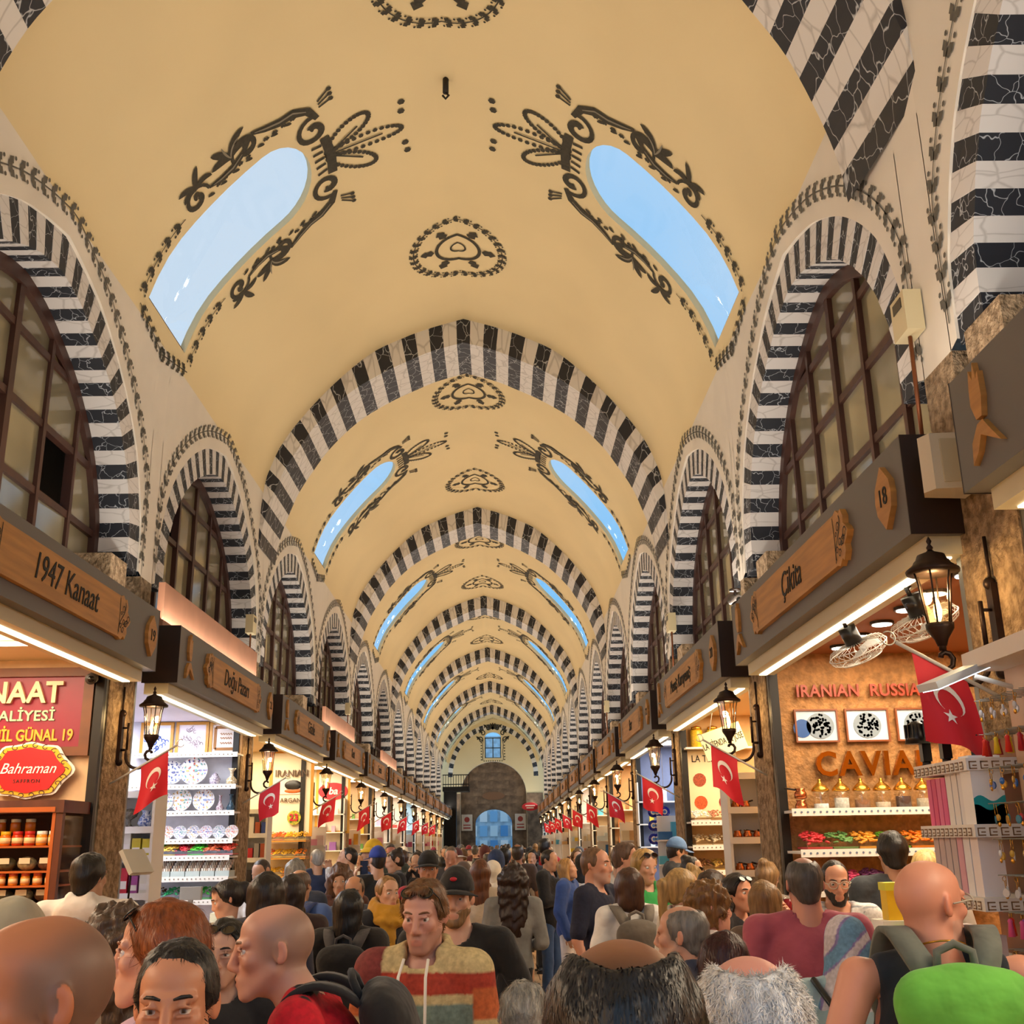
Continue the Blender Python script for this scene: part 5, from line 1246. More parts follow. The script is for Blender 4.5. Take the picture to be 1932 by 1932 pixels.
# ------------------------------------------------------------------ people: one skin surface per body grown from a signed distance field
M_SKIN = mat('skin', (.8, .6, .5), .45, attr=True, bump=(60, .12, .002)); M_HAIR = mat('hair', (.1, .1, .1), .42, objcol=True, noise=(55, .45), vec=(1, 1, .16), bump=(90, .7, .006))
M_CLOTH = mat('cloth', (.5, .5, .5), .85, objcol=True, noise=(9, .18), bump=(11, .55, .03), sheen=.15); M_CLOTHA = mat('cloth_print', (.5, .5, .5), .85, attr=True, noise=(60, .25), bump=(11, .5, .03))
M_EYE = mat('eye', (1, 1, 1), .1, attr=True); M_LENS = mat('dark_lens', '#20140e', .05, spec=.9); M_BLK = mat('black_plastic', '#131212', .35)
class SDF:
    def __init__(s, ax): s.ax = ax; s.D = np.full([len(a) for a in ax], .5, np.float32)
    def _sub(s, lo, hi):
        sl = [slice(max(0, int(np.searchsorted(a, l))-1), min(len(a), int(np.searchsorted(a, h))+1)) for a, l, h in zip(s.ax, lo, hi)]
        if any(q.start >= q.stop for q in sl): return None
        g = [s.ax[0][sl[0]][:, None, None], s.ax[1][sl[1]][None, :, None], s.ax[2][sl[2]][None, None, :]]
        return tuple(sl), g
    def _mix(s, sl, d, k, op):
        o = s.D[sl]
        if op == '+':
            h = np.clip(.5+.5*(o-d)/k, 0, 1); s.D[sl] = o*(1-h)+d*h-k*h*(1-h)
        elif op == '-':
            h = np.clip(.5-.5*(o+d)/k, 0, 1); s.D[sl] = o*(1-h)-d*h+k*h*(1-h)
    def cap(s, a, b, ra, rb=None, k=.02, op='+', sq=(1, 1, 1)):
        rb = ra if rb is None else rb; a, b, sq = np.array(a, float), np.array(b, float), np.array(sq, float)
        R = max(ra, rb)*sq.max()+.06+k; r = s._sub(np.minimum(a, b)-R, np.maximum(a, b)+R)
        if r is None: return s
        sl, g = r; A, B = a/sq, b/sq; ba = B-A; p = [g[i]/sq[i]-A[i] for i in range(3)]
        t = np.clip((p[0]*ba[0]+p[1]*ba[1]+p[2]*ba[2])/max(ba@ba, 1e-9), 0, 1)
        d = (np.sqrt((p[0]-t*ba[0])**2+(p[1]-t*ba[1])**2+(p[2]-t*ba[2])**2)-(ra+(rb-ra)*t))*sq.min()
        s._mix(sl, d, k, op); return s
    def ell(s, c, r, R=None, k=.02, op='+'):
        c, r = np.array(c, float), np.array(r, float); m = r.max()+.06+k; q = s._sub(c-m, c+m)
        if q is None: return s
        sl, g = q; p = [g[i]-c[i] for i in range(3)]
        if R is not None: p = [p[0]*R[0][i]+p[1]*R[1][i]+p[2]*R[2][i] for i in range(3)]
        k0 = np.sqrt(sum((p[i]/r[i])**2 for i in range(3))); k1 = np.sqrt(sum((p[i]/r[i]**2)**2 for i in range(3)))+1e-9
        s._mix(sl, k0*(k0-1)/k1, k, op); return s
    def cut(s, n, d):       # keep n.p < d
        g = [s.ax[0][:, None, None], s.ax[1][None, :, None], s.ax[2][None, None, :]]
        s.D = np.maximum(s.D, (g[0]*n[0]+g[1]*n[1]+g[2]*n[2]-d).astype(np.float32)); return s
    def net(s):
        D = s.D; D[0] = D[-1] = .5; D[:, 0] = D[:, -1] = .5; D[:, :, 0] = D[:, :, -1] = .5
        S = D < 0; c = np.zeros([n-1 for n in D.shape], np.int8); cor = [(i, j, k) for i in (0, 1) for j in (0, 1) for k in (0, 1)]
        n = D.shape
        for (i, j, k) in cor: c += S[i:n[0]-1+i, j:n[1]-1+j, k:n[2]-1+k]
        act = (c > 0) & (c < 8); ids = np.argwhere(act)
        if len(ids) == 0: return np.zeros((0, 3)), np.zeros((0, 4), int)
        idx = np.full(act.shape, -1, np.int64); idx[act] = np.arange(len(ids))
        V = {q: D[ids[:, 0]+q[0], ids[:, 1]+q[1], ids[:, 2]+q[2]] for q in cor}
        pos = np.zeros((len(ids), 3)); cnt = np.zeros(len(ids))
        for a in cor:
            for ax in range(3):
                if a[ax]: continue
                b = list(a); b[ax] = 1; da, db = V[a], V[tuple(b)]; m = (da < 0) != (db < 0)
                t = np.where(m, da/np.where(m, da-db, 1), 0); p = np.array(a, float)[None].repeat(len(ids), 0); p[:, ax] += t
                pos[m] += p[m]; cnt[m] += 1
        pos = ids+pos/cnt[:, None]; out = np.stack([np.interp(pos[:, i], np.arange(n[i]), s.ax[i]) for i in range(3)], 1)
        F = []
        for ax in range(3):
            o = [a for a in range(3) if a != ax]; A = [slice(None)]*3; B = [slice(None)]*3
            A[ax] = slice(0, n[ax]-1); B[ax] = slice(1, n[ax]); sa, sb = S[tuple(A)], S[tuple(B)]
            e = np.argwhere(sa != sb); e = e[(e[:, o[0]] > 0) & (e[:, o[1]] > 0) & (e[:, o[0]] < n[o[0]]-1) & (e[:, o[1]] < n[o[1]]-1)]
            fl = sa[e[:, 0], e[:, 1], e[:, 2]]; q = []
            for (u, v) in ((1, 1), (0, 1), (0, 0), (1, 0)):
                w = e.copy(); w[:, o[0]] -= u; w[:, o[1]] -= v; q.append(idx[w[:, 0], w[:, 1], w[:, 2]])
            q = np.stack(q, 1); fl = fl if ax != 1 else ~fl; q[~fl] = q[~fl][:, ::-1]; F.append(q)
        return out, np.concatenate(F)
def npmesh(name, V, F, m, col=None):
    me = bpy.data.meshes.new(name); me.vertices.add(len(V)); me.vertices.foreach_set('co', np.ascontiguousarray(V, np.float32).ravel())
    me.loops.add(len(F)*4); me.loops.foreach_set('vertex_index', np.ascontiguousarray(F, np.int32).ravel())
    me.polygons.add(len(F)); me.polygons.foreach_set('loop_start', np.arange(0, len(F)*4, 4, dtype=np.int32))
    me.polygons.foreach_set('use_smooth', np.ones(len(F), bool)); me.materials.append(m)
    me.update(calc_edges=True)
    if col is not None:
        a = me.color_attributes.new('Col', 'FLOAT_COLOR', 'POINT'); a.data.foreach_set('color', np.c_[col, np.ones(len(V))].astype(np.float32).ravel())
    return me
def axis(lo, hi, c0, c1, fine, coarse):
    """grid line positions: fine inside [c0, c1], coarse outside"""
    c0, c1 = max(lo, c0), min(hi, c1)
    a = list(np.arange(lo, c0, coarse))+list(np.arange(c0, c1, fine))+list(np.arange(c1, hi+coarse, coarse)); return np.array(a)
def wob(P, f, seed=0.):
    """cheap smooth noise in [-1, 1]"""
    x, y, z = P[:, 0]*f+seed, P[:, 1]*f+seed*1.7, P[:, 2]*f+seed*.6
    return (np.sin(x+1.3*np.sin(y*.9))+np.sin(y*1.1+1.7*np.sin(z*1.2+x*.4))+np.sin(z*1.3+1.1*np.sin(x*1.4)))/3
ARMS = {'down': ((.245, .03, 1.16), (.25, -.07, .91)), 'fwd': ((.24, .02, 1.14), (.12, -.25, 1.10)), 'phone': ((.25, -.1, 1.25), (.12, -.30, 1.47)), 'chin': ((.20, -.15, 1.19), (.05, -.20, 1.50)),
        'back': ((.23, .1, 1.15), (.1, .16, 1.0)), 'low': ((.23, .0, 1.14), (.10, -.2, .95)), 'out': ((.27, -.1, 1.2), (.2, -.34, 1.2)), 'wide': ((.30, .04, 1.17), (.30, -.1, .93)), 'fold': ((.23, -.06, 1.16), (-.08, -.21, 1.2))}
HANDS = {}
def hand_mesh(curl, res):
    key = (curl, res)
    if key in HANDS: return HANDS[key]
    g = SDF([np.arange(-.07, .06, res), np.arange(-.085, .06, res), np.arange(-.22, .03, res)])
    g.cap((0, 0, .02), (0, 0, -.03), .024, .026, .01, '+', (.75, 1, 1)); g.ell((0, 0, -.055), (.016, .041, .048), None, .015)
    for i, (y, L) in enumerate(((-.03, .07), (-.01, .08), (.011, .075), (.03, .06))):
        a = np.array((0, y, -.09)); p = [a]; an = 0
        for seg, f in ((.45, 1), (.32, 1.2), (.23, 1.1)):
            an += curl*f; p.append(p[-1]+np.array((-math.sin(an), y*.6, -math.cos(an)))*L*seg)
        for u, v, r in zip(p[:-1], p[1:], (.0095, .0085, .0078)): g.cap(u, v, r, r*.9, .004)
    g.cap((0, -.028, -.03), (-.012, -.056, -.058), .012, .011, .008); g.cap((-.012, -.056, -.058), (-.024, -.064, -.088), .0105, .008, .004)
    HANDS[key] = g.net(); return HANDS[key]
def rot(ax, a): return np.array(Matrix.Rotation(a, 3, ax))
EYE = {}
def eye_mesh(c):
    if c in EYE: return EYE[c]
    q = MB(); q.ball((0, 0, 0), .0122, None, 14, 12); me = q.mesh('eye', M_EYE)
    V = np.array([v.co for v in me.vertices]); d = np.hypot(V[:, 0], V[:, 2]); f = V[:, 1] < 0
    col = np.where((f & (d < .0025))[:, None], 0.005, np.where((f & (d < .0062))[:, None], np.array(lin(c)), np.array((.72, .68, .64))))
    a = me.color_attributes.new('Col', 'FLOAT_COLOR', 'POINT'); a.data.foreach_set('color', np.c_[col, np.ones(len(V))].astype(np.float32).ravel())
    EYE[c] = me; return me
PEOPLE = []
def person(label, x, y, H, face=180, head=0, nod=0, tilt=0, lean=0, skin='#c99a7c', w=1., fat=0., fem=False, arms=('down', 'down'), top='tee', tc='#333333', bc='#20222c', hair='short', hc='#2a1d14', beard=None, cap=None, capc='#101014', glasses=None, res=None, pattern=None, group=None, z0=0., skirt=False, shoes='#15151a', scalp=None, trim=None, strands=0, scale_head=1., hood=None, headoff=(0, 0), fluff=0., hcut=None, neck=1.):
    S = H/1.738; dist = math.hypot(x-.47, y); hr = res or min(.016, max(.0046, dist*.0016)); br = min(.034, max(.016, dist*.004))
    root = thing('person', label, 'person', (x, y, z0), math.radians(face), group); root.scale = (S, S, S)
    L = rot('X', lean); hip = np.array((0, 0, .95))
    T = lambda p: L @ (np.array(p, float)-hip)+hip
    sw = .185*w
    HR = rot('Z', math.radians(head)) @ rot('Y', math.radians(tilt)) @ rot('X', math.radians(nod)) 
    nb = T((0, .015, 1.475)); hc0 = nb+(L @ np.array((headoff[0], -.022+headoff[1], .143)))
    hs = scale_head
    Hd = lambda p: HR @ (np.array(p, float)*hs)+hc0
    ext = 1.9
    ax = [axis(-.42, .42, hc0[0]-.11, hc0[0]+.11, hr, br), axis(min(-.42, hc0[1]-.15), .32, hc0[1]-.15, hc0[1]+.14, hr, br), axis(-.02, max(1.82, hc0[2]+.16), hc0[2]-.17, hc0[2]+.14, hr, br)]
    g = SDF(ax)
    A = []
    for sd, nm in ((-1, arms[0]), (1, arms[1])):
        e, q = ARMS[nm]; A.append((T((sd*sw, 0, 1.43)), T((sd*(e[0]+(sw-.185)), e[1], e[2])), T((sd*(q[0]+(sw-.185)), q[1], q[2]))))
    def torso(g, o=0.):
        f = fat
        g.ell(T((0, .0, .97)), (.155*w+o, .112+f*.5+o, .13+o), L, .03); g.ell(T((0, -.02-f*.5, 1.10)), (.135*w+f+o, .095+f+o, .14+o), L, .05)
        g.ell(T((0, .0, 1.29)), (.16*w+f*.4+o, .105+f*.5+o, .19+o), L, .05)
        for sd in (-1, 1): g.cap(T((sd*.05, .012, 1.475)), T((sd*sw*.96, .0, 1.425)), .035+o, .05+o, .03)
        if fem: 
            for sd in (-1, 1): g.ell(T((sd*.07, -.09, 1.28)), (.06+o, .05+o, .06+o), L, .03)
    def arm(g, a, o, t=1., r0=.05):
        m = .92 if fem else 1.
        p, e, q = a; g.cap(p, p+(e-p)*min(1, t*2), r0*m+o, (.05-(.01)*min(1, t*2))*m+o, .03)
        if t > .5: u = (t-.5)*2; g.cap(e, e+(q-e)*u, .041*m+o, (.041-.014*u)*m+o, .012)
    torso(g, -.012)
    for a in A: arm(g, a, -.003 if top != 'tank' else .002)
    for sd in (-1, 1):
        g.cap((sd*.085, 0, .93), (sd*.095, -.01, .5), .075, .05, .02); g.cap((sd*.095, -.01, .5), (sd*.1, .02, .08), .05, .036, .02); g.cap((sd*.1, .03, .045), (sd*.11, -.11, .035), .036, .032, .02)
    nk = (.047 if fem else .058)*neck*(1.08 if w > 1.1 else 1)
    g.cap(nb+np.array((0, 0, -.03)), Hd((0, .022, -.06)), nk+.004, nk-.003, .03)
    # head and face
    K = HR
    g.ell(Hd((0, .014, .022)), np.array((.073, .094, .088))*hs, K, .02)
    jw = .9 if fem else 1.
    g.ell(Hd((0, -.028, .046)), np.array((.06, .057, .052))*hs, K, .02)
    g.ell(Hd((0, -.034, -.042)), np.array((.054*jw, .056, .074))*hs, K, .03); g.cap(Hd((-.012*jw, -.077, -.106)), Hd((.012*jw, -.077, -.106)), .017, .017, .02)
    for sd in (-1, 1):
        g.cap(Hd((sd*.052*jw, -.004, -.05)), Hd((sd*.022*jw, -.066, -.102)), .016, .014, .02); g.ell(Hd((sd*.041, -.066, -.022)), (.02, .018, .018), K, .02)
        g.ell(Hd((sd*.032, -.1, .001)), (.0145, .0125, .011), K, .010, '-')
        g.cap(Hd((sd*.012, -.0875, .021)), Hd((sd*.048, -.075, .022)), .0075 if fem else .0095, .008, .014)
        if hr < .010: g.cap(Hd((sd*.017, -.0905, .0065)), Hd((sd*.031, -.0935, .0105)), .0038, .004, .004); g.cap(Hd((sd*.031, -.0935, .0105)), Hd((sd*.045, -.085, .005)), .004, .0036, .004); g.cap(Hd((sd*.019, -.0905, -.009)), Hd((sd*.044, -.085, -.008)), .0038, .0036, .004)
        g.ell(Hd((sd*.0755, .016, -.006)), (.0085, .019, .031), K @ rot('Z', -sd*.35), .008); g.ell(Hd((sd*.0845, .009, -.003)), (.0072, .0115, .02), K @ rot('Z', -sd*.35), .005, '-')
        g.ell(Hd((sd*.0125, -.098, -.041)), (.0085, .01, .008), K, .006)
    g.cap(Hd((0, -.0895, .02)), Hd((0, -.106 if fem else -.110, -.033)), .0082, .0108 if fem else .0128, .012)
    g.ell(Hd((0, -.076, -.072)), (.03, .022, .026), K, .02)
    if hr < .012: g.cap(Hd((-.02, -.092, -.068)), Hd((0, -.0965, -.067)), .0045, .0052, .006); g.cap(Hd((.02, -.092, -.068)), Hd((0, -.0965, -.067)), .0045, .0052, .006); g.cap(Hd((-.014, -.094, -.0785)), Hd((.014, -.094, -.0785)), .0062, .0062, .006)
    if hr < .007: g.cap(Hd((-.022, -.1, -.0732)), Hd((.022, -.1, -.0732)), .0026, .0026, .003, '-')
    V, F = g.net()
    # hands joined on
    if dist < 15:
        hv, hf = hand_mesh(.45 if True else .2, .006 if dist < 7 else .0095)
        for (p, e, q), sd in zip(A, (-1, 1)):
            d = (q-e)/np.linalg.norm(q-e); side = np.array((sd*1., .0, 0)) if abs(d[0]) < .8 else np.array((0, -1., 0))
            xx = side-d*(side@d); xx /= np.linalg.norm(xx); R = np.stack([xx, np.cross(-d, xx), -d], 1)
            F = np.concatenate([F, hf+len(V)]); V = np.concatenate([V, hv @ R.T+q])
    # skin colour: lips, flush, stubble on the scalp
    c = np.tile(np.array(lin(skin)), (len(V), 1)); lv = (V-hc0) @ HR/hs
    hd = (lv[:, 2] > -.14) & (np.abs(lv[:, 0]) < .1) & (np.abs(lv[:, 1]) < .14)
    n1 = wob(V, 40., x)*.5+.5
    c *= (1-.08*n1)[:, None]
    lip = hd & (np.abs(lv[:, 0]) < .0205) & (lv[:, 2] > -.084) & (lv[:, 2] < -.064) & (lv[:, 1] < -.088)
    c[lip] = c[lip]*(np.array((.88, .6, .6)) if fem else np.array((.92, .76, .75)))
    chk = hd & (np.hypot(np.abs(lv[:, 0])-.045, lv[:, 2]+.03) < .03) & (lv[:, 1] < -.04); c[chk] *= np.array((1.0, .94, .93))
    nos = hd & (lv[:, 1] < -.103); c[nos] *= np.array((1., .93, .92)); ear = hd & (np.abs(lv[:, 0]) > .074); c[ear] *= np.array((1., .88, .86))
    if scalp:       # shaved hair shadow: colour of the scalp stubble
        sg_ = lambda t: 1/(1+np.exp(-np.clip(t, -30, 30)))
        wgt = sg_((lv[:, 1]+.042)/.007)*sg_((lv[:, 2]+.035+.4*lv[:, 1])/.009)*sg_((.066+.45*lv[:, 1]-lv[:, 2]+.012*n1)/.010)*hd*(np.abs(lv[:, 0]) < .0785)
        wgt = (.75*wgt)[:, None]; c = c*(1-wgt)+np.array(lin(scalp))*wgt
    if beard == 'stubble' or beard == 'grey':
        m = hd & (lv[:, 2] < -.045) & (lv[:, 1] < .02) & ~lip & (lv[:, 1] < -.0)
        c[m] = c[m]*.72+np.array(lin('#4a3a30' if beard == 'stubble' else '#b8b0a8'))*.28
    if pattern == 'bodysuit': pass
    link('body', npmesh('body', V, F, M_SKIN, c), root)
    # face details
    frontal = math.cos(math.radians(face+head)) > -.35
    if dist < 11 and frontal:
        for sd in (-1, 1):
            o = link('eye', eye_mesh('#4a3524' if hc not in ('#c8a060', '#8a5a30', '#b0602c') else '#4a6a80'), root); o.matrix_local = Matrix.Translation(Hd((sd*.031, -.0752, .0005))) @ Matrix(HR).to_4x4()
        if dist < 9:
            for sd in (-1, 1):
                q = MB(); q.tube([Hd((sd*u, -v, z)) for u, v, z in ((.012, .0965, .0225), (.026, .0935, .0265), (.04, .0855, .0265), (.05, .078, .0215))], [.0025, .0042, .0036, .0014], None, 6); o = q.build('eyebrow', M_HAIR, root); paint(o, hc if hair not in ('bald',) and hc != '#e8e4e0' else '#8a7060')
    # hair
    if hair != 'bald' or beard == 'full':
        hx = .32 if hair in ('long', 'curly', 'hijab', 'bob', 'pony') else .16
        low = {'long': -.42, 'curly': -.42, 'hijab': -.30, 'bob': -.2, 'pony': -.34}.get(hair, -.16)
        hh = max(hr*1.05, .005)
        def hair_obj(nm, fn, colr, amp, frq, mtl=M_HAIR, lo=low, strand=0, hcol=None):
            q = SDF([np.arange(-hx*.62, hx*.62, hh), np.arange(-.16, .24 if hair in ('long', 'curly', 'pony', 'bob', 'bun', 'hijab') else .15, hh), np.arange(lo-.03, .19, hh)]); fn(q); v, f = q.net()
            if len(v) == 0: return
            if amp:
                nv = v/np.maximum(np.linalg.norm(v*[1, 1, .5], axis=1), .02)[:, None]; an = np.arctan2(v[:, 0], v[:, 1]); v = v+nv*(amp*(wob(v, frq, x*3)+.5*wob(v*[1, 1, .25], frq*2.6, y)))[:, None]
            wv = (v*hs) @ HR.T+hc0
            o = link(nm, npmesh(nm, wv, f, mtl if hcol is None else M_CLOTHA, None if hcol is None else hcol(v)), root); paint(o, colr)
            if strand:
                rnd = np.random.RandomState(int(abs(x)*1000)); fi = rnd.randint(0, len(f), strand); P = v[f[fi]].mean(1); a_, b_ = v[f[fi, 1]]-v[f[fi, 0]], v[f[fi, 3]]-v[f[fi, 0]]
                N = np.cross(a_, b_); N /= np.maximum(np.linalg.norm(N, axis=1), 1e-9)[:, None]
                keep = (N*P).sum(1) > 0; P, N = P[keep], N[keep]
                flow = np.stack([P[:, 0]*1.2, (P[:, 1])*1.5+.02, -np.abs(P[:, 2])-.05], 1)*(.5 if fluff else 1)+rnd.normal(0, .05 if fluff else .025, P.shape); flow -= N*(flow*N).sum(1)[:, None]; flow /= np.maximum(np.linalg.norm(flow, axis=1), 1e-6)[:, None]
                ln = rnd.uniform(.012, .03, len(P))[:, None]*{'long': 1.5, 'bob': 1.5, 'pony': 1.5, 'ring': .33, 'buzz': .3, 'slick': .8}.get(hair, 1.)*(1.8 if fluff else 1.); sdv = np.cross(N, flow)*rnd.uniform(.0005, .0011, len(P))[:, None]
                p1 = P+flow*ln*.5+N*((.0008 if hair in ('ring', 'slick') else .0035)+fluff*.006); p2 = P+flow*ln+N*(rnd.uniform(.0, .005, len(P))[:, None]*(.2 if hair in ('ring', 'slick') else 1)+fluff*rnd.uniform(.004, .02, len(P))[:, None])
                VV = np.stack([P-sdv, P+sdv, p1+sdv*.8, p1-sdv*.8, p2+sdv*.15, p2-sdv*.15], 1).reshape(-1, 3); b0 = np.arange(len(P))[:, None]*6
                FF = np.concatenate([b0+[0, 1, 2, 3], b0+[3, 2, 4, 5]]); tag(paint(link('hair_strands', npmesh('hair_strands', (VV*hs) @ HR.T+hc0, FF, M_HAIR), root), colr), kind='stuff')
        def shell(q, t, face_cut=True, low_z=-.05):
            q.ell((0, .016, .024), (.074+t, .095+t, .089+t), None, .01)
            q.cap((0, .05, .0), (0, .055, low_z), .05+t, .045+t, .02)
        def face_off(q, top=.05, side=.0):
            q.ell((0, -.152, -.03), (.115+side, .145, .085+top), None, .012, '-')
            for sd in (-1, 1): q.ell((sd*.088, -.02, -.05), (.03, .05, .05), None, .01, '-')
        def f_short(q): shell(q, .011, low_z=-.05); q.ell((0, -.035, .088), (.056, .06, .028), None, .02); face_off(q, .05); q.cut((0, 0, -1), .085); q.cut((0, -.25, -1), .045+.02)
        def f_slick(q): shell(q, .008, low_z=-.05); face_off(q, .062); q.cut((0, 0, -1), .085); q.cut((0, -.25, -1), .06)
        def f_buzz(q): shell(q, .005, low_z=-.04); face_off(q, .052, .004); q.cut((0, -.35, -1), .045)
        def f_ring(q): shell(q, .007, low_z=-.045); q.ell((0, -.015, .118), (.05, .108, .062), None, .012, '-'); face_off(q, .07, .012); q.cut((0, -.45, -1), .045)
        def f_long(q):
            shell(q, .016, low_z=-.1); q.cap((0, .06, 0), (0, .085, -.36), .075, .06, .03, '+', (1.25, .62, 1))
            for sd in (-1, 1): q.cap((sd*.066, .01, .03), (sd*.09, .015, -.25), .028, .022, .02)
            face_off(q, .055); 
        def f_bob(q):
            shell(q, .017, low_z=-.06); q.cap((0, .045, 0), (0, .05, -.10), .075, .078, .03, '+', (1.15, .8, 1))
            for sd in (-1, 1): q.cap((sd*.07, -.0, .03), (sd*.078, -.005, -.12), .026, .026, .02)
            q.ell((0, -.15, -.035), (.095, .135, .13), None, .015, '-')
        def f_curly(q):
            shell(q, .03, low_z=-.1); q.cap((0, .055, 0), (0, .08, -.34), .10, .085, .03, '+', (1.25, .7, 1))
            for sd in (-1, 1): q.cap((sd*.075, .01, .02), (sd*.10, .02, -.22), .04, .035, .02)
            q.ell((0, -.155, -.035), (.085, .11, .115), None, .015, '-')
        def f_afro(q): shell(q, .032, low_z=-.06); q.ell((0, .05, .03), (.1, .09, .1), None, .02); q.ell((0, -.155, -.045), (.1, .11, .115), None, .015, '-'); q.cut((0, 0, -1), .09)
        def f_pony(q):
            shell(q, .010, low_z=-.03); face_off(q, .055); q.cut((0, -.2, -1), .07)
            q.cap((0, .1, .05), (0, .135, .03), .024, .03, .01); q.cap((0, .135, .03), (.01, .14, -.26), .034, .018, .015)
        def f_bun(q): shell(q, .011, low_z=-.03); face_off(q, .055); q.cut((0, -.2, -1), .07); q.ell((0, .075, .105), (.042, .042, .038), None, .01)
        def f_hijab(q):
            shell(q, .022, low_z=-.08); q.cap((0, .0, -.05), (0, .01, -.24), .085, .14, .05, '+', (1.05, .85, 1)); q.ell((0, -.13, -.03), (.05, .075, .078), None, .012, '-')
        fn = {'slick': f_slick, 'short': f_short, 'buzz': f_buzz, 'ring': f_ring, 'long': f_long, 'bob': f_bob, 'curly': f_curly, 'afro': f_afro, 'pony': f_pony, 'bun': f_bun, 'hijab': f_hijab}.get(hair)
        amp, frq = {'slick': (.002, 80), 'short': (.005, 60), 'buzz': (.001, 90), 'ring': (.002, 90), 'long': (.004, 45), 'bob': (.004, 45), 'curly': (.014, 55), 'afro': (.012, 70), 'pony': (.003, 60), 'bun': (.004, 60), 'hijab': (.006, 22)}.get(hair, (0, 1))
        if fn: hobj = hair_obj('headscarf' if hair == 'hijab' else 'hair', fn, hc, amp, frq, M_CLOTH if hair == 'hijab' else M_HAIR, low, strands, hcut)
        if beard == 'full':
            def f_beard(q):
                q.ell((0, -.034, -.042), (.058, .06, .078), None, .02); q.cap((-.012, -.078, -.108), (.012, -.078, -.108), .021, .021, .02)
                for sd in (-1, 1): q.cap((sd*.056, -.004, -.05), (sd*.024, -.066, -.104), .017, .018, .015)
                q.ell((0, -.076, -.072), (.033, .025, .028), None, .02)
                q.ell((0, -.098, -.074), (.025, .016, .0115), None, .004, '-'); q.ell((0, -.1, .0), (.05, .09, .052), None, .012, '-'); q.cut((0, 1, 0), .0); q.cut((0, 0, 1), -.02)
            hair_obj('beard', f_beard, trim or hc, .002, 90, M_HAIR, -.16)
    # hats and glasses
    if cap:
        q = MB(); n = 20; dome = [(.098*math.cos(a), .125*math.sin(a)*(.92)+.0) for a in np.linspace(0, PI/2, 8)]
        pr = [(r, z) for r, z in dome]; pr[-1] = (0, pr[-1][1]); Mx = Matrix(HR) @ Matrix.Diagonal((.88, 1.1, 1)) 
        base = Hd((0, .016, .035)); q.lathe(pr, None, n, tuple(base), Mx)
        o = q.build('cap' if cap == 'cap' else 'bucket_hat', M_CLOTH, root); paint(o, capc)
        q = MB()
        if cap == 'cap':
            pts = []; 
            for r, z in ((.085, .012), (.105, .006), (.165, -.008), (.165, -.012), (.105, .0)):
                for a in np.linspace(-.95, .95, 11): pts.append(Hd((math.sin(a)*r*.86, .016-math.cos(a)*r*1.08, .035+z-.02*abs(math.sin(a))**2*(r > .1))))
            q.add(pts, [(i*11+j, i*11+j+1, (i+1)*11+j+1, (i+1)*11+j) for i in range(4) for j in range(10)], None, True)
        else: q.lathe([(.095, .02), (.125, -.012), (.14, -.03), (.137, -.034), (.12, -.016)], None, 22, tuple(base), Mx)
        paint(q.build('brim', M_CLOTH, root), capc)
    if glasses:
        up = glasses == 'up'; q = MB(); zc, yc = (.088, -.068) if up else (.0, -.098); tl = rot('X', -.75 if up else 0.)
        G = lambda p: Hd(tl @ np.array(p)+np.array((0, yc, zc)))
        fr = MB(); ln = MB()
        for sd in (-1, 1):
            ov = [(sd*.033+.0265*math.cos(a), -.004-.006*abs(math.cos(a))*0, .021*math.sin(a)) for a in np.linspace(0, 2*PI, 17)]
            fr.tube([G(p) for p in ov], .0026, None, 5); ln.add([G(p) for p in ov[:-1]], [tuple(range(16))], None)
            fr.tube([G((sd*.059, 0, .004)), G((sd*.074, .03, .006 if not up else .0)), G((sd*.08, .1, .0 if not up else -.02))], .0024, None, 5)
        fr.tube([G((-.008, -.004, .006)), G((0, -.007, .009)), G((.008, -.004, .006))], .0022, None, 5)
        paint(fr.build('glasses_frame', M_BLK if glasses != 'clear' else M_OBJ, root), '#b8b0a0'); 
        if glasses != 'clear': ln.build('glasses_lenses', M_LENS, root)
    # clothes
    if top:
        tb = min(.03, max(.010, dist*.0022)); gx = [np.arange(-.46, .46, tb), np.arange(-.46, .36, tb), np.arange(.5 if top in ('coat',) else .8, 1.62, tb)] if not lean else [np.arange(-.5, .5, tb), np.arange(-.75, .4, tb), np.arange(.75, 1.65, tb)]
        q = SDF(gx); o = {'tee': .010, 'long': .012, 'hoodie': .02, 'jacket': .024, 'coat': .03, 'tank': .004, 'blouse': .02}[top]
        torso(q, o)
        if top != 'tank':
            for a in A: arm(q, a, o+.004, .42 if top == 'tee' else 1.02)
            if top == 'blouse':
                for a in A: q.ell(a[0]+(a[1]-a[0])*.7, (.07, .07, .1), None, .03)
        q.cut((0, 0, -1), -(.62 if top == 'coat' else (.86 if top in ('jacket', 'hoodie') else .9)))
        nkr = nk+.012
        if top == 'tank':
            q.ell(T((0, -.1, 1.46)), (.09, .12, .11), L, .015, '-'); q.ell(T((0, .12, 1.48)), (.085, .09, .10), L, .015, '-')
            for sd in (-1, 1): q.ell(T((sd*.215*w, 0, 1.40)), (.085, .2, .16), L, .015, '-')
        else: q.cap(nb+np.array((0, -.022, -.035)), nb+np.array((0, -.045, .15)), nkr, nkr+.012, .008, '-')
        if top in ('hoodie',) or hood: q.ell(T((0, .10, 1.445)), (.13, .045, .08), L, .04); q.cap(T((-.07, -.02, 1.49)), T((-.05, .08, 1.52)), .026, .03, .02); q.cap(T((.07, -.02, 1.49)), T((.05, .08, 1.52)), .026, .03, .02); q.cap(nb+np.array((0, -.0, -.0)), nb+np.array((0, -.03, .15)), nk+.006, nk+.02, .008, '-')
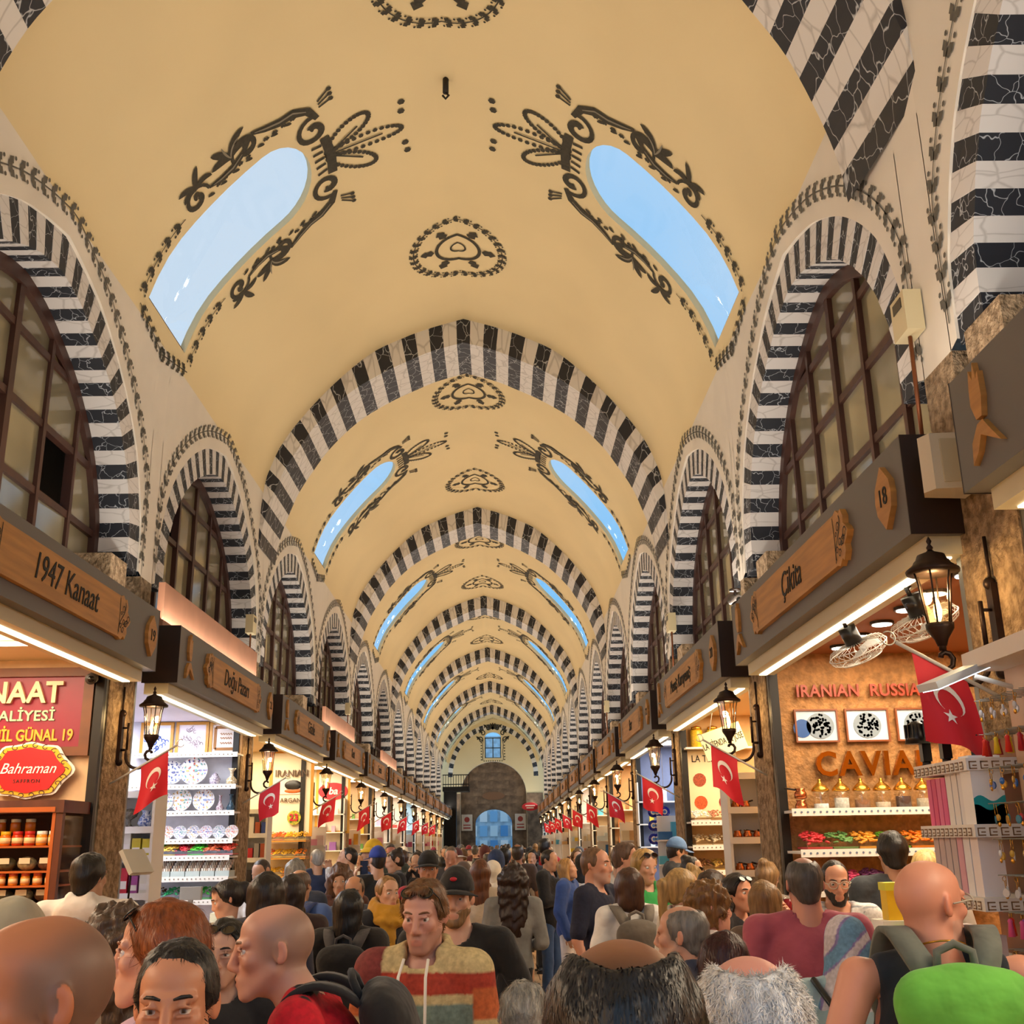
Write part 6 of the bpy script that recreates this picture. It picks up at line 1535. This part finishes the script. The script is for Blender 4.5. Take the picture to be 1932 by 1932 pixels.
        if top in ('jacket', 'coat'): q.cap(T((-.05, .05, 1.51)), T((.05, .05, 1.51)), .03, .03, .02); q.cap(nb+np.array((0, -.0, -.0)), nb+np.array((0, -.02, .15)), nk+.006, nk+.02, .008, '-')
        v, f = q.net()
        cr = np.abs(wob(v, 16., x*5)); v = v+(v-np.array((0, 0, 0)))*[1, 1, 0]*(.02*wob(v*[1, 1, .6], 20., x*2))[:, None]
        if pattern:
            cc = pattern(v); me = npmesh('top', v, f, M_CLOTHA, cc)
        else: me = npmesh('top', v, f, M_CLOTH)
        nm = {'tee': 'tshirt', 'long': 'jumper', 'hoodie': 'hoodie', 'jacket': 'jacket', 'coat': 'coat', 'tank': 'tank_top', 'blouse': 'blouse'}[top]
        paint(link(nm, me, root), tc)
    q = SDF([np.arange(-.3, .3, max(br, .024)), np.arange(-.25, .25, max(br, .024)), np.arange(.02, 1.08, max(br, .03))])
    q.ell((0, 0, .96), (.165*w, .122+fat*.5, .12), None, .03)
    if skirt: q.cap((0, 0, .9), (0, 0, .35), .15, .2, .03, '+', (1, .8, 1))
    else:
        for sd in (-1, 1): q.cap((sd*.088, 0, .92), (sd*.097, -.008, .5), .085, .066, .02); q.cap((sd*.097, -.008, .5), (sd*.1, .02, .1), .066, .058, .02)
    q.cut((0, 0, 1), 1.03); q.cut((0, 0, -1), -.055); v, f = q.net(); paint(link('skirt' if skirt else 'trousers', npmesh('trousers', v, f, M_CLOTH), root), bc)
    for sd in (-1, 1):
        q = MB(); q.b2((sd*.105-.045, -.16, 0), (sd*.105+.045, .085, .028), M_OBJ); q.ball((sd*.105, -.045, .045), (.045, .12, .042), M_OBJ, 10, 6); q.ball((sd*.105, .04, .07), (.043, .05, .06), M_OBJ, 10, 6); paint(q.build('shoe', None, root), shoes)
    PEOPLE.append(root); root['_f'] = 0; del root['_f']
    return root, T, Hd
def worn(root, name, label, cat):
    t = thing(name, label, cat, tuple(root.location), root.rotation_euler.z); t.scale = root.scale; return t
def backpack(root, label, col, strap, lean=0, trim='#2a2a2a', small=False, handle=True, d=.13, wd=.29, h=.44, z=1.42, zip_='#33402a', pocketc=None):
    """worn on the back: bag, front pocket, two shoulder straps, haul loop"""
    t = worn(root, 'backpack', label, 'backpack'); Lm = Matrix.Rotation(lean, 3, 'X'); hip = Vector((0, 0, .95)); B = lambda p: tuple(Lm @ (Vector(p)-hip)+hip)
    g = SDF([np.arange(-.24, .24, .014), np.arange(-.02, .45, .014), np.arange(z-h-.1, z+.12, .014)]); y0 = .125
    g.cap((-wd/2+.07, y0+d*.5, z-.09), (wd/2-.07, y0+d*.5, z-.09), .085, .085, .02, '+', (1, d/.17, 1)); g.cap((-wd/2+.06, y0+d*.55, z-h+.1), (wd/2-.06, y0+d*.55, z-h+.1), .1, .1, .02, '+', (1, d/.17, 1))
    g.ell((0, y0+d*.5, z-h*.5), (wd*.5, d*.52, h*.5), None, .04)
    v, f = g.net(); v = v+v*[0, 1, 0]*(.02*wob(v, 25., 1.))[:, None]; v = np.array([B(p) for p in v]); paint(link('bag_body', npmesh('bag_body', v, f, M_CLOTH), t), col)
    g = SDF([np.arange(-.2, .2, .014), np.arange(.1, .5, .014), np.arange(z-h-.1, z, .014)]); g.ell((0, y0+d*.98, z-h*.66), (wd*.38, .045, h*.24), None, .02); v, f = g.net(); v = np.array([B(p) for p in v]); paint(link('front_pocket', npmesh('front_pocket', v, f, M_CLOTH), t), pocketc or col)
    for sd in (-1, 1):
        pts = [B(p) for p in ((sd*.075, .14, z-.02), (sd*.1, .115, z+.03), (sd*.115, .055, z+.075), (sd*.12, -.02, z+.072), (sd*.125, -.09, z+.0), (sd*.135, -.125, z-.1), (sd*.16, -.08, z-.25), (sd*.17, .06, z-.33), (sd*.14, .15, z-.36))]
        for _ in range(2):
            pp = [pts[0]]
            for u_, v_ in zip(pts[:-1], pts[1:]): u_, v_ = Vector(u_), Vector(v_); pp += [tuple(u_*.75+v_*.25), tuple(u_*.25+v_*.75)]
            pts = pp+[pts[-1]]
        q = MB(); n = len(pts); vs = []
        for i, p in enumerate(pts):
            p = Vector(p)+Vector((0, 0, .004)); tg = (Vector(pts[min(i+1, n-1)])-Vector(pts[max(i-1, 0)])).normalized(); sx = Vector((1, 0, 0)); sx = (sx-tg*sx.dot(tg)).normalized(); nn = tg.cross(sx)*.008; wv = sx*(.034 if i < n*.62 else .014)
            vs += [p-wv-nn, p+wv-nn, p+wv+nn, p-wv+nn]
        q.add(vs, [(i*4+j, i*4+(j+1) % 4, (i+1)*4+(j+1) % 4, (i+1)*4+j) for i in range(n-1) for j in range(4)], None, True); paint(q.build('shoulder_strap', M_CLOTH, t), strap)
    if handle:
        q = MB(); q.tube([B(p) for p in ((-.05, .15, z-.03), (-.045, .15, z+.03), (0, .15, z+.05), (.045, .15, z+.03), (.05, .15, z-.03))], .011, None, 6); paint(q.build('haul_loop', M_CLOTH, t), strap)
    q = MB(); q.tube([B((wd*.42*u, y0+d*1.015-.02*u*u, z-.075-.035*u*u)) for u in np.linspace(-1, 1, 13)], .003, None, 4); paint(q.build('zip', M_OBJ, t), zip_)
    q = MB(); 
    return t
# ------------------------------------------------------------------ the crowd
def patchwork(v):
    c = np.zeros((len(v), 3)); C = {k: np.array(lin(h)) for k, h in dict(r='#b8402c', s='#d8c490', g='#7c928a', m='#8a3a38', o='#d06a38').items()}
    x, z = v[:, 0], v[:, 2]; c[:] = C['s']
    c[z > 1.36] = C['r']; c[(z > 1.43)] = C['s']; c[(z > 1.36) & (x < -.14)] = C['m']; c[(z < 1.33) & (x > -.01)] = C['g']; c[(z < 1.18)] = C['m']; c[(z < 1.18) & (x < -.02)] = C['s']
    c[(np.abs(x) > .2) & (z < 1.38) & (z > 1.28)] = C['o']; c[(np.abs(x) > .2) & (z < 1.28)] = C['s']; c[(np.abs(x) > .2) & (z < 1.15)] = C['r']; c[(np.hypot(x, v[:, 1]-.06) < .13) & (z > 1.47)] = C['s']
    return c*(1-.25*(wob(v, 160.)*.5+.5))[:, None]
def striped(v):
    a, b = np.array(lin('#e8e8e8')), np.array(lin('#9aa4b0')); return np.where((np.mod(v[:, 2]*38, 1) < .28)[:, None], b, a)
def redshirt(v):
    c = np.tile(np.array(lin('#d0142c')), (len(v), 1)); m = (v[:, 2] > 1.36) & (np.abs(v[:, 0]) < .2) & (np.abs(np.mod(v[:, 2]*9+v[:, 1]*3, 1)-.5) < .12); c[m] = np.array(lin('#141420')); return c
def yellowprint(v):
    c = np.tile(np.array(lin('#1c2038')), (len(v), 1)); m = (v[:, 1] < -.06) & (np.abs(v[:, 0]-.02) < .11) & (v[:, 2] > 1.15) & (v[:, 2] < 1.36) & (np.mod(v[:, 0]*14, 1) < .5) & (np.mod(v[:, 2]*12, 1) < .45); c[m] = np.array(lin('#e0a828')); return c
def scarfpat(v):
    k = np.sin(v[:, 0]*30+v[:, 2]*22+3*wob(v, 14.)); c = np.tile(np.array(lin('#6f9cc0')), (len(v), 1)); c[k < -.1] = lin('#9080b8'); c[(k < -.55)] = lin('#d8d0d8'); return c
def duo(c1, c2):
    def f(v): return np.where((wob(v, 14.) > .1)[:, None], np.array(lin(c1)), np.array(lin(c2)))
    return f
# ---- nearest heads along the bottom of the picture
person('bald man at the lower left corner with grey stubble sides, facing left', -.215, 1.75, 1.815, -55, skin='#c67f58', hair='bald', hc='#6e6258', top='jacket', tc='#2a2a30', scalp='#56504a')
person('man with slick black hair cropped at the bottom edge, facing the camera', -.18, 2.35, 1.725, 6, nod=3, skin='#cf9070', hair='slick', hc='#16141a', top='tee', tc='#d8b8a8', strands=2500, beard='stubble')
person('red-haired woman in pale pink with sunglasses on her head, facing left', -.39, 2.95, 1.77, -88, fem=True, w=.9, skin='#d8a088', hair='long', hc='#9a4f22', glasses='up', top='tee', tc='#d8b0c4', strands=3000, arms=('fwd', 'fwd'))
person('dark-haired woman in black with brown sunglasses on her head, facing the camera', -.55, 4.3, 1.64, 8, head=-14, fem=True, w=.9, skin='#d0a088', hair='long', hc='#120f10', glasses='up', top='long', tc='#26262a', strands=2000)
rt, T, Hd = person('shaven-headed man in a red sports shirt leaning left with a black backpack', .15, 3.3, 1.83, -88, head=10, nod=4, lean=.47, skin='#d09a86', hair='bald', scalp='#8a7264', top='tee', pattern=redshirt, tc='#d0142c', arms=('fwd', 'fwd'), w=1.05)
backpack(rt, 'black backpack on the leaning man in the red shirt', '#15161a', '#1d1f24', .47)
q = MB(); q.tube([T((.075*math.sin(a)*1.1, -.02-.11*math.cos(a) if math.cos(a) > 0 else -.02-.05*math.cos(a), 1.49-.085*(math.cos(a) > 0)*math.cos(a)**1)) for a in np.linspace(0, 2*PI, 33)], .0022, M_GOLD, 5); q.build('necklace', None, rt)
rt, T, Hd = person('man in a patchwork hoodie with sunglasses on his quiff', .18, 4.3, 1.77, -14, nod=9, skin='#d09a88', hair='short', hc='#7a5230', glasses='up', top='hoodie', pattern=patchwork, tc='#c8b080', arms=('down', 'low'), bc='#23283a', strands=2500, beard='stubble')
for sd in (-1, 1):
    q = MB(); q.tube([(sd*.045, -.095, 1.475), (sd*.05, -.14, 1.42), (sd*.052, -.15, 1.3), (sd*.05, -.15, 1.17)], .006, mat('cord_white', '#e8e4dc', .7), 6); q.build('drawstring', None, rt)
rt, T, Hd = person('bearded man in a black cap and black T-shirt behind the hoodie man', .25, 5.5, 1.77, -6, skin='#d0a088', hair='buzz', hc='#6a4a30', beard='full', trim='#8a6844', cap='cap', capc='#101013', top='tee', tc='#111114', w=1.12, arms=('down', 'wide'))
q = MB(); q.ball(Hd((0, -.088, .088)), (.017, .004, .010), mat('emblem_red', '#b01828', .5), 8, 6); q.build('cap_emblem', None, rt)
person('large balding man with black side hair seen from behind at the bottom centre', .60, 1.28, 1.80, 178, skin='#9a6240', hair='ring', scalp='#1f1b1c', hc='#17171d', top='jacket', tc='#1c1e26', strands=5000, w=1.1, scale_head=1.06)
person('white-haired man with a pink scalp seen from behind at the bottom right', .83, 1.72, 1.74, 172, skin='#e09c8c', hair='ring', hc='#ffffff', top='tee', tc='#e0c8cc', strands=9000, scale_head=1.04, fluff=.35)
person('grey-haired short person seen from above at the bottom centre', .53, 3.5, 1.50, 185, nod=14, skin='#d0a890', hair='short', hc='#a8a49c', top='long', tc='#8a8a92', strands=4000, fem=True)
person('balding man with cropped grey hair looking left near the white-haired man', 1.17, 4.5, 1.66, -118, skin='#cc967c', hair='ring', hc='#7a7672', scalp='#8a8480', top='jacket', tc='#2a3048', strands=1500, beard='grey')
person('woman with dark red bobbed hair and sunglasses on top, seen from behind', 1.23, 4.0, 1.59, 165, fem=True, w=.88, hair='bob', hc='#3c1118', glasses='up', top='tee', tc='#4a3040', strands=2500)
rt, T, Hd = person('bald man in a black tank top wearing a bright green backpack', 1.72, 3.35, 1.84, 176, head=-58, skin='#dd9a80', hair='bald', top='tank', tc='#1c2430', w=1.18, fat=.02, arms=('wide', 'wide'), glasses='clear', beard='grey')
backpack(rt, 'bright green backpack with grey straps on the bald man', '#6cc048', '#6a7068', 0, pocketc='#7cca54', wd=.33, h=.46, z=1.475)
q = MB(); q.tube([T((.074*math.sin(a), .012-.08*math.cos(a), 1.497-.03*math.cos(a))) for a in np.linspace(0, 2*PI, 33)], .0028, M_GOLD, 5); q.build('necklace', None, rt)
person('balding man in a dusty pink T-shirt seen from behind by the caviar shop', 1.87, 5.3, 1.82, 176, skin='#d89a84', hair='ring', hc='#5a5450', scalp='#6a605a', top='tee', tc='#b8586a', w=1.16, fat=.03, strands=1500)
rt, T, Hd = person('woman bending in a lilac and blue headscarf and pale blue top', 1.74, 4.35, 1.63, 158, lean=.34, fem=True, w=.95, hair='hijab', hc='#8aa0c8', hcut=scarfpat, top='long', tc='#a8c4cc', nod=18, arms=('fwd', 'fwd'))
q = MB(); q.tube([T(p) for p in ((.14, .06, 1.48), (.05, .13, 1.35), (-.1, .15, 1.1), (-.2, .08, .95))], .014, None, 6); q.build('bag_strap', M_BLK, rt)
person('bearded man in a white striped T-shirt behind the right counter', 2.45, 6.8, 1.77, -5, nod=10, skin='#d0987c', hair='buzz', hc='#1d1612', beard='full', top='tee', pattern=striped, tc='#e8e8e8', arms=('fwd', 'fwd'), glasses='clear')
person('man in a charcoal jumper seen from behind at the lokum trays', 2.95, 7.2, 1.93, 178, hair='short', hc='#17120f', top='long', tc='#3c4248', w=1.08)
person('fair-haired person half hidden behind the lokum trays', 3.45, 8.0, 1.80, 178, hair='bob', hc='#d8b878', top='long', tc='#b8b0a8', fem=True)
# ---- middle distance, right of centre
rt, T, Hd = person('stocky man in a navy T-shirt with yellow print, looking right', 1.15, 8.3, 1.86, 62, skin='#cf9478', hair='buzz', hc='#7a5a40', beard='grey', top='tee', pattern=yellowprint, tc='#1c2038', w=1.16, fat=.03, bc='#1a1c26')
rt, T, Hd = person('woman with a brown bob and white blouse seen from behind', 1.31, 7.6, 1.725, 188, fem=True, w=.9, hair='bob', hc='#4a2c1c', top='blouse', tc='#efece8', bc='#d8d0c4')
backpack(rt, 'grey-brown backpack on the woman in the white blouse', '#6a6258', '#7a7268', 0, small=True, wd=.26, h=.38)
person('man in a blue denim shirt looking right beyond the navy T-shirt man', 1.573, 10.2, 1.88, 78, skin='#d8a084', hair='short', hc='#6a5040', top='long', tc='#4a74a8')
person('blonde woman in a bright green top with sunglasses on her head', 1.61, 9.1, 1.83, 25, nod=10, fem=True, w=.9, skin='#dca88c', hair='long', hc='#c8a060', glasses='up', top='tee', tc='#3cae58', arms=('fwd', 'down'))
person('man in a black jacket and blue jeans with his hand to his mouth', 1.05, 14.0, 1.81, 60, nod=8, hair='buzz', hc='#2a2018', top='jacket', tc='#14151b', bc='#33507c', arms=('fold', 'chin'), shoes='#0e0e12')
person('woman with a blonde bob in a long blue jacket and white trousers', 1.22, 13.2, 1.71, 70, nod=-12, fem=True, hair='bob', hc='#b88a50', top='coat', tc='#2c4c90', bc='#e8e0dc', shoes='#e4e0dc')
person('woman with long dark curls, grey jumper and black skirt seen from behind', .56, 9.3, 1.72, 178, fem=True, w=.95, hair='curly', hc='#2c1710', top='long', tc='#85837f', bc='#0f0f12', skirt=True, arms=('fwd', 'fwd'))
person('woman with long auburn hair and cream jumper seen from behind', .27, 10.5, 1.75, 176, fem=True, w=.9, hair='long', hc='#6a3c1c', top='long', tc='#cdbca4')
person('woman with a blonde ponytail in a white jacket by the right counters', 1.52, 6.7, 1.74, 110, fem=True, w=.9, hair='pony', hc='#b8945c', top='jacket', tc='#e4dcd0')
person('older woman with curly ginger-brown hair looking right', 1.55, 6.0, 1.67, 98, fem=True, w=1.05, skin='#d8a48c', hair='afro', hc='#8a6234', top='tee', tc='#e8e0e0', strands=1500)
person('woman with smooth dark hair and glasses behind the curly-haired woman', 1.94, 8.0, 1.69, 120, fem=True, hair='bob', hc='#3a281c', glasses='on', top='tee', tc='#c8b8b0')
person('man in a blue cap and dark hooded jacket at the nut shop', 2.35, 12.2, 1.90, 100, nod=10, hair='buzz', hc='#2a1e16', cap='cap', capc='#5a7fb0', top='hoodie', tc='#2c2e33')
person('woman with a dark bun and glasses near the copper pots', 2.3, 11.0, 1.74, 60, fem=True, hair='bun', hc='#221a18', glasses='on', top='long', tc='#18181c')
person('blonde woman with sunglasses pushed up before the eye beads', 2.08, 9.6, 1.69, 150, fem=True, hair='bun', hc='#c09a60', glasses='up', top='tee', tc='#d8c8b8')
rt, T, Hd = person('dark-haired woman drinking tea by the right counters', 2.0, 7.45, 1.68, 35, fem=True, w=.9, skin='#d89878', hair='long', hc='#1c1210', glasses='up', top='tee', tc='#231e22', arms=('down', 'phone'))
t = worn(rt, 'tea_glass', 'glass of red tea held by the dark-haired woman', 'glass'); q = MB(); q.lathe([(.02, 0), (.026, .01), (.022, .04), (.032, .085)], mat('tea_red', '#8a1c24', .1), 12, (.10, -.34, 1.50)); q.build('tea', None, t); q = MB(); q.lathe([(.032, .085), (.036, .11)], clear_glass(), 12, (.10, -.34, 1.50)); q.build('rim', None, t)
person('girl with long light brown hair seen from behind beside the pink T-shirt man', 1.93, 6.4, 1.67, 170, fem=True, w=.85, hair='long', hc='#8a6840', top='tee', tc='#6a5a50')
person('woman with a messy blonde bun behind the long-haired girl', 2.42, 8.4, 1.74, 150, fem=True, hair='bun', hc='#9a7850', top='tee', tc='#8a7a6a')
person('dark-haired man in a white shirt behind the denim-shirt man', 1.75, 12.4, 1.83, 150, hair='short', hc='#120e0c', top='long', tc='#d8d4cc')
# ---- middle distance, left of centre
rt, T, Hd = person('woman with fair tied hair and a long mustard scarf', -.36, 8.3, 1.68, 32, fem=True, w=.9, skin='#d0a084', hair='pony', hc='#a07848', top='jacket', tc='#1a1c26', bc='#22242e')
g = SDF([np.arange(-.22, .22, .012), np.arange(-.24, .2, .012), np.arange(.72, 1.62, .012)])
for i, (r, z) in enumerate(((.098, 1.53), (.115, 1.49), (.125, 1.45))):
    P_ = [(r*math.sin(a), -.0-r*math.cos(a)*.95-.012*i, z-.03*math.cos(a)) for a in np.linspace(0, 2*PI, 19)]
    for u, v in zip(P_[:-1], P_[1:]): g.cap(u, v, .036, .036, .012)
g.cap((-.05, -.13, 1.44), (-.06, -.15, .86), .055, .07, .02, '+', (1.1, .45, 1))
v, f = g.net(); v = v+v*[1, 1, 0]*(.05*wob(v, 55.))[:, None]; paint(link('scarf', npmesh('scarf', v, f, M_CLOTH), rt), '#bf8a1c')
rt, T, Hd = person('woman with long black hair and a dark jacket seen from behind', -.46, 7.0, 1.64, 176, fem=True, w=1.0, hair='long', hc='#0d0c0f', top='jacket', tc='#1e1a19')
backpack(rt, 'black and grey backpack on the black-haired woman', '#16161a', '#4a4648', 0, pocketc='#2c2a2e')
person('man in a black cap with a lanyard, behind the patchwork hoodie man', -.15, 9.6, 1.82, 4, skin='#b88060', hair='buzz', hc='#15110f', cap='cap', capc='#0e0e10', top='tee', tc='#a81c28')
person('grey-haired man in a grey shirt looking down in the crowd', -.18, 14.5, 1.86, 0, nod=22, skin='#cf9478', hair='buzz', hc='#7a6a5a', top='long', tc='#4c4848')
rt, T, Hd = person('man in a blue cap and black T-shirt taking a photo', -.84, 12.0, 1.86, -152, hair='buzz', hc='#2a211b', cap='cap', capc='#20388c', top='tee', tc='#101114', arms=('phone', 'phone'))
t = worn(rt, 'phone', 'dark phone held up by the man in the blue cap', 'phone'); q = MB(); q.b2((-.04, -.36, 1.46), (.04, -.35, 1.62), M_BLK); q.build('case', None, t); q = MB(); q.b2((-.036, -.349, 1.465), (.036, -.348, 1.615), mat('screen_blue', '#28406a', .2)); q.build('screen', None, t)
person('man in a yellow bucket hat with a blue rucksack strap', -1.14, 14.2, 1.94, -80, hair='buzz', hc='#8a8074', cap='bucket', capc='#e0b01c', top='jacket', tc='#3a5a98')
person('grey-haired man in a navy jacket facing the left shops', -1.85, 14.3, 1.86, -150, hair='buzz', hc='#a8a39c', top='jacket', tc='#1f2c4c')
person('man in a white shirt with dark hair touching his nose', -1.35, 13.5, 1.88, -80, hair='buzz', hc='#1a1411', top='long', tc='#dcd8d2', arms=('chin', 'down'))
person('woman in a black leather jacket with a cream collar', -.80, 13.6, 1.83, -70, nod=12, fem=True, hair='bun', hc='#2a1e18', glasses='up', top='jacket', tc='#17161a')
person('older man with a pink face and green jacket behind the leather jacket', -1.07, 15.6, 1.91, 20, skin='#cc8a78', hair='short', hc='#6a625a', top='jacket', tc='#3e463c')
person('woman holding her hands to her chin near the leather jacket', -.64, 14.9, 1.79, -10, fem=True, hair='bun', hc='#2a1a14', top='long', tc='#24242a', arms=('chin', 'chin'))
person('stallholder in a white T-shirt looking down at the left counter', -1.84, 11.0, 1.78, -20, nod=22, hair='buzz', hc='#3c2c22', top='tee', tc='#e4e0dc', arms=('low', 'low'))
person('woman with a dark ponytail and white top looking down left', -1.34, 7.6, 1.69, -72, nod=20, fem=True, w=.9, skin='#d8a890', hair='pony', hc='#1c1517', glasses='up', top='long', tc='#e0dcd6')
person('woman with a dark shaggy bob and navy jacket seen from behind', -.84, 6.4, 1.75, 172, fem=True, hair='bob', hc='#1a100e', top='jacket', tc='#1d2038', scale_head=1.05)
person('woman with long dark brown hair behind the navy jacket woman', -.89, 7.4, 1.72, 190, fem=True, hair='long', hc='#24140f', top='tee', tc='#3a2a2a')
person('grey-haired person in dark blue near the left racks', -1.19, 9.2, 1.80, 178, hair='short', hc='#8c8a86', top='long', tc='#28344c')
rt, T, Hd = person('balding man in a blue shirt seen from behind', -1.01, 8.4, 1.74, 165, hair='ring', hc='#6a5548', top='long', tc='#4a68a8')
backpack(rt, 'navy backpack on the balding man in the blue shirt', '#22356a', '#2c3f74', 0)
person('woman with wavy light brown hair looking at the camera', -.93, 9.9, 1.72, 5, fem=True, hair='curly', hc='#6a4830', top='jacket', tc='#5a3428')
person('brown-faced man with a high forehead in grey behind the black-haired woman', -.65, 8.7, 1.68, 0, nod=10, skin='#c08a68', hair='ring', hc='#5a4a3c', top='jacket', tc='#555a66')
rt, T, Hd = person('young man in a cream hoodie seen from behind at the honey cabinet', -1.87, 6.5, 1.88, 178, hair='short', hc='#15100d', top='hoodie', tc='#e8e0d8', w=1.14, head=-12)
q = MB(); q.tube([(-.02, .16, 1.42), (.05, .15, 1.3), (.16, .12, 1.12), (.22, .03, 1.0)], .016, None, 6); q.build('bag_strap', M_BLK, rt)
person('woman in a beige headscarf at the left edge', -.92, 3.3, 1.76, 175, fem=True, hair='hijab', hc='#b0a890', top='coat', tc='#a8a08c')
person('person with messy brown curls behind the corner bald man', -.82, 3.9, 1.70, 185, fem=True, hair='curly', hc='#5a4434', top='long', tc='#141416', strands=1500)
# ---- centre, further in
person('person in a white hood in the middle of the crowd', .37, 12.0, 1.71, 178, hair='hijab', hc='#e4dccc', top='hoodie', tc='#e4dccc', fem=True)
person('woman in a taupe headscarf in the middle of the crowd', .05, 12.3, 1.70, 178, hair='hijab', hc='#5a4c44', top='long', tc='#4a4440', fem=True)
person('person in a blue hood left of the bald man in the crowd', .40, 13.6, 1.81, 178, hair='hijab', hc='#1d3258', top='hoodie', tc='#1d3258')
person('brown bald man seen from behind in the crowd', .68, 15.5, 1.88, 180, skin='#a8704e', hair='ring', hc='#3a2c22', top='tee', tc='#4a3a34')
person('dark-haired man in a cream top seen from behind in the crowd', .50, 14.6, 1.84, 180, hair='short', hc='#121010', top='long', tc='#cbb49c')
person('person in a bright red top far along on the right', 1.15, 18.0, 1.95, 150, hair='short', hc='#181312', top='tee', tc='#c01c2c')

# ---- the far crowd: a few figures copied over and over
def crowd():
    P0 = len(PEOPLE); proto = []
    G = 'far crowd filling the hall'; names = {'#16171c': 'black', '#20242f': 'dark', '#3a3a40': 'charcoal', '#d8d4cc': 'pale', '#5a2a2c': 'maroon', '#2c3c5c': 'navy', '#6a6258': 'taupe', '#b8a890': 'beige', '#8a2028': 'red', '#1a1a1e': 'jet black', '#e4e0da': 'white', '#44506a': 'slate blue'}; LB = 'small person in the dense far crowd towards the gate'
    for i, kw in enumerate((dict(face=180, hair='short', top='jacket'), dict(face=175, hair='long', top='long', fem=True), dict(face=8, hair='short', top='tee'), dict(face=185, hair='bob', top='long', fem=True), dict(face=-20, hair='long', top='jacket', fem=True), dict(face=170, hair='ring', top='tee'), dict(face=30, hair='buzz', top='long', cap='cap'), dict(face=180, hair='hijab', top='long', fem=True))):
        r, _, _ = person(LB, 0, 30+i, 1.75, res=.013, group=G, hc='#1c1512', **kw); proto.append(r)
    rnd = random.Random(21); n = 0; used = []
    hairc = ['#17120f', '#2a1d15', '#4a3020', '#6a4a2c', '#1a1512', '#8a6a44', '#5a5550', '#0f0d0d']; topc = ['#16171c', '#20242f', '#3a3a40', '#d8d4cc', '#5a2a2c', '#2c3c5c', '#6a6258', '#b8a890', '#8a2028', '#1a1a1e', '#e4e0da', '#44506a']
    for tries in range(4000):
        if n >= 110: break
        y = 16.5+46*rnd.random()**1.45; x = rnd.uniform(-2.0, 2.05)
        if any((x-a)**2+((y-b)*.8)**2 < .36 for a, b in used): continue
        used.append((x, y)); p = proto[n % 8]; c = p if n < 8 else copytree(p)
        c.location = (x, y, 0); c.rotation_euler = (0, 0, p.rotation_euler.z+rnd.uniform(-.35, .35)); s = rnd.uniform(1.58, 1.86)/1.75; c.scale = (s, s, s)
        for ch in c.children:
            nm = ch.name.split('.')[0]
            if nm == 'hair': paint(ch, rnd.choice(hairc))
            elif nm in ('headscarf', 'cap', 'brim'): paint(ch, rnd.choice(topc))
            elif nm in ('jacket', 'jumper', 'tshirt'):
                tcol = rnd.choice(topc); paint(ch, tcol); fc = math.cos(c.rotation_euler.z) > 0
                c['label'] = 'small %s figure in a %s %s, %s of the far crowd, %s' % ('short' if s < .96 else ('tall' if s > 1.03 else 'mid-height'), names[tcol], nm if nm != 'tshirt' else 'T-shirt', 'left' if x < -.7 else ('right' if x > .7 else 'middle'), 'front rows' if y < 26 else ('middle rows' if y < 40 else 'last rows'))
            elif nm == 'trousers': paint(ch, rnd.choice(['#1a1c26', '#2c3a56', '#15151a', '#4a4238']))
        n += 1
crowd()
